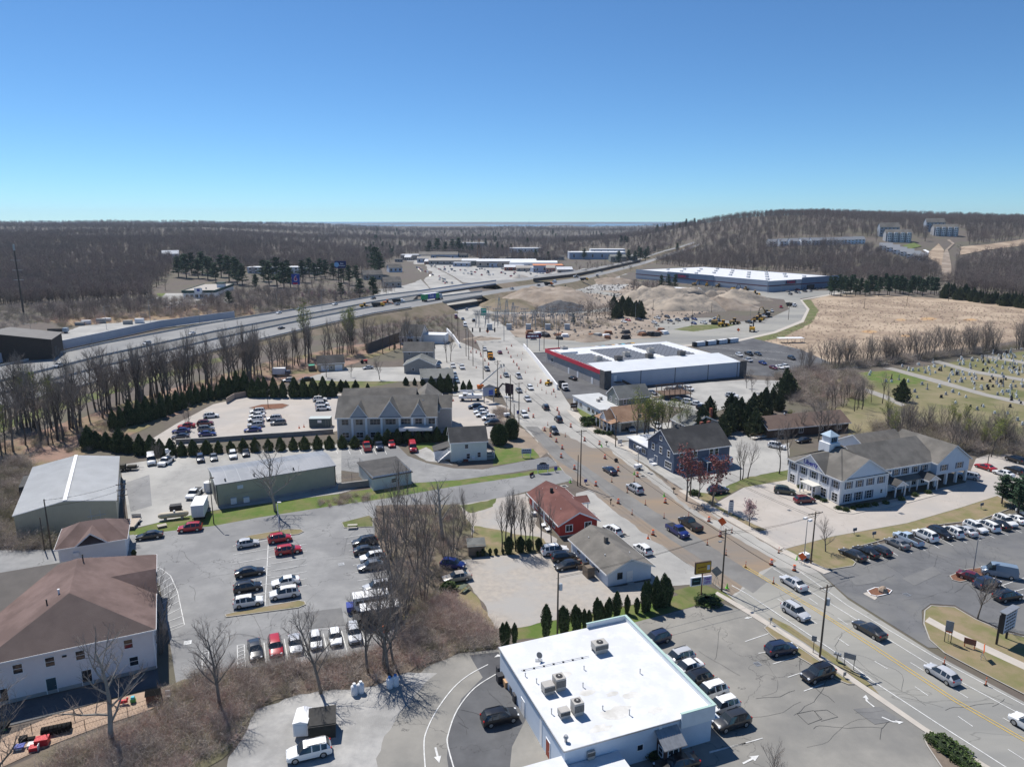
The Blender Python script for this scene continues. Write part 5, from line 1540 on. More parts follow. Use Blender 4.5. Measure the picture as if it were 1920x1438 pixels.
# 5 long grey metal shed
org,rz,W=frame((409,951),(630,912))
o=thing('metal_shed','long cream-sided metal shed with dark grey panel roof','shed',org,rz)
D=12.0
walls(o,0,W,0,D,0,5.2,met_cream)
b=MB();e=.25
P=[(-e,-e,5.2),(W+e,-e,5.2),(W+e,D/2,6.0),(-e,D/2,6.0),(W+e,D+e,5.2),(-e,D+e,5.2)]
b.quad(P[0],P[1],P[2],P[3]);b.quad(P[3],P[2],P[4],P[5]);b.tri((-.02,0,5.2),(-.02,D/2,5.98),(-.02,D,5.2));b.tri((W+.02,D,5.2),(W+.02,D/2,5.98),(W+.02,0,5.2))
b.quad((-e,-e,5.02),(W+e,-e,5.02),P[1],P[0]);b.quad((-e,D+e,5.02),(-e,-e,5.02),P[0],P[5])
r=b.build('roof',met_grey,o)
rm_=mat('metal_roof_seam',(.33,.345,.37),None,rough=.5)
for i in range(21):
 x=-.1+(W+.2)*i/20
 s=MB()
 s.quad((x-.06,-e,5.24),(x+.06,-e,5.24),(x+.06,D/2,6.04),(x-.06,D/2,6.04));s.quad((x-.06,D/2,6.04),(x+.06,D/2,6.04),(x+.06,D+e,5.24),(x-.06,D+e,5.24))
 s.build('roof_seam',rm_ if i%2==0 else met_grey,r)
for i in range(64):
 x=W*(i+.5)/64
 b=MB();b.box(x-.03,x+.03,-.05,0,.1,5.0);b.build('rib',met_cream,o)
boxp(o,'base_wall',conc_pale,(-.04,W+.04,-.08,-.052,0,.5));boxp(o,'corner_trim',trim_m,(W-.1,W+.06,-.1,-.055,.5,5.1),(-.06,.1,-.1,-.055,.5,5.1))
pipes(o,trim_m,[(2.0,1.0,5.3),(8.0,1.0,5.3),(16.5,1.0,5.3)],'stack',.15,.5)
boxp(o,'roller_door',mat('roller_door_dark',(.03,.03,.035),None,rough=.5),(-.06,-.03,2,6,0,3.8))
boxp(o,'wall_sign',mat('sign_pale',(.6,.66,.72),None),(4.2,5.4,-.09,-.055,3.4,4.2));boxp(o,'service_box',white_p,(2.6,3.8,-.5,-.06,.3,1.6),(5.2,6.4,-.7,-.06,.2,1.3))
boxp(o,'pipe_run',steel,(1.6,9.2,-.11,-.055,2.3,2.36),(9.14,9.2,-.11,-.055,.3,2.3),(1.6,1.66,-.11,-.055,.3,2.3))
# small block garage beside it, with fence
org,rz,W=frame((700,920),(772,907))
o=thing('block_garage','small white block garage with dark single-slope roof','garage',org,rz)
walls(o,0,W,0,11,0,3.0,mat('block_white',(.62,.66,.64),(.56,.6,.58),.8))
b=MB();b.quad((-.3,-.3,3.0),(W+.3,-.3,3.0),(W+.3,11.3,3.5),(-.3,11.3,3.5));b.quad((-.3,-.3,2.85),(-.3,11.3,3.35),(W+.3,11.3,3.35),(W+.3,-.3,2.85));b.quad((-.3,-.3,2.85),(W+.3,-.3,2.85),(W+.3,-.3,3.0),(-.3,-.3,3.0));b.quad((-.3,11.3,3.35),(-.3,-.3,2.85),(-.3,-.3,3.0),(-.3,11.3,3.5));b.quad((W+.3,-.3,2.85),(W+.3,11.3,3.35),(W+.3,11.3,3.5),(W+.3,-.3,3));b.build('roof',sh_dark,o)
walls(o,0.02,W-.02,.02,10.98,2.9,3.4,sid_white,'upper_wall');door(o,'r',3,1,2.1,W,11);window(o,'f',5,1.2,1.2,.9,W,11)
# 6 cream ribbed barn
org,rz,W=frame((33,1012),(222,981))
o=thing('metal_barn','wide cream metal barn with white ribbed low gable roof','barn',org,rz)
D=31.0
ze,zr=5.0,6.5
w=MB();w.ngon([(0,0,0),(W,0,0),(W,0,ze),(W/2,0,zr),(0,0,ze)]);w.quad((W,0,0),(W,D,0),(W,D,ze),(W,0,ze));w.quad((0,D,0),(0,0,0),(0,0,ze),(0,D,ze));w.ngon([(W,D,0),(0,D,0),(0,D,ze),(W/2,D,zr),(W,D,ze)]);w.build('wall',met_cream,o)
b=MB()
for s,xa,xb in((0,-.25,W/2),(1,W/2,W+.25)):
 za,zb=(ze-.02,zr+.03)if s==0 else(zr+.03,ze-.02)
 b.quad((xa,-.2,za),(xb,-.2,zb),(xb,D+.2,zb),(xa,D+.2,za));b.quad((xa,-.2,za-.12),(xa,D+.2,za-.12),(xb,D+.2,zb-.12),(xb,-.2,zb-.12));b.quad((xa,-.2,za-.12),(xb,-.2,zb-.12),(xb,-.2,zb),(xa,-.2,za))
r=b.build('roof',met_roof,o)
for i in range(52):
 y=(D+.2)*i/51
 s=MB();s.quad((-.25,y-.06,ze+.06),(W/2,y-.06,zr+.11),(W/2,y+.06,zr+.11),(-.25,y+.06,ze+.06));s.quad((-.25,y-.06,ze-.02),(W/2,y-.06,zr+.03),(W/2,y-.06,zr+.11),(-.25,y-.06,ze+.06))
 s.quad((W/2,y-.06,zr+.11),(W+.25,y-.06,ze+.06),(W+.25,y+.06,ze+.06),(W/2,y+.06,zr+.11));s.quad((W/2,y-.06,zr+.03),(W+.25,y-.06,ze-.02),(W+.25,y-.06,ze+.06),(W/2,y-.06,zr+.11));s.build('roof_rib',met_roof,r)
boxp(r,'ridge_cap',white_p,(W/2-.35,W/2+.35,-.22,D+.22,zr+.12,zr+.2));boxp(o,'gutter',mat('gutter_brown',(.09,.08,.07),None),(W+.2,W+.36,-.2,D+.2,ze-.2,ze-.04))
for i in range(46):
 x=W*(i+.5)/46
 boxp(o,'rib',met_cream,(x-.03,x+.03,-.05,0,.1,ze+(zr-ze)*(1-abs(x-W/2)/(W/2))-.1))
boxp(o,'gas_pipework',mat('pipe_paleblue',(.45,.52,.56),None),(12.6,12.68,-.14,-.06,.8,4.2),(14.2,14.28,-.14,-.06,.8,3.4),(12.0,15.2,-.14,-.06,2.4,2.48),(12.0,15.2,-.14,-.06,1.4,1.48),(12.0,12.08,-.14,-.06,.6,1.4),(15.1,15.18,-.14,-.06,.6,1.4))
boxp(o,'lean_to',mat('tarp_dark',(.045,.045,.045),(.08,.08,.08),1),(-2.0,-.05,D-9,D-1,0,3.6))
b=MB();b.cyl(0,0,0,1.1,.35,12);tag(b.build('water_barrel',mat('barrel_blue',(.10,.16,.26),None),None,loc=(o.matrix_basis@Vector((W-.4,-.8,0)))),'blue plastic barrel at the corner of the cream barn','barrel')
boxp(o,'roller_door',white_p,(W+.01,W+.05,12,16,0,4),(W+.01,W+.05,18,22,0,4))
# 7 nursery with big maroon roof
A=G(294,1253);rz=math.radians(25.5)
o=thing('nursery_building','pale two-storey nursery with broad maroon hipped shingle roof','building',(A.x,A.y,0),rz)
W,D=19.5,24.0
walls(o,-W,0,0,D,0,6.1,sid_pink)
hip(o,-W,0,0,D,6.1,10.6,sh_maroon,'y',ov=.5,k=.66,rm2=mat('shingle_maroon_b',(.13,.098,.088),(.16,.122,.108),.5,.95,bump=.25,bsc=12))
walls(o,-40,-W-.02,13,27,0,6.1,sid_pink,'wing_wall')
gable(o,-40,-8.5,13,27,6.1,6.15,9.3,'x',mat('shingle_greybrown',(.16,.145,.13),(.19,.17,.152),.5,.95,bump=.25,bsc=12),sid_pink,ov=.4,walls=False,roof='wing_roof')
gable(o,-6.4,.3,10.4,16.2,6.1,6.15,8.5,'x',sh_maroon,sid_pink,ov=.35,walls=False,roof='dormer_roof')
for u,z in((-3.0,4.0),(-8.6,3.9),(-12.0,3.9),(-2.6,1.3),(-15.5,3.9),(-18.3,1.2)):
 window(o,'f',u,z,1.0,1.25,0,D,1,2)
boxp(o,'wall_light',trim_m,(-10.6,-10.1,-.18,-.01,4.8,5.0))
door(o,'f',-12.2,1.1,2.2,0,D,mat('door_teal',(.03,.07,.09),None));door(o,'f',-8.2,1.1,2.2,0,D,trim_m);door(o,'f',-17.5,1.1,2.2,0,D,trim_m)
for u in(3,7,11):
 window(o,'r',u,3.9,1.0,1.25,0,D,1,2);window(o,'r',u,1.0,1.0,1.25,0,D,1,2)
boxp(o,'drainpipe',white_p,(-.05,.08,-.12,-.01,.2,6.0));boxp(o,'footing',conc_pale,(-W,.03,-.06,-.005,0,.5))
pipes(o,trim_m,[(-12.5,6.5,9.4),(-9,17,10.6),(-22,19,9.2),(-25,19,9.2),(-6,20,8)],'vent_pipe',.09,.7);pipes(o,white_p,[(-11.2,8.0,9.9),(-20,17,8.6)],'flue',.12,.7)
bb=thing('side_house','white house with maroon hipped roof behind the nursery','house',G(114,1068),math.radians(24.5))
walls(bb,0,10.4,0,9.0,0,4.0,sid_white);hip(bb,0,10.4,0,9.0,4.0,6.7,sh_maroon,'x',ov=.5,k=.75)
gable(bb,2.8,7.6,-.2,4.5,4.0,4.05,6.0,'y',sh_maroon,sid_white,ov=.3,walls=False,roof='dormer_roof')
boxp(bb,'air_conditioner',white_p,(2.2,3.1,-.5,-.02,2.2,2.9));pipes(bb,trim_m,[(2,7,5.0)],'vent_pipe',.08,.6);door(bb,'r',4,1,2.1,10.4,9)
# 9 gabled office with grey roof
org,rz,W=frame((634,826),(818,823))
o=thing('gabled_office','beige two-storey office with grey shingle roof and three white front gables','building',org,rz)
He=px_h(634,826,782);D=13.0
gable(o,0,W,0,D,0,He,He+4.4,'x',sh_grey,sid_beige,ov=.5)
gable(o,-1.0,W-7,D+.5,D+12.5,0,He,He+3.6,'x',sh_grey,sid_beige,ov=.4,wall='rear_wall',roof='rear_roof')
gable(o,W-8,W+.5,5,D+14,He-.2,He-.1,He+3.4,'y',sh_grey,sid_beige,ov=.3,wall='link_wall',roof='link_roof')
gable(o,W-6,W+4,D-2,D+6,0,He-.6,He+2.2,'x',sh_grey,sid_beige,ov=.3,wall='wing_wall',roof='wing_roof')
for u,gw,gh in((6.1,4.6,3.4),(14.8,6.0,4.4),(22.6,4.2,3.6)):
 gable(o,u-gw/2,u+gw/2,-.25,5.5,He-.3,He+.1,He+gh,'y',sh_grey,mat('gable_bluegrey',(.36,.38,.41),(.33,.35,.38),.8),ov=.3,wall='gable_wall',roof='gable_roof')
 for s in(-1,1):
  boxp(o,'pilaster',white_p,(u+s*gw*.42-.28,u+s*gw*.42+.28,-.22,-.01,0,He))
for u,ww in((2.2,1.8),(6.1,1.9),(10.5,2.8),(14.8,2.8),(19,2.6),(22.6,1.8),(26.3,1.8)):
 window(o,'f',u,He-2.3,ww,1.5,W,D,3 if ww>2 else 2,2,fm=sid_beige,t=.08);window(o,'f',u,.8,ww,1.5,W,D,2,2)
boxp(o,'entrance_canopy',sid_beige,(17.5,26.5,-3.2,-.26,He-3.3,He-2.6));boxp(o,'canopy_trim',white_p,(17.4,26.6,-3.3,-3.22,He-3.4,He-2.5))
boxp(o,'corner_board',white_p,(-.06,.2,-.08,-.01,0,He),(W-.2,W+.06,-.08,-.01,0,He))
pipes(o,white_p,[(3,4,He+1.6),(20,5,He+2.0),(3,16,He+1.6),(4.2,16,He+1.6),(19,15,He+1.3)],'vent_pipe',.15,.5)
sk=thing('storage_container','dark green storage container with pale roof beside the gabled office','container',G(580,802),rz)
boxp(sk,'body',mat('container_green',(.075,.10,.105),(.09,.115,.12),1),(0,6.2,0,2.8,.1,2.7));boxp(sk,'roof',mat('container_roof',(.45,.5,.5),None),(-.06,6.26,-.06,2.86,2.7,2.8));boxp(sk,'notice',white_p,(2.5,3.7,-.05,-.01,1.5,2.3));boxp(sk,'door_bar',steel,(4.9,4.95,-.05,-.01,.3,2.5),(5.6,5.65,-.05,-.01,.3,2.5))
# 10-12 garages and grey cottages behind
org,rz,W=frame((597,697),(646,694))
o=thing('garage_block','beige garage with two white doors and dark roof','garage',org,rz)
gable(o,0,W,0,8,0,3.2,5.8,'x',sh_dark,mat('siding_tan',(.42,.37,.29),(.38,.335,.26),.8),ov=.3)
for u in(W*.25,W*.78):
 boxp(o,'garage_door',white_p,(u-1.5,u+1.5,-.05,-.005,0,2.4))
 for k in range(1,4):
  boxp(o,'door_groove',steel,(u-1.5,u+1.5,-.06,-.051,k*.6-.02,k*.6))
window(o,'f',W*.5,1.1,.8,.8,W,8)
sh=thing('garden_store','grey timber store with green sheet on its roof beside the garage','shed',G(579,697),rz)
boxp(sh,'wall',mat('weathered_wood',(.16,.125,.095),None),(0,2.6,0,5,0,2.4));boxp(sh,'roof_sheet',mat('tarp_green',(.08,.36,.24),None),(.2,2.4,.3,3.0,2.41,2.47));boxp(sh,'roof',steel,(-.1,2.7,-.1,5.1,2.34,2.4))
def cottage(p0,p1,D,ze,zr,axis,rm,wm,lab,wins=((.3,1.0),(.7,1.0)),two=False,name='grey_cottage',ov=.35,z0h=0.0):
 org,rz,W=frame(p0,p1)
 o=thing(name,lab,'house',org,rz)
 gable(o,0,W,0,D,0,ze,zr,axis,rm,wm,ov=ov)
 for t,z in wins:
  window(o,'f',W*t,z,.9,1.2,W,D)
  if two:
   window(o,'f',W*t,z+2.7,.9,1.2,W,D)
 for t in(.3,.7):
  window(o,'r',D*t,1.0,.9,1.2,W,D);window(o,'l',D*t,1.0,.9,1.2,W,D)
 return o,W
cottage((758,700),(815,700),10,3.4,6.2,'y',sh_green,sid_grey,'grey cottage with pale roof and white porch rail')
o,W=cottage((757,681),(812,681),8,5.2,8.6,'x',sh_grey,sid_grey,'taller grey cottage with broad shingle roof behind the pale one',((.2,1),(.8,1)),True)
cottage((790,722),(850,720),13,2.6,4.8,'x',sh_green,sid_grey,'low grey cottage with hipped pale roof behind the trimmed cedars')
org,rz,W=frame((750,646),(789,647))
o=thing('bank_office','small white-trimmed beige office with dark roof below the highway bank','building',org,rz)
gable(o,0,W,0,14,0,4.2,9.0,'x',sh_dark,sid_beige,ov=.4)
gable(o,W*.32,W*.68,-.4,5,0,4.3,6.8,'y',sh_dark,sid_beige,ov=.3,wall='porch_wall',roof='porch_roof')
for t in(.14,.86):
 window(o,'f',W*t,1.2,1.1,1.7,W,14)
for t in(.2,.4,.6,.8):
 window(o,'r',14*t,1.2,1.0,1.7,W,14)
boxp(o,'shop_window',glass_m,(W*.38,W*.62,-.46,-.41,.3,3.0));boxp(o,'fascia_sign',mat('sign_paleblue',(.5,.6,.72),None),(W*.36,W*.64,-.5,-.41,3.2,4.2));boxp(o,'corner_board',white_p,(-.05,.3,-.06,0,0,4.2),(W-.3,W+.05,-.06,0,0,4.2))
walls(o,W+.02,W+11,5,13,0,4.2,sid_white,'annex_wall',True);boxp(o,'annex_roof',membrane,(W-.1,W+11.2,4.8,13.2,4.22,4.5))
# 13 red-banded store
org,rz,W=frame((1134,730),(1386,706))
D=52.0
o=thing('store_building','large flat-roofed store with red band, grey block front and solar panels','store',org,rz)
He=6.0
b=MB();b.quad((0,0,0),(W,0,0),(W,0,He),(0,0,He));b.quad((W,0,0),(W,D,0),(W,D,He),(W,0,He));b.quad((W,D,0),(0,D,0),(0,D,He),(W,D,He));b.build('wall',wall_bluegrey,o)
b=MB();b.quad((0,D,0),(0,0,0),(0,0,He),(0,D,He));b.build('front_wall',block_gr,o)
boxp(o,'roof',membrane,(.3,W-.02,14,D-.3,He-.3,He+.02))
b=MB();b.quad((0,-.3,He+.02),(W,-.3,He+.02),(W,14,He+1.2),(0,14,He+1.2));b.quad((0,14,He+1.2),(W,14,He+1.2),(W,17,He-.05),(0,17,He-.05));b.quad((0,-.3,He+.02),(0,14,He+1.2),(0,17,He-.05),(0,17,He-.4));rr=b.build('metal_roof',mat('roof_pale_metal',(.66,.68,.70),(.6,.62,.64),.2,.5),o)
for i in range(9):
 x=W*i/8
 q=MB();q.quad((x-.08,-.3,He+.06),(x+.08,-.3,He+.06),(x+.08,14,He+1.24),(x-.08,14,He+1.24));q.build('roof_seam',white_p,rr)
for t in(.25,.5,.75,.98):
 boxp(o,'panel_joint',trim_m,(W*t-.12,W*t+.12,-.05,-.005,0,He))
boxp(o,'parapet',block_gr,(-.35,-.005,-.3,D,He-.2,He+.6));boxp(o,'red_band',red_trim,(-.55,-.36,3,D+.1,He-.9,He+.7),(-.55,7,D+.01,D+.2,He-.9,He+.7));boxp(o,'corner_pier',stone_dk,(-.6,2.2,-.6,-.31,0,He+.9),(-.6,-.36,-.31,3,0,He+.9),(W+.01,W+3,-.4,2.5,0,He+.3))
boxp(o,'parapet_wall',white_p,(.3,W-.02,D-.3,D,He-.3,He+.15),(W-.3,W,17,D,He-.3,He+.2),(1,9,40,46,He+.03,He+.9))
for i,(x,y)in enumerate(((14,15),(28,15),(43,15),(9,22),(24,26),(38,30),(6,47))):
 e=thing('rooftop_air_conditioner','boxy air conditioner on the red-banded store roof','air conditioner',o.matrix_basis@Vector((x,y,He+.02)),rz,'air conditioners on the store roof')
 dk=stone_dk if i<3 else ac_m
 boxp(e,'casing',dk,(-1.3,1.3,-1.1,1.1,.3+(.9 if i<3 else 0),2.0+(.9 if i<3 else 0)));boxp(e,'curb',steel,(-1.1,1.1,-.9,.9,0,.3+(.9 if i<3 else 0)));boxp(e,'fan_grille',trim_m,(-.6,.6,-.6,.6,2.0+(.9 if i<3 else 0),2.06+(.9 if i<3 else 0)))
sp=mat('solar_panel',(.17,.175,.19),(.21,.215,.225),.5,.35,spec=.5)
spm=MB();spm.quad((-.95,-.7,.12),(.95,-.7,.12),(.95,.7,.42),(-.95,.7,.42));spm.quad((-.95,.7,0),(.95,.7,0),(.95,.7,.42),(-.95,.7,.42));spm=spm.mesh('solar_panel',sp)
npan=0
for bx0,bx1,by0,by1 in((2,14,19,36),(18,34,19,44),(40,54,21,48),(2,7,38,39)):
 y=by0
 while y<by1:
  x=bx0
  while x<bx1:
   if npan<290:
    link('solar_panel',spm,o,(x,y,He+.03));npan+=1
   x+=2.1
  y+=2.7
boxp(o,'stair',mat('stair_dark',(.06,.055,.05),None),(6.0,6.2,-2.2,-2.0,2.6,3.6),(3.5,6,-2.3,-.3,2.5,2.65));b=MB();b.quad((6,-2.3,2.6),(11,-2.3,.1),(11,-.3,.1),(6,-.3,2.6));b.quad((6,-2.3,3.6),(11,-2.3,1.1),(11,-2.3,.1),(6,-2.3,2.6));b.build('stair_flight',mat('stair_dark',(0,0,0)),o);door(o,'f',4.2,1,2.1,W,D,z=2.6)
for y in(10,22,30):
 door(o,'l',y,1.2,2.3,W,D)
window(o,'l',46,2.0,2.4,2.0,W,D)
# 14-16 roadside houses on the right
org,rz,W=frame((1127,805),(1160,815))
A=G(1148,808)
o=thing('tan_roof_shop','small cream shop with tan shingled roof, dormer and white columns','house',G(1160,812),math.radians(22))
gable(o,0,10.5,0,9.5,0,3.4,6.6,'x',sh_tan,mat('siding_sand',(.48,.46,.40),(.44,.42,.365),.8),ov=.4)
gable(o,-2.6,3.2,2.6,6.4,3.2,3.6,5.7,'x',sh_tan,sid_white,ov=.25,wall='dormer_wall',roof='dormer_roof')
for y in(.4,2.6,4.8,7.0,9.2):
 boxp(o,'column',white_p,(-2.5,-2.2,y-.15,y+.15,0,3.2))
b=MB();b.quad((-2.9,-.3,3.1),(0,-.3,3.7),(0,9.8,3.7),(-2.9,9.8,3.1));b.quad((-2.9,9.8,3.0),(-2.9,-.3,3.0),(-2.9,-.3,3.1),(-2.9,9.8,3.1));b.quad((-2.9,-.3,3.0),(0,-.3,3.6),(0,-.3,3.7),(-2.9,-.3,3.1));b.build('porch_roof',sh_tan,o)
for y in(1.5,3.7,5.9,8.0):
 window(o,'l',y,.6,1.3,1.8,10.5,9.5,2,2)
window(o,'f',2.5,.5,3.2,2.0,10.5,9.5,2,1,fm=trim_m);window(o,'f',7.0,3.9,.8,1,10.5,9.5)
o=thing('green_house','grey-green two-storey house with grey roof behind the tan-roofed shop','house',G(1160,782),math.radians(20))
gable(o,0,11,0,8,0,6.0,9.0,'x',sh_green,sid_green,ov=.35)
for x in(2,7.5):
 window(o,'f',x,4.0,.95,1.4,11,8,1,2);window(o,'f',x,1.0,.95,1.4,11,8,1,2)
for y in(2,5.5):
 window(o,'l',y,4.0,.95,1.4,11,8,1,2)
o2=thing('flat_annex','long low annex with pale flat roof attached to the grey-green house','building',G(1128,788),math.radians(20))
walls(o2,-.5,9,0,20,0,3.2,sid_white);boxp(o2,'roof',mat('roof_pale_grey',(.52,.53,.53),(.45,.46,.46),.3,.8),(-.8,9.2,-.3,20.3,3.2,3.45));boxp(o2,'roof_unit',ac_m,(3,4,9,10,3.45,4.3),(5,5.8,11,11.8,3.45,4.4))
for y in(2,5,8,14,17):
 window(o2,'l',y,1.0,1.8,1.3,9,20,2,1,x0=-.5)
boxp(o2,'dark_front',sid_green,(0,8.9,-.06,-.01,0,3.1))
org,rz,W=frame((1262,888),(1366,872))
o=thing('blue_house','slate blue two-storey house with dark gable roof and white windows','house',org,rz)
D=11.5;ze=5.4
gable(o,0,W,0,D,0,ze,ze+4.2,'x',sh_dark,sid_blue,ov=.35)
for y,z in((2.2,.8),(2.2,3.6),(5.6,3.6),(9,3.6)):
 window(o,'l',y,z,1.0 if z>3 else 2.6,1.5,W,D,1 if z>3 else 3,2,t=.14)
window(o,'l',D/2,ze+1.5,.9,1.0,W,D,t=.14);door(o,'l',7.6,1.2,2.2,W,D,sid_blue)
for x,z in((2.2,3.4),(6.2,3.4),(11.0,3.4),(12.6,3.4),(2.4,.7),(7.6,.7)):
 window(o,'f',x,z,1.0,1.5,W,D,1,2,t=.14)
boxp(o,'bay_window',sid_blue,(10.2,13.6,-1.1,-.01,0,2.4));b=MB();b.quad((8.0,-2.4,2.55),(15.0,-2.4,2.55),(15,0,3.0),(8,0,3.0));b.quad((8,-2.4,2.4),(15,-2.4,2.4),(15,-2.4,2.55),(8,-2.4,2.55));b.quad((8,0,2.85),(15,0,2.85),(15,-2.4,2.4),(8,-2.4,2.4));b.build('porch_roof',mat('roof_pale_grey',(0,0,0)),o)
window(o,'f',11.9,.7,1.6,1.4,W,D,1,1,y0=-1.1)
boxp(o,'porch_post',white_p,(8.3,8.45,-2.3,-2.15,0,2.4))
for x,hh in((4.4,1.9),(12.4,1.5),(14.6,1.5)):
 b=MB();b.cbox(x,D/2+.6,ze+3.2,.7,.7,hh);b.build('chimney',brick_m if x>5 else stone_dk,o)
boxp(o,'bulkhead',sid_white,(W+.05,W+.9,-.4,1.0,0,2.1));boxp(o,'front_step',white_p,(-1.4,-.02,6.7,8.6,0,.4));boxp(o,'step_rail',white_p,(-1.4,-.1,8.5,8.58,.4,1.3),(-1.4,-1.32,6.7,8.5,1.2,1.3))
walls(o,.5,6.5,D+.02,D+10,0,3.0,sid_blue,'wing_wall');boxp(o,'wing_roof',membrane,(0,7,D+.05,D+10.5,3.0,3.25));[window(o,'l',D+y,.9,1.8,1.2,W,D,2,1,x0=.5)for y in(2.5,6.5)]
o,W=cottage((1290,822),(1352,815),9,3.4,6.0,'y',sh_green,sid_grey,'grey-roofed cottage behind the blue house with two brick chimneys')
for x in(W*.62,W*.9):
 b=MB();b.cbox(x,4,4.0,.7,.7,3.0);b.build('chimney',brick_m,o)
org,rz,W=frame((1440,822),(1590,808))
o=thing('brown_house','dark brown ranch house with brown gable roof among bare trees','house',org,rz)
gable(o,0,W,0,9,0,2.8,5.2,'x',mat('shingle_brown',(.15,.105,.085),(.18,.13,.105),.5,.95,bump=.25,bsc=12),mat('siding_brown',(.09,.06,.045),(.075,.05,.04),.8),ov=.5)
for t in(.15,.4,.65,.88):
 window(o,'f',W*t,.9,1.3,1.2,W,9,2,1)
pipes(o,white_p,[(W*.3,4.5,5.0)],'flue',.15,.7)
# 17 long white office
A=G(1573,947);rz=math.radians(21.5)
o=thing('white_office','long white two-storey office with grey roof, cupola and blue shutters','building',(A.x,A.y,0),rz)
He,Lw,Ll,D=5.7,13.6,40.0,15.7
walls(o,0,Lw,0,D,0,He,sid_white);walls(o,Lw,29.5,2.2,D-1,0,He,sid_white,'middle_wall');
hip(o,0,Lw,0,D,He,He+4.6,sh_grey,'x',ov=.45,k=.92)
gable(o,.3,Lw-.3,-.25,D/2,He-.4,He+.02,He+3.9,'y',sh_grey,sid_blue_w,ov=.4,wall='gable_wall',roof='gable_roof')
gable(o,-.28,6.5,4.2,13.2,He-.3,He+.02,He+3.1,'x',sh_grey,sid_white,ov=.35,wall='sign_gable',roof='sign_gable_roof')
gable(o,Lw-4,31,2.2,D-1,He,He+.02,He+4.0,'x',sh_grey,sid_white,ov=.4,wall='middle_gable',roof='middle_roof')
gable(o,29.5,Ll,.6,D-1,2.8,He,He+3.6,'y',sh_grey,sid_blue_w,ov=.4,wall='end_wall',roof='end_roof')
gable(o,20,33,D-6,D+7,He-.2,He,He+3.4,'x',sh_grey,sid_white,ov=.4,wall='rear_wall',roof='rear_roof')
boxp(o,'canopy_soffit',white_p,(29.52,Ll-.02,.62,D-1.02,2.7,2.79))
for x in(29.7,33.2,36.5,39.7):
 for y in(.9,8,14.2):
  boxp(o,'canopy_column',white_p,(x-.25,x+.25,y-.25,y+.25,0,2.7))
boxp(o,'kiosk_wall',sid_white,(29.8,31.5,4,13,0,2.69))
def shut(face,u,z,h,y0=0.0,w=1.2,x0=0.0):
 for s in(-1,1):
  c=u+s*(w/2+.32)
  if face=='f':
   boxp(o,'shutter',shutter_m,(c-.18,c+.18,y0-.06,y0-.005,z,z+h))
  else:
   boxp(o,'shutter',shutter_m,(x0-.06,x0-.005,c-.18,c+.18,z,z+h))
for x in(2.2,5.3,8.4,11.6):
 window(o,'f',x,3.5,1.2,1.5,Lw,D,2,2);shut('f',x,3.5,1.5)
 if x<10:
  window(o,'f',x,.5,1.4,1.8,Lw,D,2,3);shut('f',x,.5,1.8,w=1.4)
window(o,'f',12.0,1.2,.6,.8,Lw,D)
for y in(1.4,4.6,7.8,11.0,14.2):
 window(o,'l',y,3.5,1.3,1.5,Lw,D,2,2);shut('l',y,3.5,1.5,w=1.3);window(o,'l',y,.4,1.5,1.9,Lw,D,2,3)
for y in(3.0,6.2,9.4,12.6,15.5,.15):
 boxp(o,'pilaster',white_p,(-.14,-.01,y-.14,y+.14,0,He))
boxp(o,'corner_board',white_p,(-.05,.25,-.1,-.01,0,He),(Lw-.3,Lw+.05,-.1,-.01,0,He))
for x in(15.8,18.6,21.4,24.6,27.4):
 window(o,'f',x,3.6,1.2,1.4,0,D,2,2,y0=2.2);shut('f',x,3.6,1.4,2.2)
 window(o,'f',x,.6,1.2,1.7,0,D,2,2,y0=2.2)
for x in(31.8,36.8):
 window(o,'f',x,3.6,1.5,1.4,0,D,2,2,y0=.6);shut('f',x,3.6,1.4,.6,1.5)
b=MB();b.quad((14,.3,2.75),(29.4,.3,2.75),(29.4,2.2,3.3),(14,2.2,3.3));b.quad((14,.3,2.6),(29.4,.3,2.6),(29.4,.3,2.75),(14,.3,2.75));b.build('arcade_roof',sh_grey,o)
for x in(14.3,19.0,21.3,23.6,29.1):
 boxp(o,'arcade_post',white_p,(x-.1,x+.1,.35,.55,0,2.6))
for x in(16.4,26.4):
 gable(o,x-1.6,x+1.6,-1.4,2.2,2.5,2.7,3.7,'y',sh_dark,sid_white,ov=.25,wall='porch_gable',roof='porch_roof')
 for sx in(-1.4,1.4):
  boxp(o,'porch_post',white_p,(x+sx-.12,x+sx+.12,-1.3,-1.06,0,2.5))
boxp(o,'front_porch_roof',mat('roof_cream',(.62,.6,.55),None),(-2.6,-.15,5.2,9.2,2.55,2.8))
for y in(5.4,9.0):
 for x in(-2.5,-1.5):
  boxp(o,'porch_post',white_p,(x-.1,x+.1,y-.1,y+.1,0,2.55))
cz=He+4.0
boxp(o,'cupola_base',white_p,(4.6,7.8,8.6,11.8,cz-1.4,cz+1.0));boxp(o,'cupola',sid_white,(5.0,7.4,9.0,11.4,cz+1.0,cz+2.6))
b=MB();q=[(4.7,8.7,cz+2.6),(7.7,8.7,cz+2.6),(7.7,11.7,cz+2.6),(4.7,11.7,cz+2.6)];ap=(6.2,10.2,cz+3.8)
for i in range(4):
 b.tri(q[i],q[(i+1)%4],ap)
b.build('cupola_roof',mat('copper_pale',(.42,.52,.60),(.38,.48,.56),1),o)
window(o,'f',6.2,cz+1.2,1.6,1.1,0,0,3,1,y0=9.0,fm=mat('glass_blue',(.25,.42,.6),None))
lb=mat('letter_blue',(.06,.07,.33),None)
import itertools
txt=lettering(o,'Liberty',1.5,lb,(-.36,8.7,He+1.05),-math.pi/2,.03)
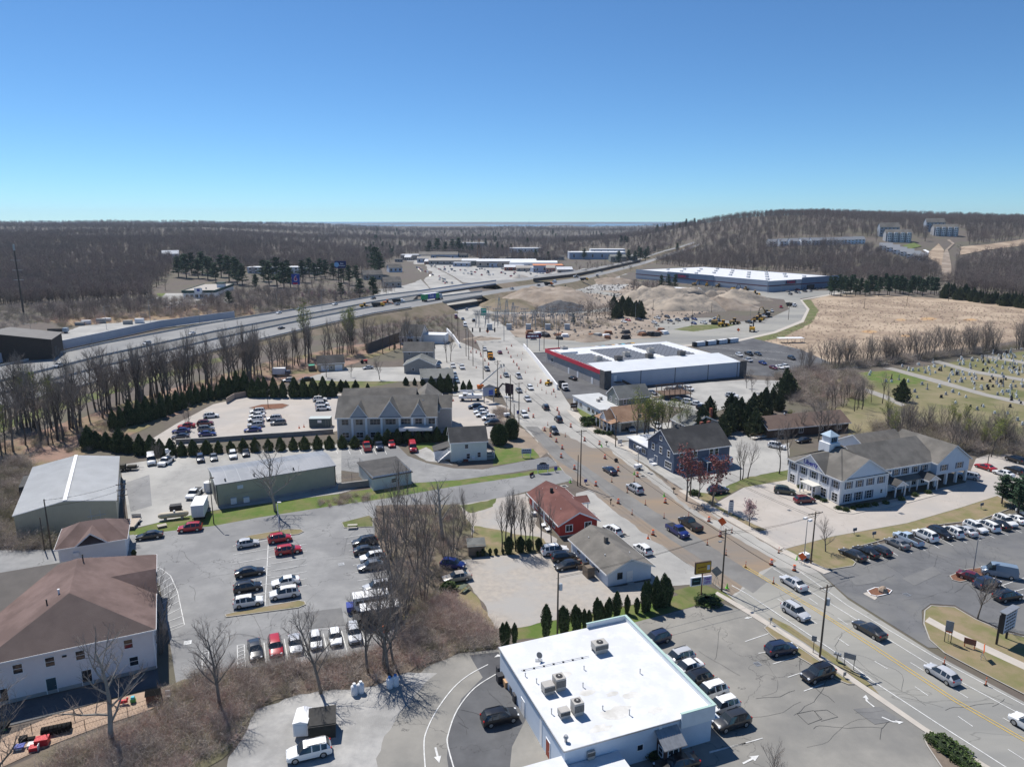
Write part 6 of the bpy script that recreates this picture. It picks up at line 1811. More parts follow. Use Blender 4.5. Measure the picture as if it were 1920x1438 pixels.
# 19 warehouse with white roof
A=G(1438,548);B_=G(1192,523);C_=G(1532,535)
rzw=math.atan2(B_.y-A.y,B_.x-A.x)
o=thing('warehouse_store','huge blue-grey warehouse store with white roof and dark red stripe','store',(A.x,A.y,0),rzw-math.pi)
Wd=(B_-A).length
He=9.5
u_=Vector((math.cos(rzw-math.pi),math.sin(rzw-math.pi)))
D=100.0
b=MB();b.quad((-Wd,0,0),(0,0,0),(0,0,He),(-Wd,0,He));b.quad((0,0,0),(0,D,0),(0,D,He),(0,0,He));b.quad((0,D,0),(-Wd,D,0),(-Wd,D,He),(0,D,He));b.quad((-Wd,D,0),(-Wd,0,0),(-Wd,0,He),(-Wd,D,He));b.build('wall',mat('wall_warehouse',(.36,.41,.48),(.33,.38,.45),.1,.7),o)
boxp(o,'panel_block',mat('wall_warehouse_dark',(.15,.22,.32),(.13,.2,.3),.1,.7),(-Wd*.72,-Wd*.36,-.3,-.02,0,He+1.0),(.02,.4,D*.45,D,0,He+1.4))
boxp(o,'stripe',mat('stripe_maroon',(.10,.02,.03),None),(-Wd,.05,-.42,-.31,He*.50,He*.58),(.41,.5,0,D,He*.50,He*.58))
boxp(o,'roof',membrane,(-Wd+.4,-.4,.4,D-.4,He-.5,He-.2));boxp(o,'parapet',mat('wall_warehouse',(0,0,0)),(-Wd,0,-.02,.4,He,He+.5))
for i in range(22):
 e=thing('rooftop_air_conditioner','grey air conditioner on the huge white warehouse roof','air conditioner',o.matrix_basis@Vector((-Wd*(.06+.88*((i*37)%22)/22),D*(.12+.76*((i*13)%22)/22),He-.2)),o.rotation_euler.z,'air conditioners on the warehouse roof')
 boxp(e,'casing',mat('ac_pale',(.62,.62,.62),None),(-1.5,1.5,-1.0,1.0,.3,1.5));boxp(e,'curb',steel,(-1.3,1.3,-.8,.8,0,.3))
red_l=mat('letter_red',(.55,.03,.06),None)
for fx,rzt in(((-Wd*.60,-.45,He*.78),0),((.52,D*.30,He*.8),math.pi/2)):
 boxp(o,'sign_board',mat('sign_navy',(.05,.06,.13),None),*([(fx[0]-9,fx[0]+9,-.36,-.31,fx[2]-1.7,fx[2]+1.7)]if rzt==0 else[(.41,.45,fx[1]-7,fx[1]+7,fx[2]-1.5,fx[2]+1.5)]))
 lettering(o,'Costco',3.6,red_l,fx,rzt,.04)
boxp(o,'entrance',trim_m,(.5,1.0,D*.52,D*.62,0,4))
# roadside things
def pole(px,py,top,label,arms=1,transformer=False,lamp=False,r=0.15,heading=None,group='utility poles along the road',tw=1.3):
 h=px_h(px,py,top)
 p=G(px,py)
 o=thing('utility_pole',label,'utility pole',(p.x,p.y,0),heading if heading is not None else math.radians(20),group)
 b=MB();b.tube([(0,0,-.3),(0,0,h*.5),(0,0,h)],[r,r*.88,r*.7],9);b.build('shaft',wood_pole,o,smooth=True)
 for i in range(arms):
  z=h-.35-i*1.1
  b=MB();b.box(-tw,tw,-.07,.05,z-.06,z+.06);a=b.build('crossarm',wood_pole,o)
  for x in(-tw*.92,-tw*.45,tw*.45,tw*.92):
   k=MB();k.cyl(x,-.01,z+.06,z+.24,.05,6,0,.03);k.build('insulator',steel,a)
  k=MB();k.tube([(-tw*.6,-.06,z-.05),(0,-.16,z-.7)],.025,4);k.tube([(tw*.6,-.06,z-.05),(0,-.16,z-.7)],.025,4);k.build('arm_brace',steel,o)
 if transformer:
  b=MB();b.cyl(.42,0,h*.72,h*.72+.95,.27,12);b.cyl(.42,0,h*.72+.95,h*.72+1.02,.2,10);b.build('transformer',mat('transformer_grey',(.42,.45,.48),(.36,.39,.42),2,.5),o);boxp(o,'transformer_bracket',steel,(.1,.2,-.05,.05,h*.72+.2,h*.72+.7))
 if lamp:
  b=MB();b.tube([(0,0,h*.8),(-.9,-.6,h*.86),(-1.7,-1.1,h*.87)],.04,5);b.build('lamp_arm',steel,o);boxp(o,'lamp_head',steel,(-2.1,-1.6,-1.3,-1.0,h*.86,h*.87+.1))
 return o,Vector((p.x,p.y,h))
POLES={}
for key,x,y,t,lab,kw in(('a',1537,1233,1096,'tall utility pole with transformer and crossarm beside the sidewalk mailboxes',dict(transformer=True)),('b',1353,1108,991,'utility pole with lamp arm beside the stacked shop signs',dict(lamp=True,transformer=False)),('c',1520,1057,959,'utility pole with wide crossarm beside the light tower trailer',dict(tw=1.6,lamp=False)),('d',1045,1191,1073,'utility pole with transformer in the cedar row behind the restaurant',dict(arms=0,transformer=True)),('e',1294,931,853,'utility pole with crossarms beside the reddish trees',dict(arms=2)),('f',1088,910,806,'tallest utility pole at the access road corner',dict()),('g',1083,911,853,'short bare pole leaning beside the tallest pole',dict(arms=0,r=.13)),('h',1154,838,779,'bare utility pole beside the tan-roofed shop sign',dict(arms=0)),('i',973,800,717,'utility pole beside the two clipped round cedars',dict()),('j',957,779,703,'bare utility pole behind the dark billboard',dict(arms=0)),('k',964,790,757,'short stub pole beside the two clipped cedars',dict(arms=0)),('l',933,745,676,'utility pole beside the yellow excavator',dict()),('m',906,711,648,'bare utility pole by the boom lift',dict(arms=0)),('n',887,686,627,'utility pole at the sandy heap by the road',dict(arms=0)),('o',879,675,620,'middle one of three close utility poles by the grey cottages',dict(arms=0)),('p',874,668,616,'furthest of three close utility poles by the grey cottages',dict(arms=1)),('q',96,1027,936,'bare utility pole in the brush beside the cream barn',dict(arms=0)),('r',239,1004,905,'utility pole with three crossarms at the barn yard corner',dict(arms=3,tw=.9)),('s',84,1032,970,'shorter pole in the brush beside the cream barn',dict(arms=0,r=.12)),('u',861,650,595,'utility pole above the white kerb wall',dict(arms=0)),('v',848,640,590,'utility pole behind the bank office',dict(arms=0)),('w',1047,668,600,'utility pole by the store pylon sign',dict(arms=0)),('x',1020,655,600,'utility pole by the equipment yard',dict(arms=0)),('y',858,630,575,'utility pole near the overpass abutment',dict(arms=0)),('z',1478,600,566,'pole at the bend of the white field kerb',dict(arms=0)),('aa',1297,612,580,'pole on the grass island of the side road',dict(arms=0)),('ab',1224,590,562,'pole at the left foot of the rocky spoil bank',dict(arms=0)),('ac',1334,586,566,'pole at the right foot of the rocky spoil bank',dict(arms=0)),('ad',1620,579,560,'wooden pole standing in the tan field',dict()),('ae',1700,573,556,'wooden pole at the far edge of the tan field',dict(arms=0)),('af',1778,565,528,'tall wooden pole against the dark pines',dict(arms=1)),('ag',1850,570,560,'short pole near the pines right of the field',dict(arms=0))):
 POLES[key]=pole(x,y,t,lab,**kw)
tp_=thing('transmission_pole','very tall dark steel transmission pole by the left wood','pole',G(45,592),0)
hh=px_h(45,592,470);b=MB();b.tube([(0,0,0),(0,0,hh)],[.6,.35],9);b.build('shaft',bark_dk,tp_);b=MB();[b.box(-3.2,3.2,-.12,.12,hh*k,hh*k+.25)for k in(.55,.7,.85)];b.build('crossarm',steel,tp_);b=MB();b.cyl(0,0,hh,hh+4,.55,8);b.build('antenna',steel,tp_)
def wires(a,b,n=3,drop=.35,w=1.2,sag=.5,grp='overhead wires'):
 A,B=POLES[a][1],POLES[b][1]
 d=(B-A);side=Vector((-d.y,d.x,0)).normalized()
 for i in range(n):
  off=side*(w*(i-(n-1)/2))+Vector((0,0,-drop-(0 if i!=n//2 else .9)))
  pts=[]
  for k in range(9):
   t=k/8
   p=A.lerp(B,t)+off
   p.z-=sag*4*t*(1-t)
   pts.append(p)
  m=MB();m.tube(pts,.028,3)
  tag(m.build('overhead_wire',black_m),f'black overhead wire spanning from the {POLES[a][0]["label"].split(" ", 1)[1] if 0 else WL[a]} to the {WL[b]}','wire',grp+f' {a}{b}')
WL=dict(a='mailbox pole',b='stacked-sign pole',c='wide-arm pole',d='cedar-row pole',e='red-tree pole',f='tallest corner pole',h='tan-shop pole',i='clipped-cedar pole',j='billboard pole',l='excavator pole',m='boom-lift pole',n='sand-heap pole',p='cottage pole',r='barn-yard pole',q='barn brush pole')
for a,b_,n in(('a','b',3),('b','f',3),('f','i',3),('i','l',3),('l','m',2),('m','n',2),('n','p',2),('c','e',3),('e','h',3),('d','b',2),('b','c',2),('r','q',2)):
 wires(a,b_,n)
 # traffic barrels, posts and cones
bar_o=mat('barrel_orange',(.72,.13,.03),None,rough=.6);bar_w=mat('barrel_white',(.8,.78,.75),None,rough=.6)
def strip_mesh(name,segs,mats,sides=12):
 b=MB()
 for z0,z1,r0,r1,m in segs:
  b.tube([(0,0,z0),(0,0,z1)],[r0,r1],sides,m)
 return b.mesh(name,mats)
BAR=[('base',strip_mesh('base',[(0,.09,.40,.38,0)],[rubber])),('drum',strip_mesh('drum',[(.09,1.02,.30,.25,0)],[bar_o])),('stripe',strip_mesh('stripe',[(.42,.58,.295,.285,0)],[bar_w])),('stripe',strip_mesh('stripe',[(.74,.90,.278,.268,0)],[bar_w])),('handle',strip_mesh('handle',[(1.02,1.1,.1,.1,0)],[bar_o],6))]
BARF=strip_mesh('traffic_barrel',[(0,.1,.4,.38,2),(.1,.4,.30,.29,0),(.4,.58,.295,.285,1),(.58,.74,.28,.275,0),(.74,.9,.278,.268,1),(.9,1.05,.265,.25,0)],[bar_o,bar_w,rubber])
POST=strip_mesh('delineator',[(0,.08,.26,.22,1),(.08,.75,.07,.065,0),(.75,.9,.066,.066,2),(.9,1.15,.065,.05,0)],[bar_o,rubber,bar_w],8)
CONE={}
for nm,c in(('orange',bar_o),('green',mat('cone_green',(.18,.62,.06),None))):
 CONE[nm]=strip_mesh('cone',[(0,.05,.3,.3,0),(.05,.5,.19,.11,0),(.5,.64,.11,.085,1 if nm=='orange' else 0),(.64,.9,.085,.03,0)],[c,bar_w],8)
gb='traffic barrels along the roadworks'
seen=set()
for x,y in((1013,719),(1038,735),(991,771),(1000,783),(1021,808),(1032,819),(1043,829),(1054,842),(1052,858),(1048,778),(1045,770),(1070,801),(1096,827),(1124,834),(1134,860),(1077,880),(1159,883),(1117,911),(1195,894),(1159,944),(1247,943),(1224,1003),(1329,978),(1350,1006),(1446,1059),(1489,1070),(959,650),(950,656),(953,663),(958,671),(963,680),(969,686),(973,693),(1014,717),(901,665),(902,669),(909,677),(916,685),(939,709),(891,644),(893,662),(883,662)):
 p=G(x,y)
 where='on the dirt edge of the torn-up lanes' if y>840 else('beside the queueing cars' if y>745 else 'on the pale dusty stretch of road')
 lab=f'orange and white striped traffic barrel {where}'
 if p.y<200:
  o=thing('traffic_barrel',lab,'traffic barrel',(p.x,p.y,CARZ),random.random(),gb+' '+where)
  for nm,me in BAR:
   link(nm,me,o)
 else:
  tag(link('traffic_barrel',BARF,None,(p.x,p.y,CARZ)),lab,'traffic barrel',gb+' '+where)
for x,y in((1147,904),(1189,904),(1176,924),(1210,947),(1185,965),(1245,972),(1060,819),(1291,970),(1326,1022),(1361,1041),(1398,1064),(1460,1037),(1372,999),(1450,1094),(1770,1246),(1848,1285),(1027,798),(1034,740),(1042,745),(985,700),(990,690),(978,676),(986,735),(935,683),(940,690),(946,697),(970,668),(980,664),(1003,712),(1008,725),(1016,732),(1024,738)):
 p=G(x,y)
 where='beside the double yellow line near the restaurant' if y>1080 else('between the torn-up dirt lanes' if y>850 else 'on the pale dusty stretch of road')
 o=thing('delineator_post',f'slim orange delineator post {where}','delineator',(p.x,p.y,CARZ),0,'delineator posts '+where)
 link('post',POST,o)
for x,y,c,w in((1245,931,'green','on the sandy verge by the mailboxes'),(1494,1050,'green','on the sidewalk by the light tower trailer'),(1363,1103,'green','at the foot of the stacked-sign pole'),(1189,890,'green','by the open manhole'),(1069,905,'green','beside the tallest corner pole'),(1128,838,'green','on the shoulder by the tan shop'),(1215,1010,'orange','on the forecourt kerb'),(886,655,'orange','by the sandy heap'),(893,690,'orange','by the bucket truck'),(925,700,'orange','by the boom lift'),(884,752,'orange','beside the white bucket truck'),(850,752,'orange','in front of the white bucket truck'),(561,803,'orange','on the tan lot'),(570,801,'orange','on the tan lot')):
 p=G(x,y);tag(link('traffic_cone',CONE[c],None,(p.x,p.y,CARZ)),f'bright {c} traffic cone {w}','traffic cone','cones '+w)
 # road work signs
sg_o=mat('sign_orange',(.78,.14,.03),None,rough=.5);sg_back=mat('sign_back',(.28,.28,.28),(.22,.22,.22),2,.5)
def diamond(px,py,s,h,m,lab,face=None,back=None):
 p=G(px,py)
 o=thing('warning_sign',lab,'sign',(p.x,p.y,CARZ),face if face is not None else math.radians(-35))
 b=MB();n=s*.707
 b.ngon([(0,-.03,h),(n,-.03,h+n),(0,-.03,h+2*n),(-n,-.03,h+n)]);b.ngon([(0,.0,h),(-n,0,h+n),(0,0,h+2*n),(n,0,h+n)])
 b.build('panel',[back or m],o)
 for sx in(-.5,.5):
  k=MB();k.tube([(0,.03,h+n*.6),(sx,.25,0)],.03,4);k.build('leg',steel,o)
 k=MB();k.tube([(0,.05,h),(0,-.45,0)],.03,4);k.build('leg',steel,o)
 return o
diamond(1353,996,1.3,1.1,sg_o,'big orange diamond warning sign beside the sidewalk lawn')
diamond(1503,1058,1.1,.7,sg_o,'orange diamond sign beside the light tower trailer')
diamond(1842,1236,1.2,.8,sg_o,'tilted orange diamond sign beside the right sidewalk',math.radians(60))
diamond(914,628,1.6,.9,sg_o,'orange diamond sign facing traffic below the bridge');diamond(1384,626,1.4,1.2,sg_o,'orange diamond sign beside the side road kerb')
o=diamond(1342,1098,1.35,1.6,sg_back,'grey back of a diamond sign beside the stacked-sign pole',math.radians(-20))
def post_sign(px,py,w,h,z,m,lab,posts=2,pm=None,rz=None,name='road_sign',text=None,tm=None,ts=.4,cat='sign',pw=.06,bm=None,th=.06,tb=0.0):
 p=G(px,py)
 o=thing(name,lab,cat,(p.x,p.y,0.0),math.radians(20)if rz is None else rz)
 boxp(o,'panel',bm or m,(-w/2,w/2,-th,th,z,z+h));boxp(o,'face',m,(-w/2+.05,w/2-.05,-th-.012,-th,z+.05,z+h-.05))
 for i in range(posts):
  x=0 if posts==1 else(-w/2*.8+i*w*.8)
  boxp(o,'post',pm or steel,(x-pw,x+pw,th+.002,th+.1+pw,0,z+h*.8))
 if text:
  for i in range(text):
   zz=z+h*(1-(i+.5)/text);k=MB();x=-w*.38
   rg=random.Random(i*7+int(px))
   while x<w*.36:
    l=min(w*rg.uniform(.08,.22),w*.38-x);k.box(x,x+l,-th-.022,-th-.013,zz-ts*.3,zz+ts*.3);x+=l+w*.04
   k.build('text_row',tm,o)
 return o
wbl=mat('letter_dark',(.05,.05,.06),None);ltw=mat('letter_white',(.8,.8,.82),None);ppl=mat('letter_purple',(.24,.10,.36),None)
o=thing('shop_pylon_sign','stacked pylon sign with yellow board above a green board and a nail shop board','sign',G(1314,1123),math.radians(16))
b=MB();b.cyl(0,0,0,6.2,.1,10);b.build('pole',mat('pole_maroon',(.18,.04,.035),None),o);b=MB();b.cyl(0,0,.02,.6,.3,10);b.build('planter',mat('planter_red',(.5,.08,.05),None),o)
boxp(o,'upper_board',mat('board_edge',(.06,.04,.03),None),(-1.4,1.45,-.15,.15,4.6,6.6));boxp(o,'upper_face',mat('board_yellow',(.48,.29,.03),(.42,.25,.03),1),(-1.3,1.35,-.165,-.151,4.75,6.5))
boxp(o,'text_row',mat('letter_brown',(.16,.07,.02),None),(-1.0,-.6,-.18,-.166,5.62,5.8),(-.55,.1,-.18,-.166,5.66,5.84),(.15,.55,-.18,-.166,5.7,5.88));boxp(o,'text_row',mat('letter_rust',(.3,.08,.02),None),(-.9,.5,-.18,-.166,5.0,5.14));boxp(o,'picture_patch',mat('patch_pale',(.55,.58,.64),None),(.7,1.2,-.18,-.166,5.2,6.0))
boxp(o,'left_board',white_p,(-2.1,-.15,-.14,.14,2.6,4.1));boxp(o,'left_face',mat('board_green',(.012,.035,.03),None),(-1.9,-.3,-.155,-.141,2.75,3.95));boxp(o,'right_board',mat('board_lilac',(.55,.53,.62),None),(.15,1.7,-.14,.14,2.5,4.0))
lettering(o,'Nail',.68,ppl,(.92,-.16,3.58),0,.02);lettering(o,'CITY',.52,ppl,(.92,-.16,2.95),0,.02);boxp(o,'text_row',mat('letter_teal',(.12,.28,.27),None),(-1.6,-.6,-.17,-.156,3.4,3.5));
o=post_sign(987,858,2.6,1.3,1.1,mat('board_bluewhite',(.42,.47,.56),(.36,.41,.5),2),'white-posted pale blue business sign on the corner lawn',2,white_p,rz=.1,name='business_sign',text=2,tm=wbl,ts=.36)
o=post_sign(1018,887,3.0,1.4,.9,mat('board_bluegrey',(.36,.40,.48),(.3,.34,.42),2),'arched grey business sign beside the park bench on the grass strip',2,white_p,rz=.1,name='business_sign',text=3,tm=wbl,ts=.3)
b=MB();b.ngon([(-1.0,-.07,2.3),(1.0,-.07,2.3),(.7,-.07,2.65),(0,-.07,2.8),(-.7,-.07,2.65)]);b.ngon([(1.0,.07,2.3),(-1.0,.07,2.3),(-.7,.07,2.65),(0,.07,2.8),(.7,.07,2.65)]);b.build('arched_top',black_m,o)
post_sign(1042,885,.8,.9,.5,blue_sign,'small square blue sign on a stake at the access road corner',1,name='info_sign',rz=.2)
post_sign(1098,908,.75,.7,.55,blue_sign,'small square blue sign beside the tallest corner pole',1,name='info_sign',rz=.2)
o=thing('park_bench','dark maroon bench with pale seat on the grass strip','bench',G(997,894),math.radians(55))
boxp(o,'seat',mat('bench_pale',(.5,.47,.42),None),(-.8,.8,-.45,0,.42,.48));boxp(o,'backrest',mat('bench_maroon',(.10,.02,.025),None),(-.85,.85,.0,.08,.45,1.1));[boxp(o,'leg',black_m,(s*.7-.04,s*.7+.04,-.4,0,0,.42))for s in(-1,1)]
o=post_sign(1370,963,1.05,2.4,.35,white_p,'tall white tenant sign with arched top on the sidewalk lawn',2,white_p,name='tenant_sign',rz=math.radians(10),text=6,tm=wbl,ts=.24)
boxp(o,'crown',mat('board_navy',(.04,.05,.1),None),(-.4,.4,-.05,.05,2.76,3.05))
o=post_sign(1883,1206,3.6,3.2,2.2,mat('board_paleblue',(.52,.58,.68),(.47,.53,.63),2),'large pale business sign in black frame on two posts',2,black_m,rz=math.radians(32),name='business_sign',bm=black_m,th=.3,pw=.13,text=6,tm=wbl,ts=.42)
boxp(o,'cap',steel,(-1.95,1.95,-.5,.5,5.4,5.5))
post_sign(1162,835,1.3,1.2,.5,white_p,'white board sign on posts beside the tan shop drive',2,white_p,name='business_sign',text=2,tm=wbl,ts=.36)
post_sign(1076,769,2.4,1.6,.8,mat('board_brown',(.06,.035,.03),None),'dark brown board sign on posts in front of the flat annex',2,black_m,name='business_sign',text=1,tm=ltw,ts=.36)
o=post_sign(917,755,4.2,3.0,2.4,mat('board_greyblue',(.34,.38,.48),None),'gabled grey sign with blue panel on square posts beside the bucket truck',2,sid_grey,name='business_sign',pw=.16)
boxp(o,'blue_panel',mat('sign_royal',(.07,.12,.42),None),(-.1,1.4,-.09,-.073,2.7,4.4));b=MB();b.ngon([(-2.5,-.25,5.4),(2.5,-.25,5.4),(0,-.25,6.4)]);b.ngon([(2.5,.25,5.4),(-2.5,.25,5.4),(0,.25,6.4)]);b.quad((-2.5,-.25,5.4),(0,-.25,6.4),(0,.25,6.4),(-2.5,.25,5.4));b.quad((0,-.25,6.4),(2.5,-.25,5.4),(2.5,.25,5.4),(0,.25,6.4));b.build('gable_top',sid_grey,o)
o=post_sign(955,750,3.6,3.6,2.2,mat('board_black',(.05,.03,.035),None),'large dark maroon board with tarpaulin beside the excavator',2,wood_pole,rz=math.radians(-40),name='billboard',pw=.13)
post_sign(971,783,.8,1.1,1.2,blue_sign,'blue square hospital style sign beside the stub pole',1,name='info_sign')
o=post_sign(1000,659,7.5,2.2,6.2,mat('board_maroon',(.13,.02,.045),None),'maroon store pylon sign on two steel legs by the retaining wall',2,steel,name='store_pylon_sign',pw=.15,rz=.2,text=1,tm=ltw,ts=1.3)
o=post_sign(907,597,3.6,4.4,2.0,mat('sign_green',(.02,.30,.22),None),'green highway direction sign beside the slip road',2,steel,name='highway_sign',rz=0,text=2,tm=ltw,ts=.9)
for x,y,z,lab in((1524,1225,1.6,'grey back of a small road sign beside the mailbox pole'),(1591,1254,1.2,'wide grey back of a two-post road sign beside the mailboxes')):
 post_sign(x,y,.65 if x<1550 else 1.5,.8,z+.4,sg_back,lab,1 if x<1550 else 2,wood_pole,name='road_sign',rz=math.radians(-30),pw=.04)
post_sign(1445,1172,.35,.5,.8,sg_back,'small grey sign at the grass island tip',1,name='road_sign',pw=.03);post_sign(1583,1272,.4,.5,.5,sg_back,'small grey sign at the lower end of the grass island',1,name='road_sign',pw=.03)
post_sign(1776,1206,1.0,1.6,2.0,sg_back,'tall two-post road sign back beside the right sidewalk',2,wood_pole,name='road_sign',rz=math.radians(-35),pw=.05)
post_sign(1777,1204,.8,.8,1.6,sg_o,'orange panel fixed on the two-post sign beside the right sidewalk',1,name='warning_sign',rz=math.radians(-38),pw=.03)
post_sign(1817,1216,1.5,.9,.7,mat('sign_rust',(.2,.1,.07),None),'low brown portable sign on an orange stand',2,sg_o,name='portable_sign',rz=math.radians(-35))
for x,y in((1602,1003),(1638,1010),(1840,955)):
 post_sign(x,y,.9,.6,.9,mat('sign_slate',(.12,.14,.18),None),'small dark real-estate style sign on the dry grass strip',1,name='lawn_sign',pw=.03)['group']='small signs on the dry grass strip'
for i,(x,y,n,lab)in enumerate(((1569,1240,3,'row of grey mailboxes on a post beside the sidewalk'),(1263,925,2,'pair of dark mailboxes on the sandy verge'),(1145,946,1,'single black mailbox on the forecourt kerb'),(1137,836,2,'pair of mailboxes beside the tan shop sign'))):
 o=thing('mailbox',lab,'mailbox',G(x,y),math.radians(-40))
 for k in range(n):
  xx=(k-(n-1)/2)*.32
  b=MB();b.box(xx-.13,xx+.13,-.25,.25,1.05,1.2);b.tube([(xx,-.25,1.2),(xx,.25,1.2)],.13,10);b.build('box',steel if i==0 else black_m,o)
 boxp(o,'post',wood_pole,(-.06,.06,-.06,.06,0,1.0));boxp(o,'rail',wood_pole,(-n*.18,n*.18,-.05,.05,.98,1.045))
for x,y,t,lab in((1507,1050,975,'white light tower trailer with raised mast beside the wide-arm pole'),(1196,880,840,'white light tower trailer with raised mast before the blue house'),(950,782,745,'white light tower trailer with raised mast by the clipped cedars')):
 o=thing('light_tower',lab,'light tower',G(x,y),math.radians(30));h=px_h(x,y,t)
 boxp(o,'engine_box',white_p,(-.9,.9,-.55,.55,.45,1.3));b=MB();b.tube([(0,0,1.3),(0,0,h*.6),(0,0,h)],[.1,.08,.05],6);b.build('mast',steel,o);b=MB();b.tube([(.9,0,.5),(2.1,0,.45)],.05,5);b.build('tow_bar',steel,o)
 for s in(-1,1):
  b=MB();b.tube([(0,s*.68,.34),(0,s*.56,.34)],.33,12);b.build('wheel',rubber,o);boxp(o,'floodlight',white_p,(-.35,.35,s*.5-.25,s*.5+.2,h,h+.35));boxp(o,'outrigger',steel,(-.06,.06,min(s*.56,s*1.3),max(s*.56,s*1.3),.2,.3))
def lamp(px,py,top,lab,twin=False,grp='lamp posts',m=steel,arm=1.8,hd=0.0):
 h=px_h(px,py,top);o=thing('lamp_post',lab,'lamp post',G(px,py),hd,grp)
 b=MB();b.tube([(0,0,0),(0,0,h)],[.11,.07],7);b.build('pole',m,o)
 for s in((-1,1)if twin else(1,)):
  b=MB();b.tube([(0,0,h),(s*arm*.6,0,h+.35),(s*arm,0,h+.4)],.05,5);b.build('arm',m,o);b=MB();x0,x1=sorted((s*arm,s*(arm+.7)));b.box(x0,x1,-.15,.15,h+.3,h+.45);b.build('lamp_head',m,o)
 return o
lamp(1825,1070,1011,'thin lamp post on the round mulch island',m=steel,arm=.4)
lamp(401,982,899,'thin dark lamp post on the grass below the long shed',m=wood_pole,arm=.2);lamp(524,998,945,'pale stub post in front of the split-trunk tree',m=white_p,arm=.05)
lamp(356,806,768,'lamp post in the tan office lot by the bushes',m=trim_m,arm=.5,hd=2);lamp(503,765,734,'lamp post on the small island of the tan office lot',m=trim_m,arm=.5,hd=1);lamp(1851,876,853,'lamp post by the drive-through island',m=trim_m,arm=.6)
for x,y,t in((321,592,576),(283,612,563),(200,618,575),(375,608,573),(520,582,549),(580,568,544),(655,563,540),(672,558,532),(62,648,608),(728,552,536),(605,600,545)):
 lamp(x,y,t,'grey highway lamp post beside the left carriageways',t%2==0,'highway lamp posts',arm=2.2,hd=.4)
for x,y,t in((1191,602,570),(1043,632,590),(1004,622,594),(1378,560,535),(1440,552,524),(1465,548,530),(1405,618,575),(960,603,575),(930,585,556),(1250,548,518),(1490,546,528)):
 lamp(x,y,t,'pale street lamp post along the construction roads',False,'construction road lamp posts',arm=2.0,hd=.3)
 # yard things of the metal shed
o=thing('propane_tank','long tan propane tank lying on the grass edge','tank',G(326,973),math.radians(18))
b=MB();b.tube([(-2.9,0,1.0),(-2.7,0,1.0),(-2.3,0,1.0),(2.3,0,1.0),(2.7,0,1.0),(2.9,0,1.0)],[.2,.45,.62,.62,.45,.2],16);b.build('vessel',mat('tank_tan',(.55,.48,.36),(.5,.43,.32),1,.6),o,smooth=True)
for s in(-1.6,1.6):
 boxp(o,'cradle',conc_pale,(s-.2,s+.2,-.6,.6,0,.5))
b=MB();b.cyl(.2,0,1.6,1.85,.2,10);b.build('valve_dome',white_p,o)
o=thing('box_truck','white box truck parked at the corner of the long shed','truck',G(377,966),math.radians(104))
boxp(o,'cargo_box',white_p,(-3.2,2.4,-1.2,1.2,.9,3.4));boxp(o,'box_roof',white_p,(-3.25,2.45,-1.25,1.25,3.4,3.46));boxp(o,'chassis',trim_m,(-3.1,3.9,-.5,.5,.55,.9));b=MB();b.ngon([(2.5,-1.0,.6),(4.6,-1.0,.6),(4.6,-1.0,1.4),(3.9,-1.0,1.6),(3.4,-1.0,2.5),(2.5,-1.0,2.6)]);b.ngon([(2.5,1.0,.6),(2.5,1.0,2.6),(3.4,1.0,2.5),(3.9,1.0,1.6),(4.6,1.0,1.4),(4.6,1.0,.6)]);b.quad((3.4,-1,2.5),(3.4,1,2.5),(2.5,1,2.6),(2.5,-1,2.6));b.quad((4.6,-1,1.4),(4.6,1,1.4),(3.9,1,1.6),(3.9,-1,1.6));b.quad((4.6,-1,.6),(4.6,1,.6),(4.6,1,1.4),(4.6,-1,1.4));b.quad((2.5,1,.6),(2.5,-1,.6),(2.5,-1,2.6),(2.5,1,2.6));b.build('cab',white_p,o);b=MB();b.quad((3.95,-.9,1.63),(3.95,.9,1.63),(3.46,.9,2.46),(3.46,-.9,2.46));b.build('windshield',car_glass,o)
for x in(3.5,-1.8):
 for s in(-1,1):
  b=MB();b.tube([(x,s*.85,.45),(x,s*1.1,.45)],.45,12);w_=b.build('wheel',rubber,o)
boxp(o,'rear_door',mat('door_pale',(.62,.66,.7),None),(-3.27,-3.22,-1.05,-.03,1.0,3.3),(-3.27,-3.22,.03,1.05,1.0,3.3));boxp(o,'bumper',trim_m,(-3.5,-3.28,-1.1,1.1,.55,.7))
o=thing('dumpster','black open dumpster behind the propane tank','dumpster',G(330,957),math.radians(20));boxp(o,'body',black_m,(-1.1,1.1,-.8,.8,.15,1.3));boxp(o,'lid',trim_m,(-1.15,1.15,-.82,-.02,1.3,1.36));boxp(o,'side_pocket',trim_m,(-1.25,-1.11,-.4,.4,.6,.8),(1.11,1.25,-.4,.4,.6,.8))
o=thing('pallet_box','weathered wooden crate lid on the grass edge','crate',G(304,988),math.radians(35));boxp(o,'body',mat('weathered_wood',(0,0,0)),(-.8,.8,-.6,.6,0,.4));boxp(o,'lid',mat('weathered_pale',(.4,.36,.3),None),(-.85,.85,-.65,.65,.4,.46))
o=thing('flatbed_trailer','flat trailer with pale plank deck beside the barn corner','trailer',G(249,985),math.radians(100))
for k in range(8):
 boxp(o,'plank',mat('plank_pale',(.5,.42,.34),(.44,.37,.3),2),(-2.4,2.4,-1.0+k*.25,-1.0+k*.25+.23,.7,.76))
boxp(o,'frame',steel,(-2.5,2.5,-1.05,-.98,.5,.69),(-2.5,2.5,.98,1.05,.5,.69));[MB.build((lambda m:(m.tube([(.2,s*1.1,.35),(.2,s*1.3,.35)],.35,10),m)[1])(MB()),'wheel',rubber,o)for s in(-1,1)];b=MB();b.tube([(-2.5,0,.5),(-3.8,0,.45)],.06,5);b.build('tow_bar',steel,o);boxp(o,'ramp',steel,(2.5,2.56,-.9,.9,.3,1.5))
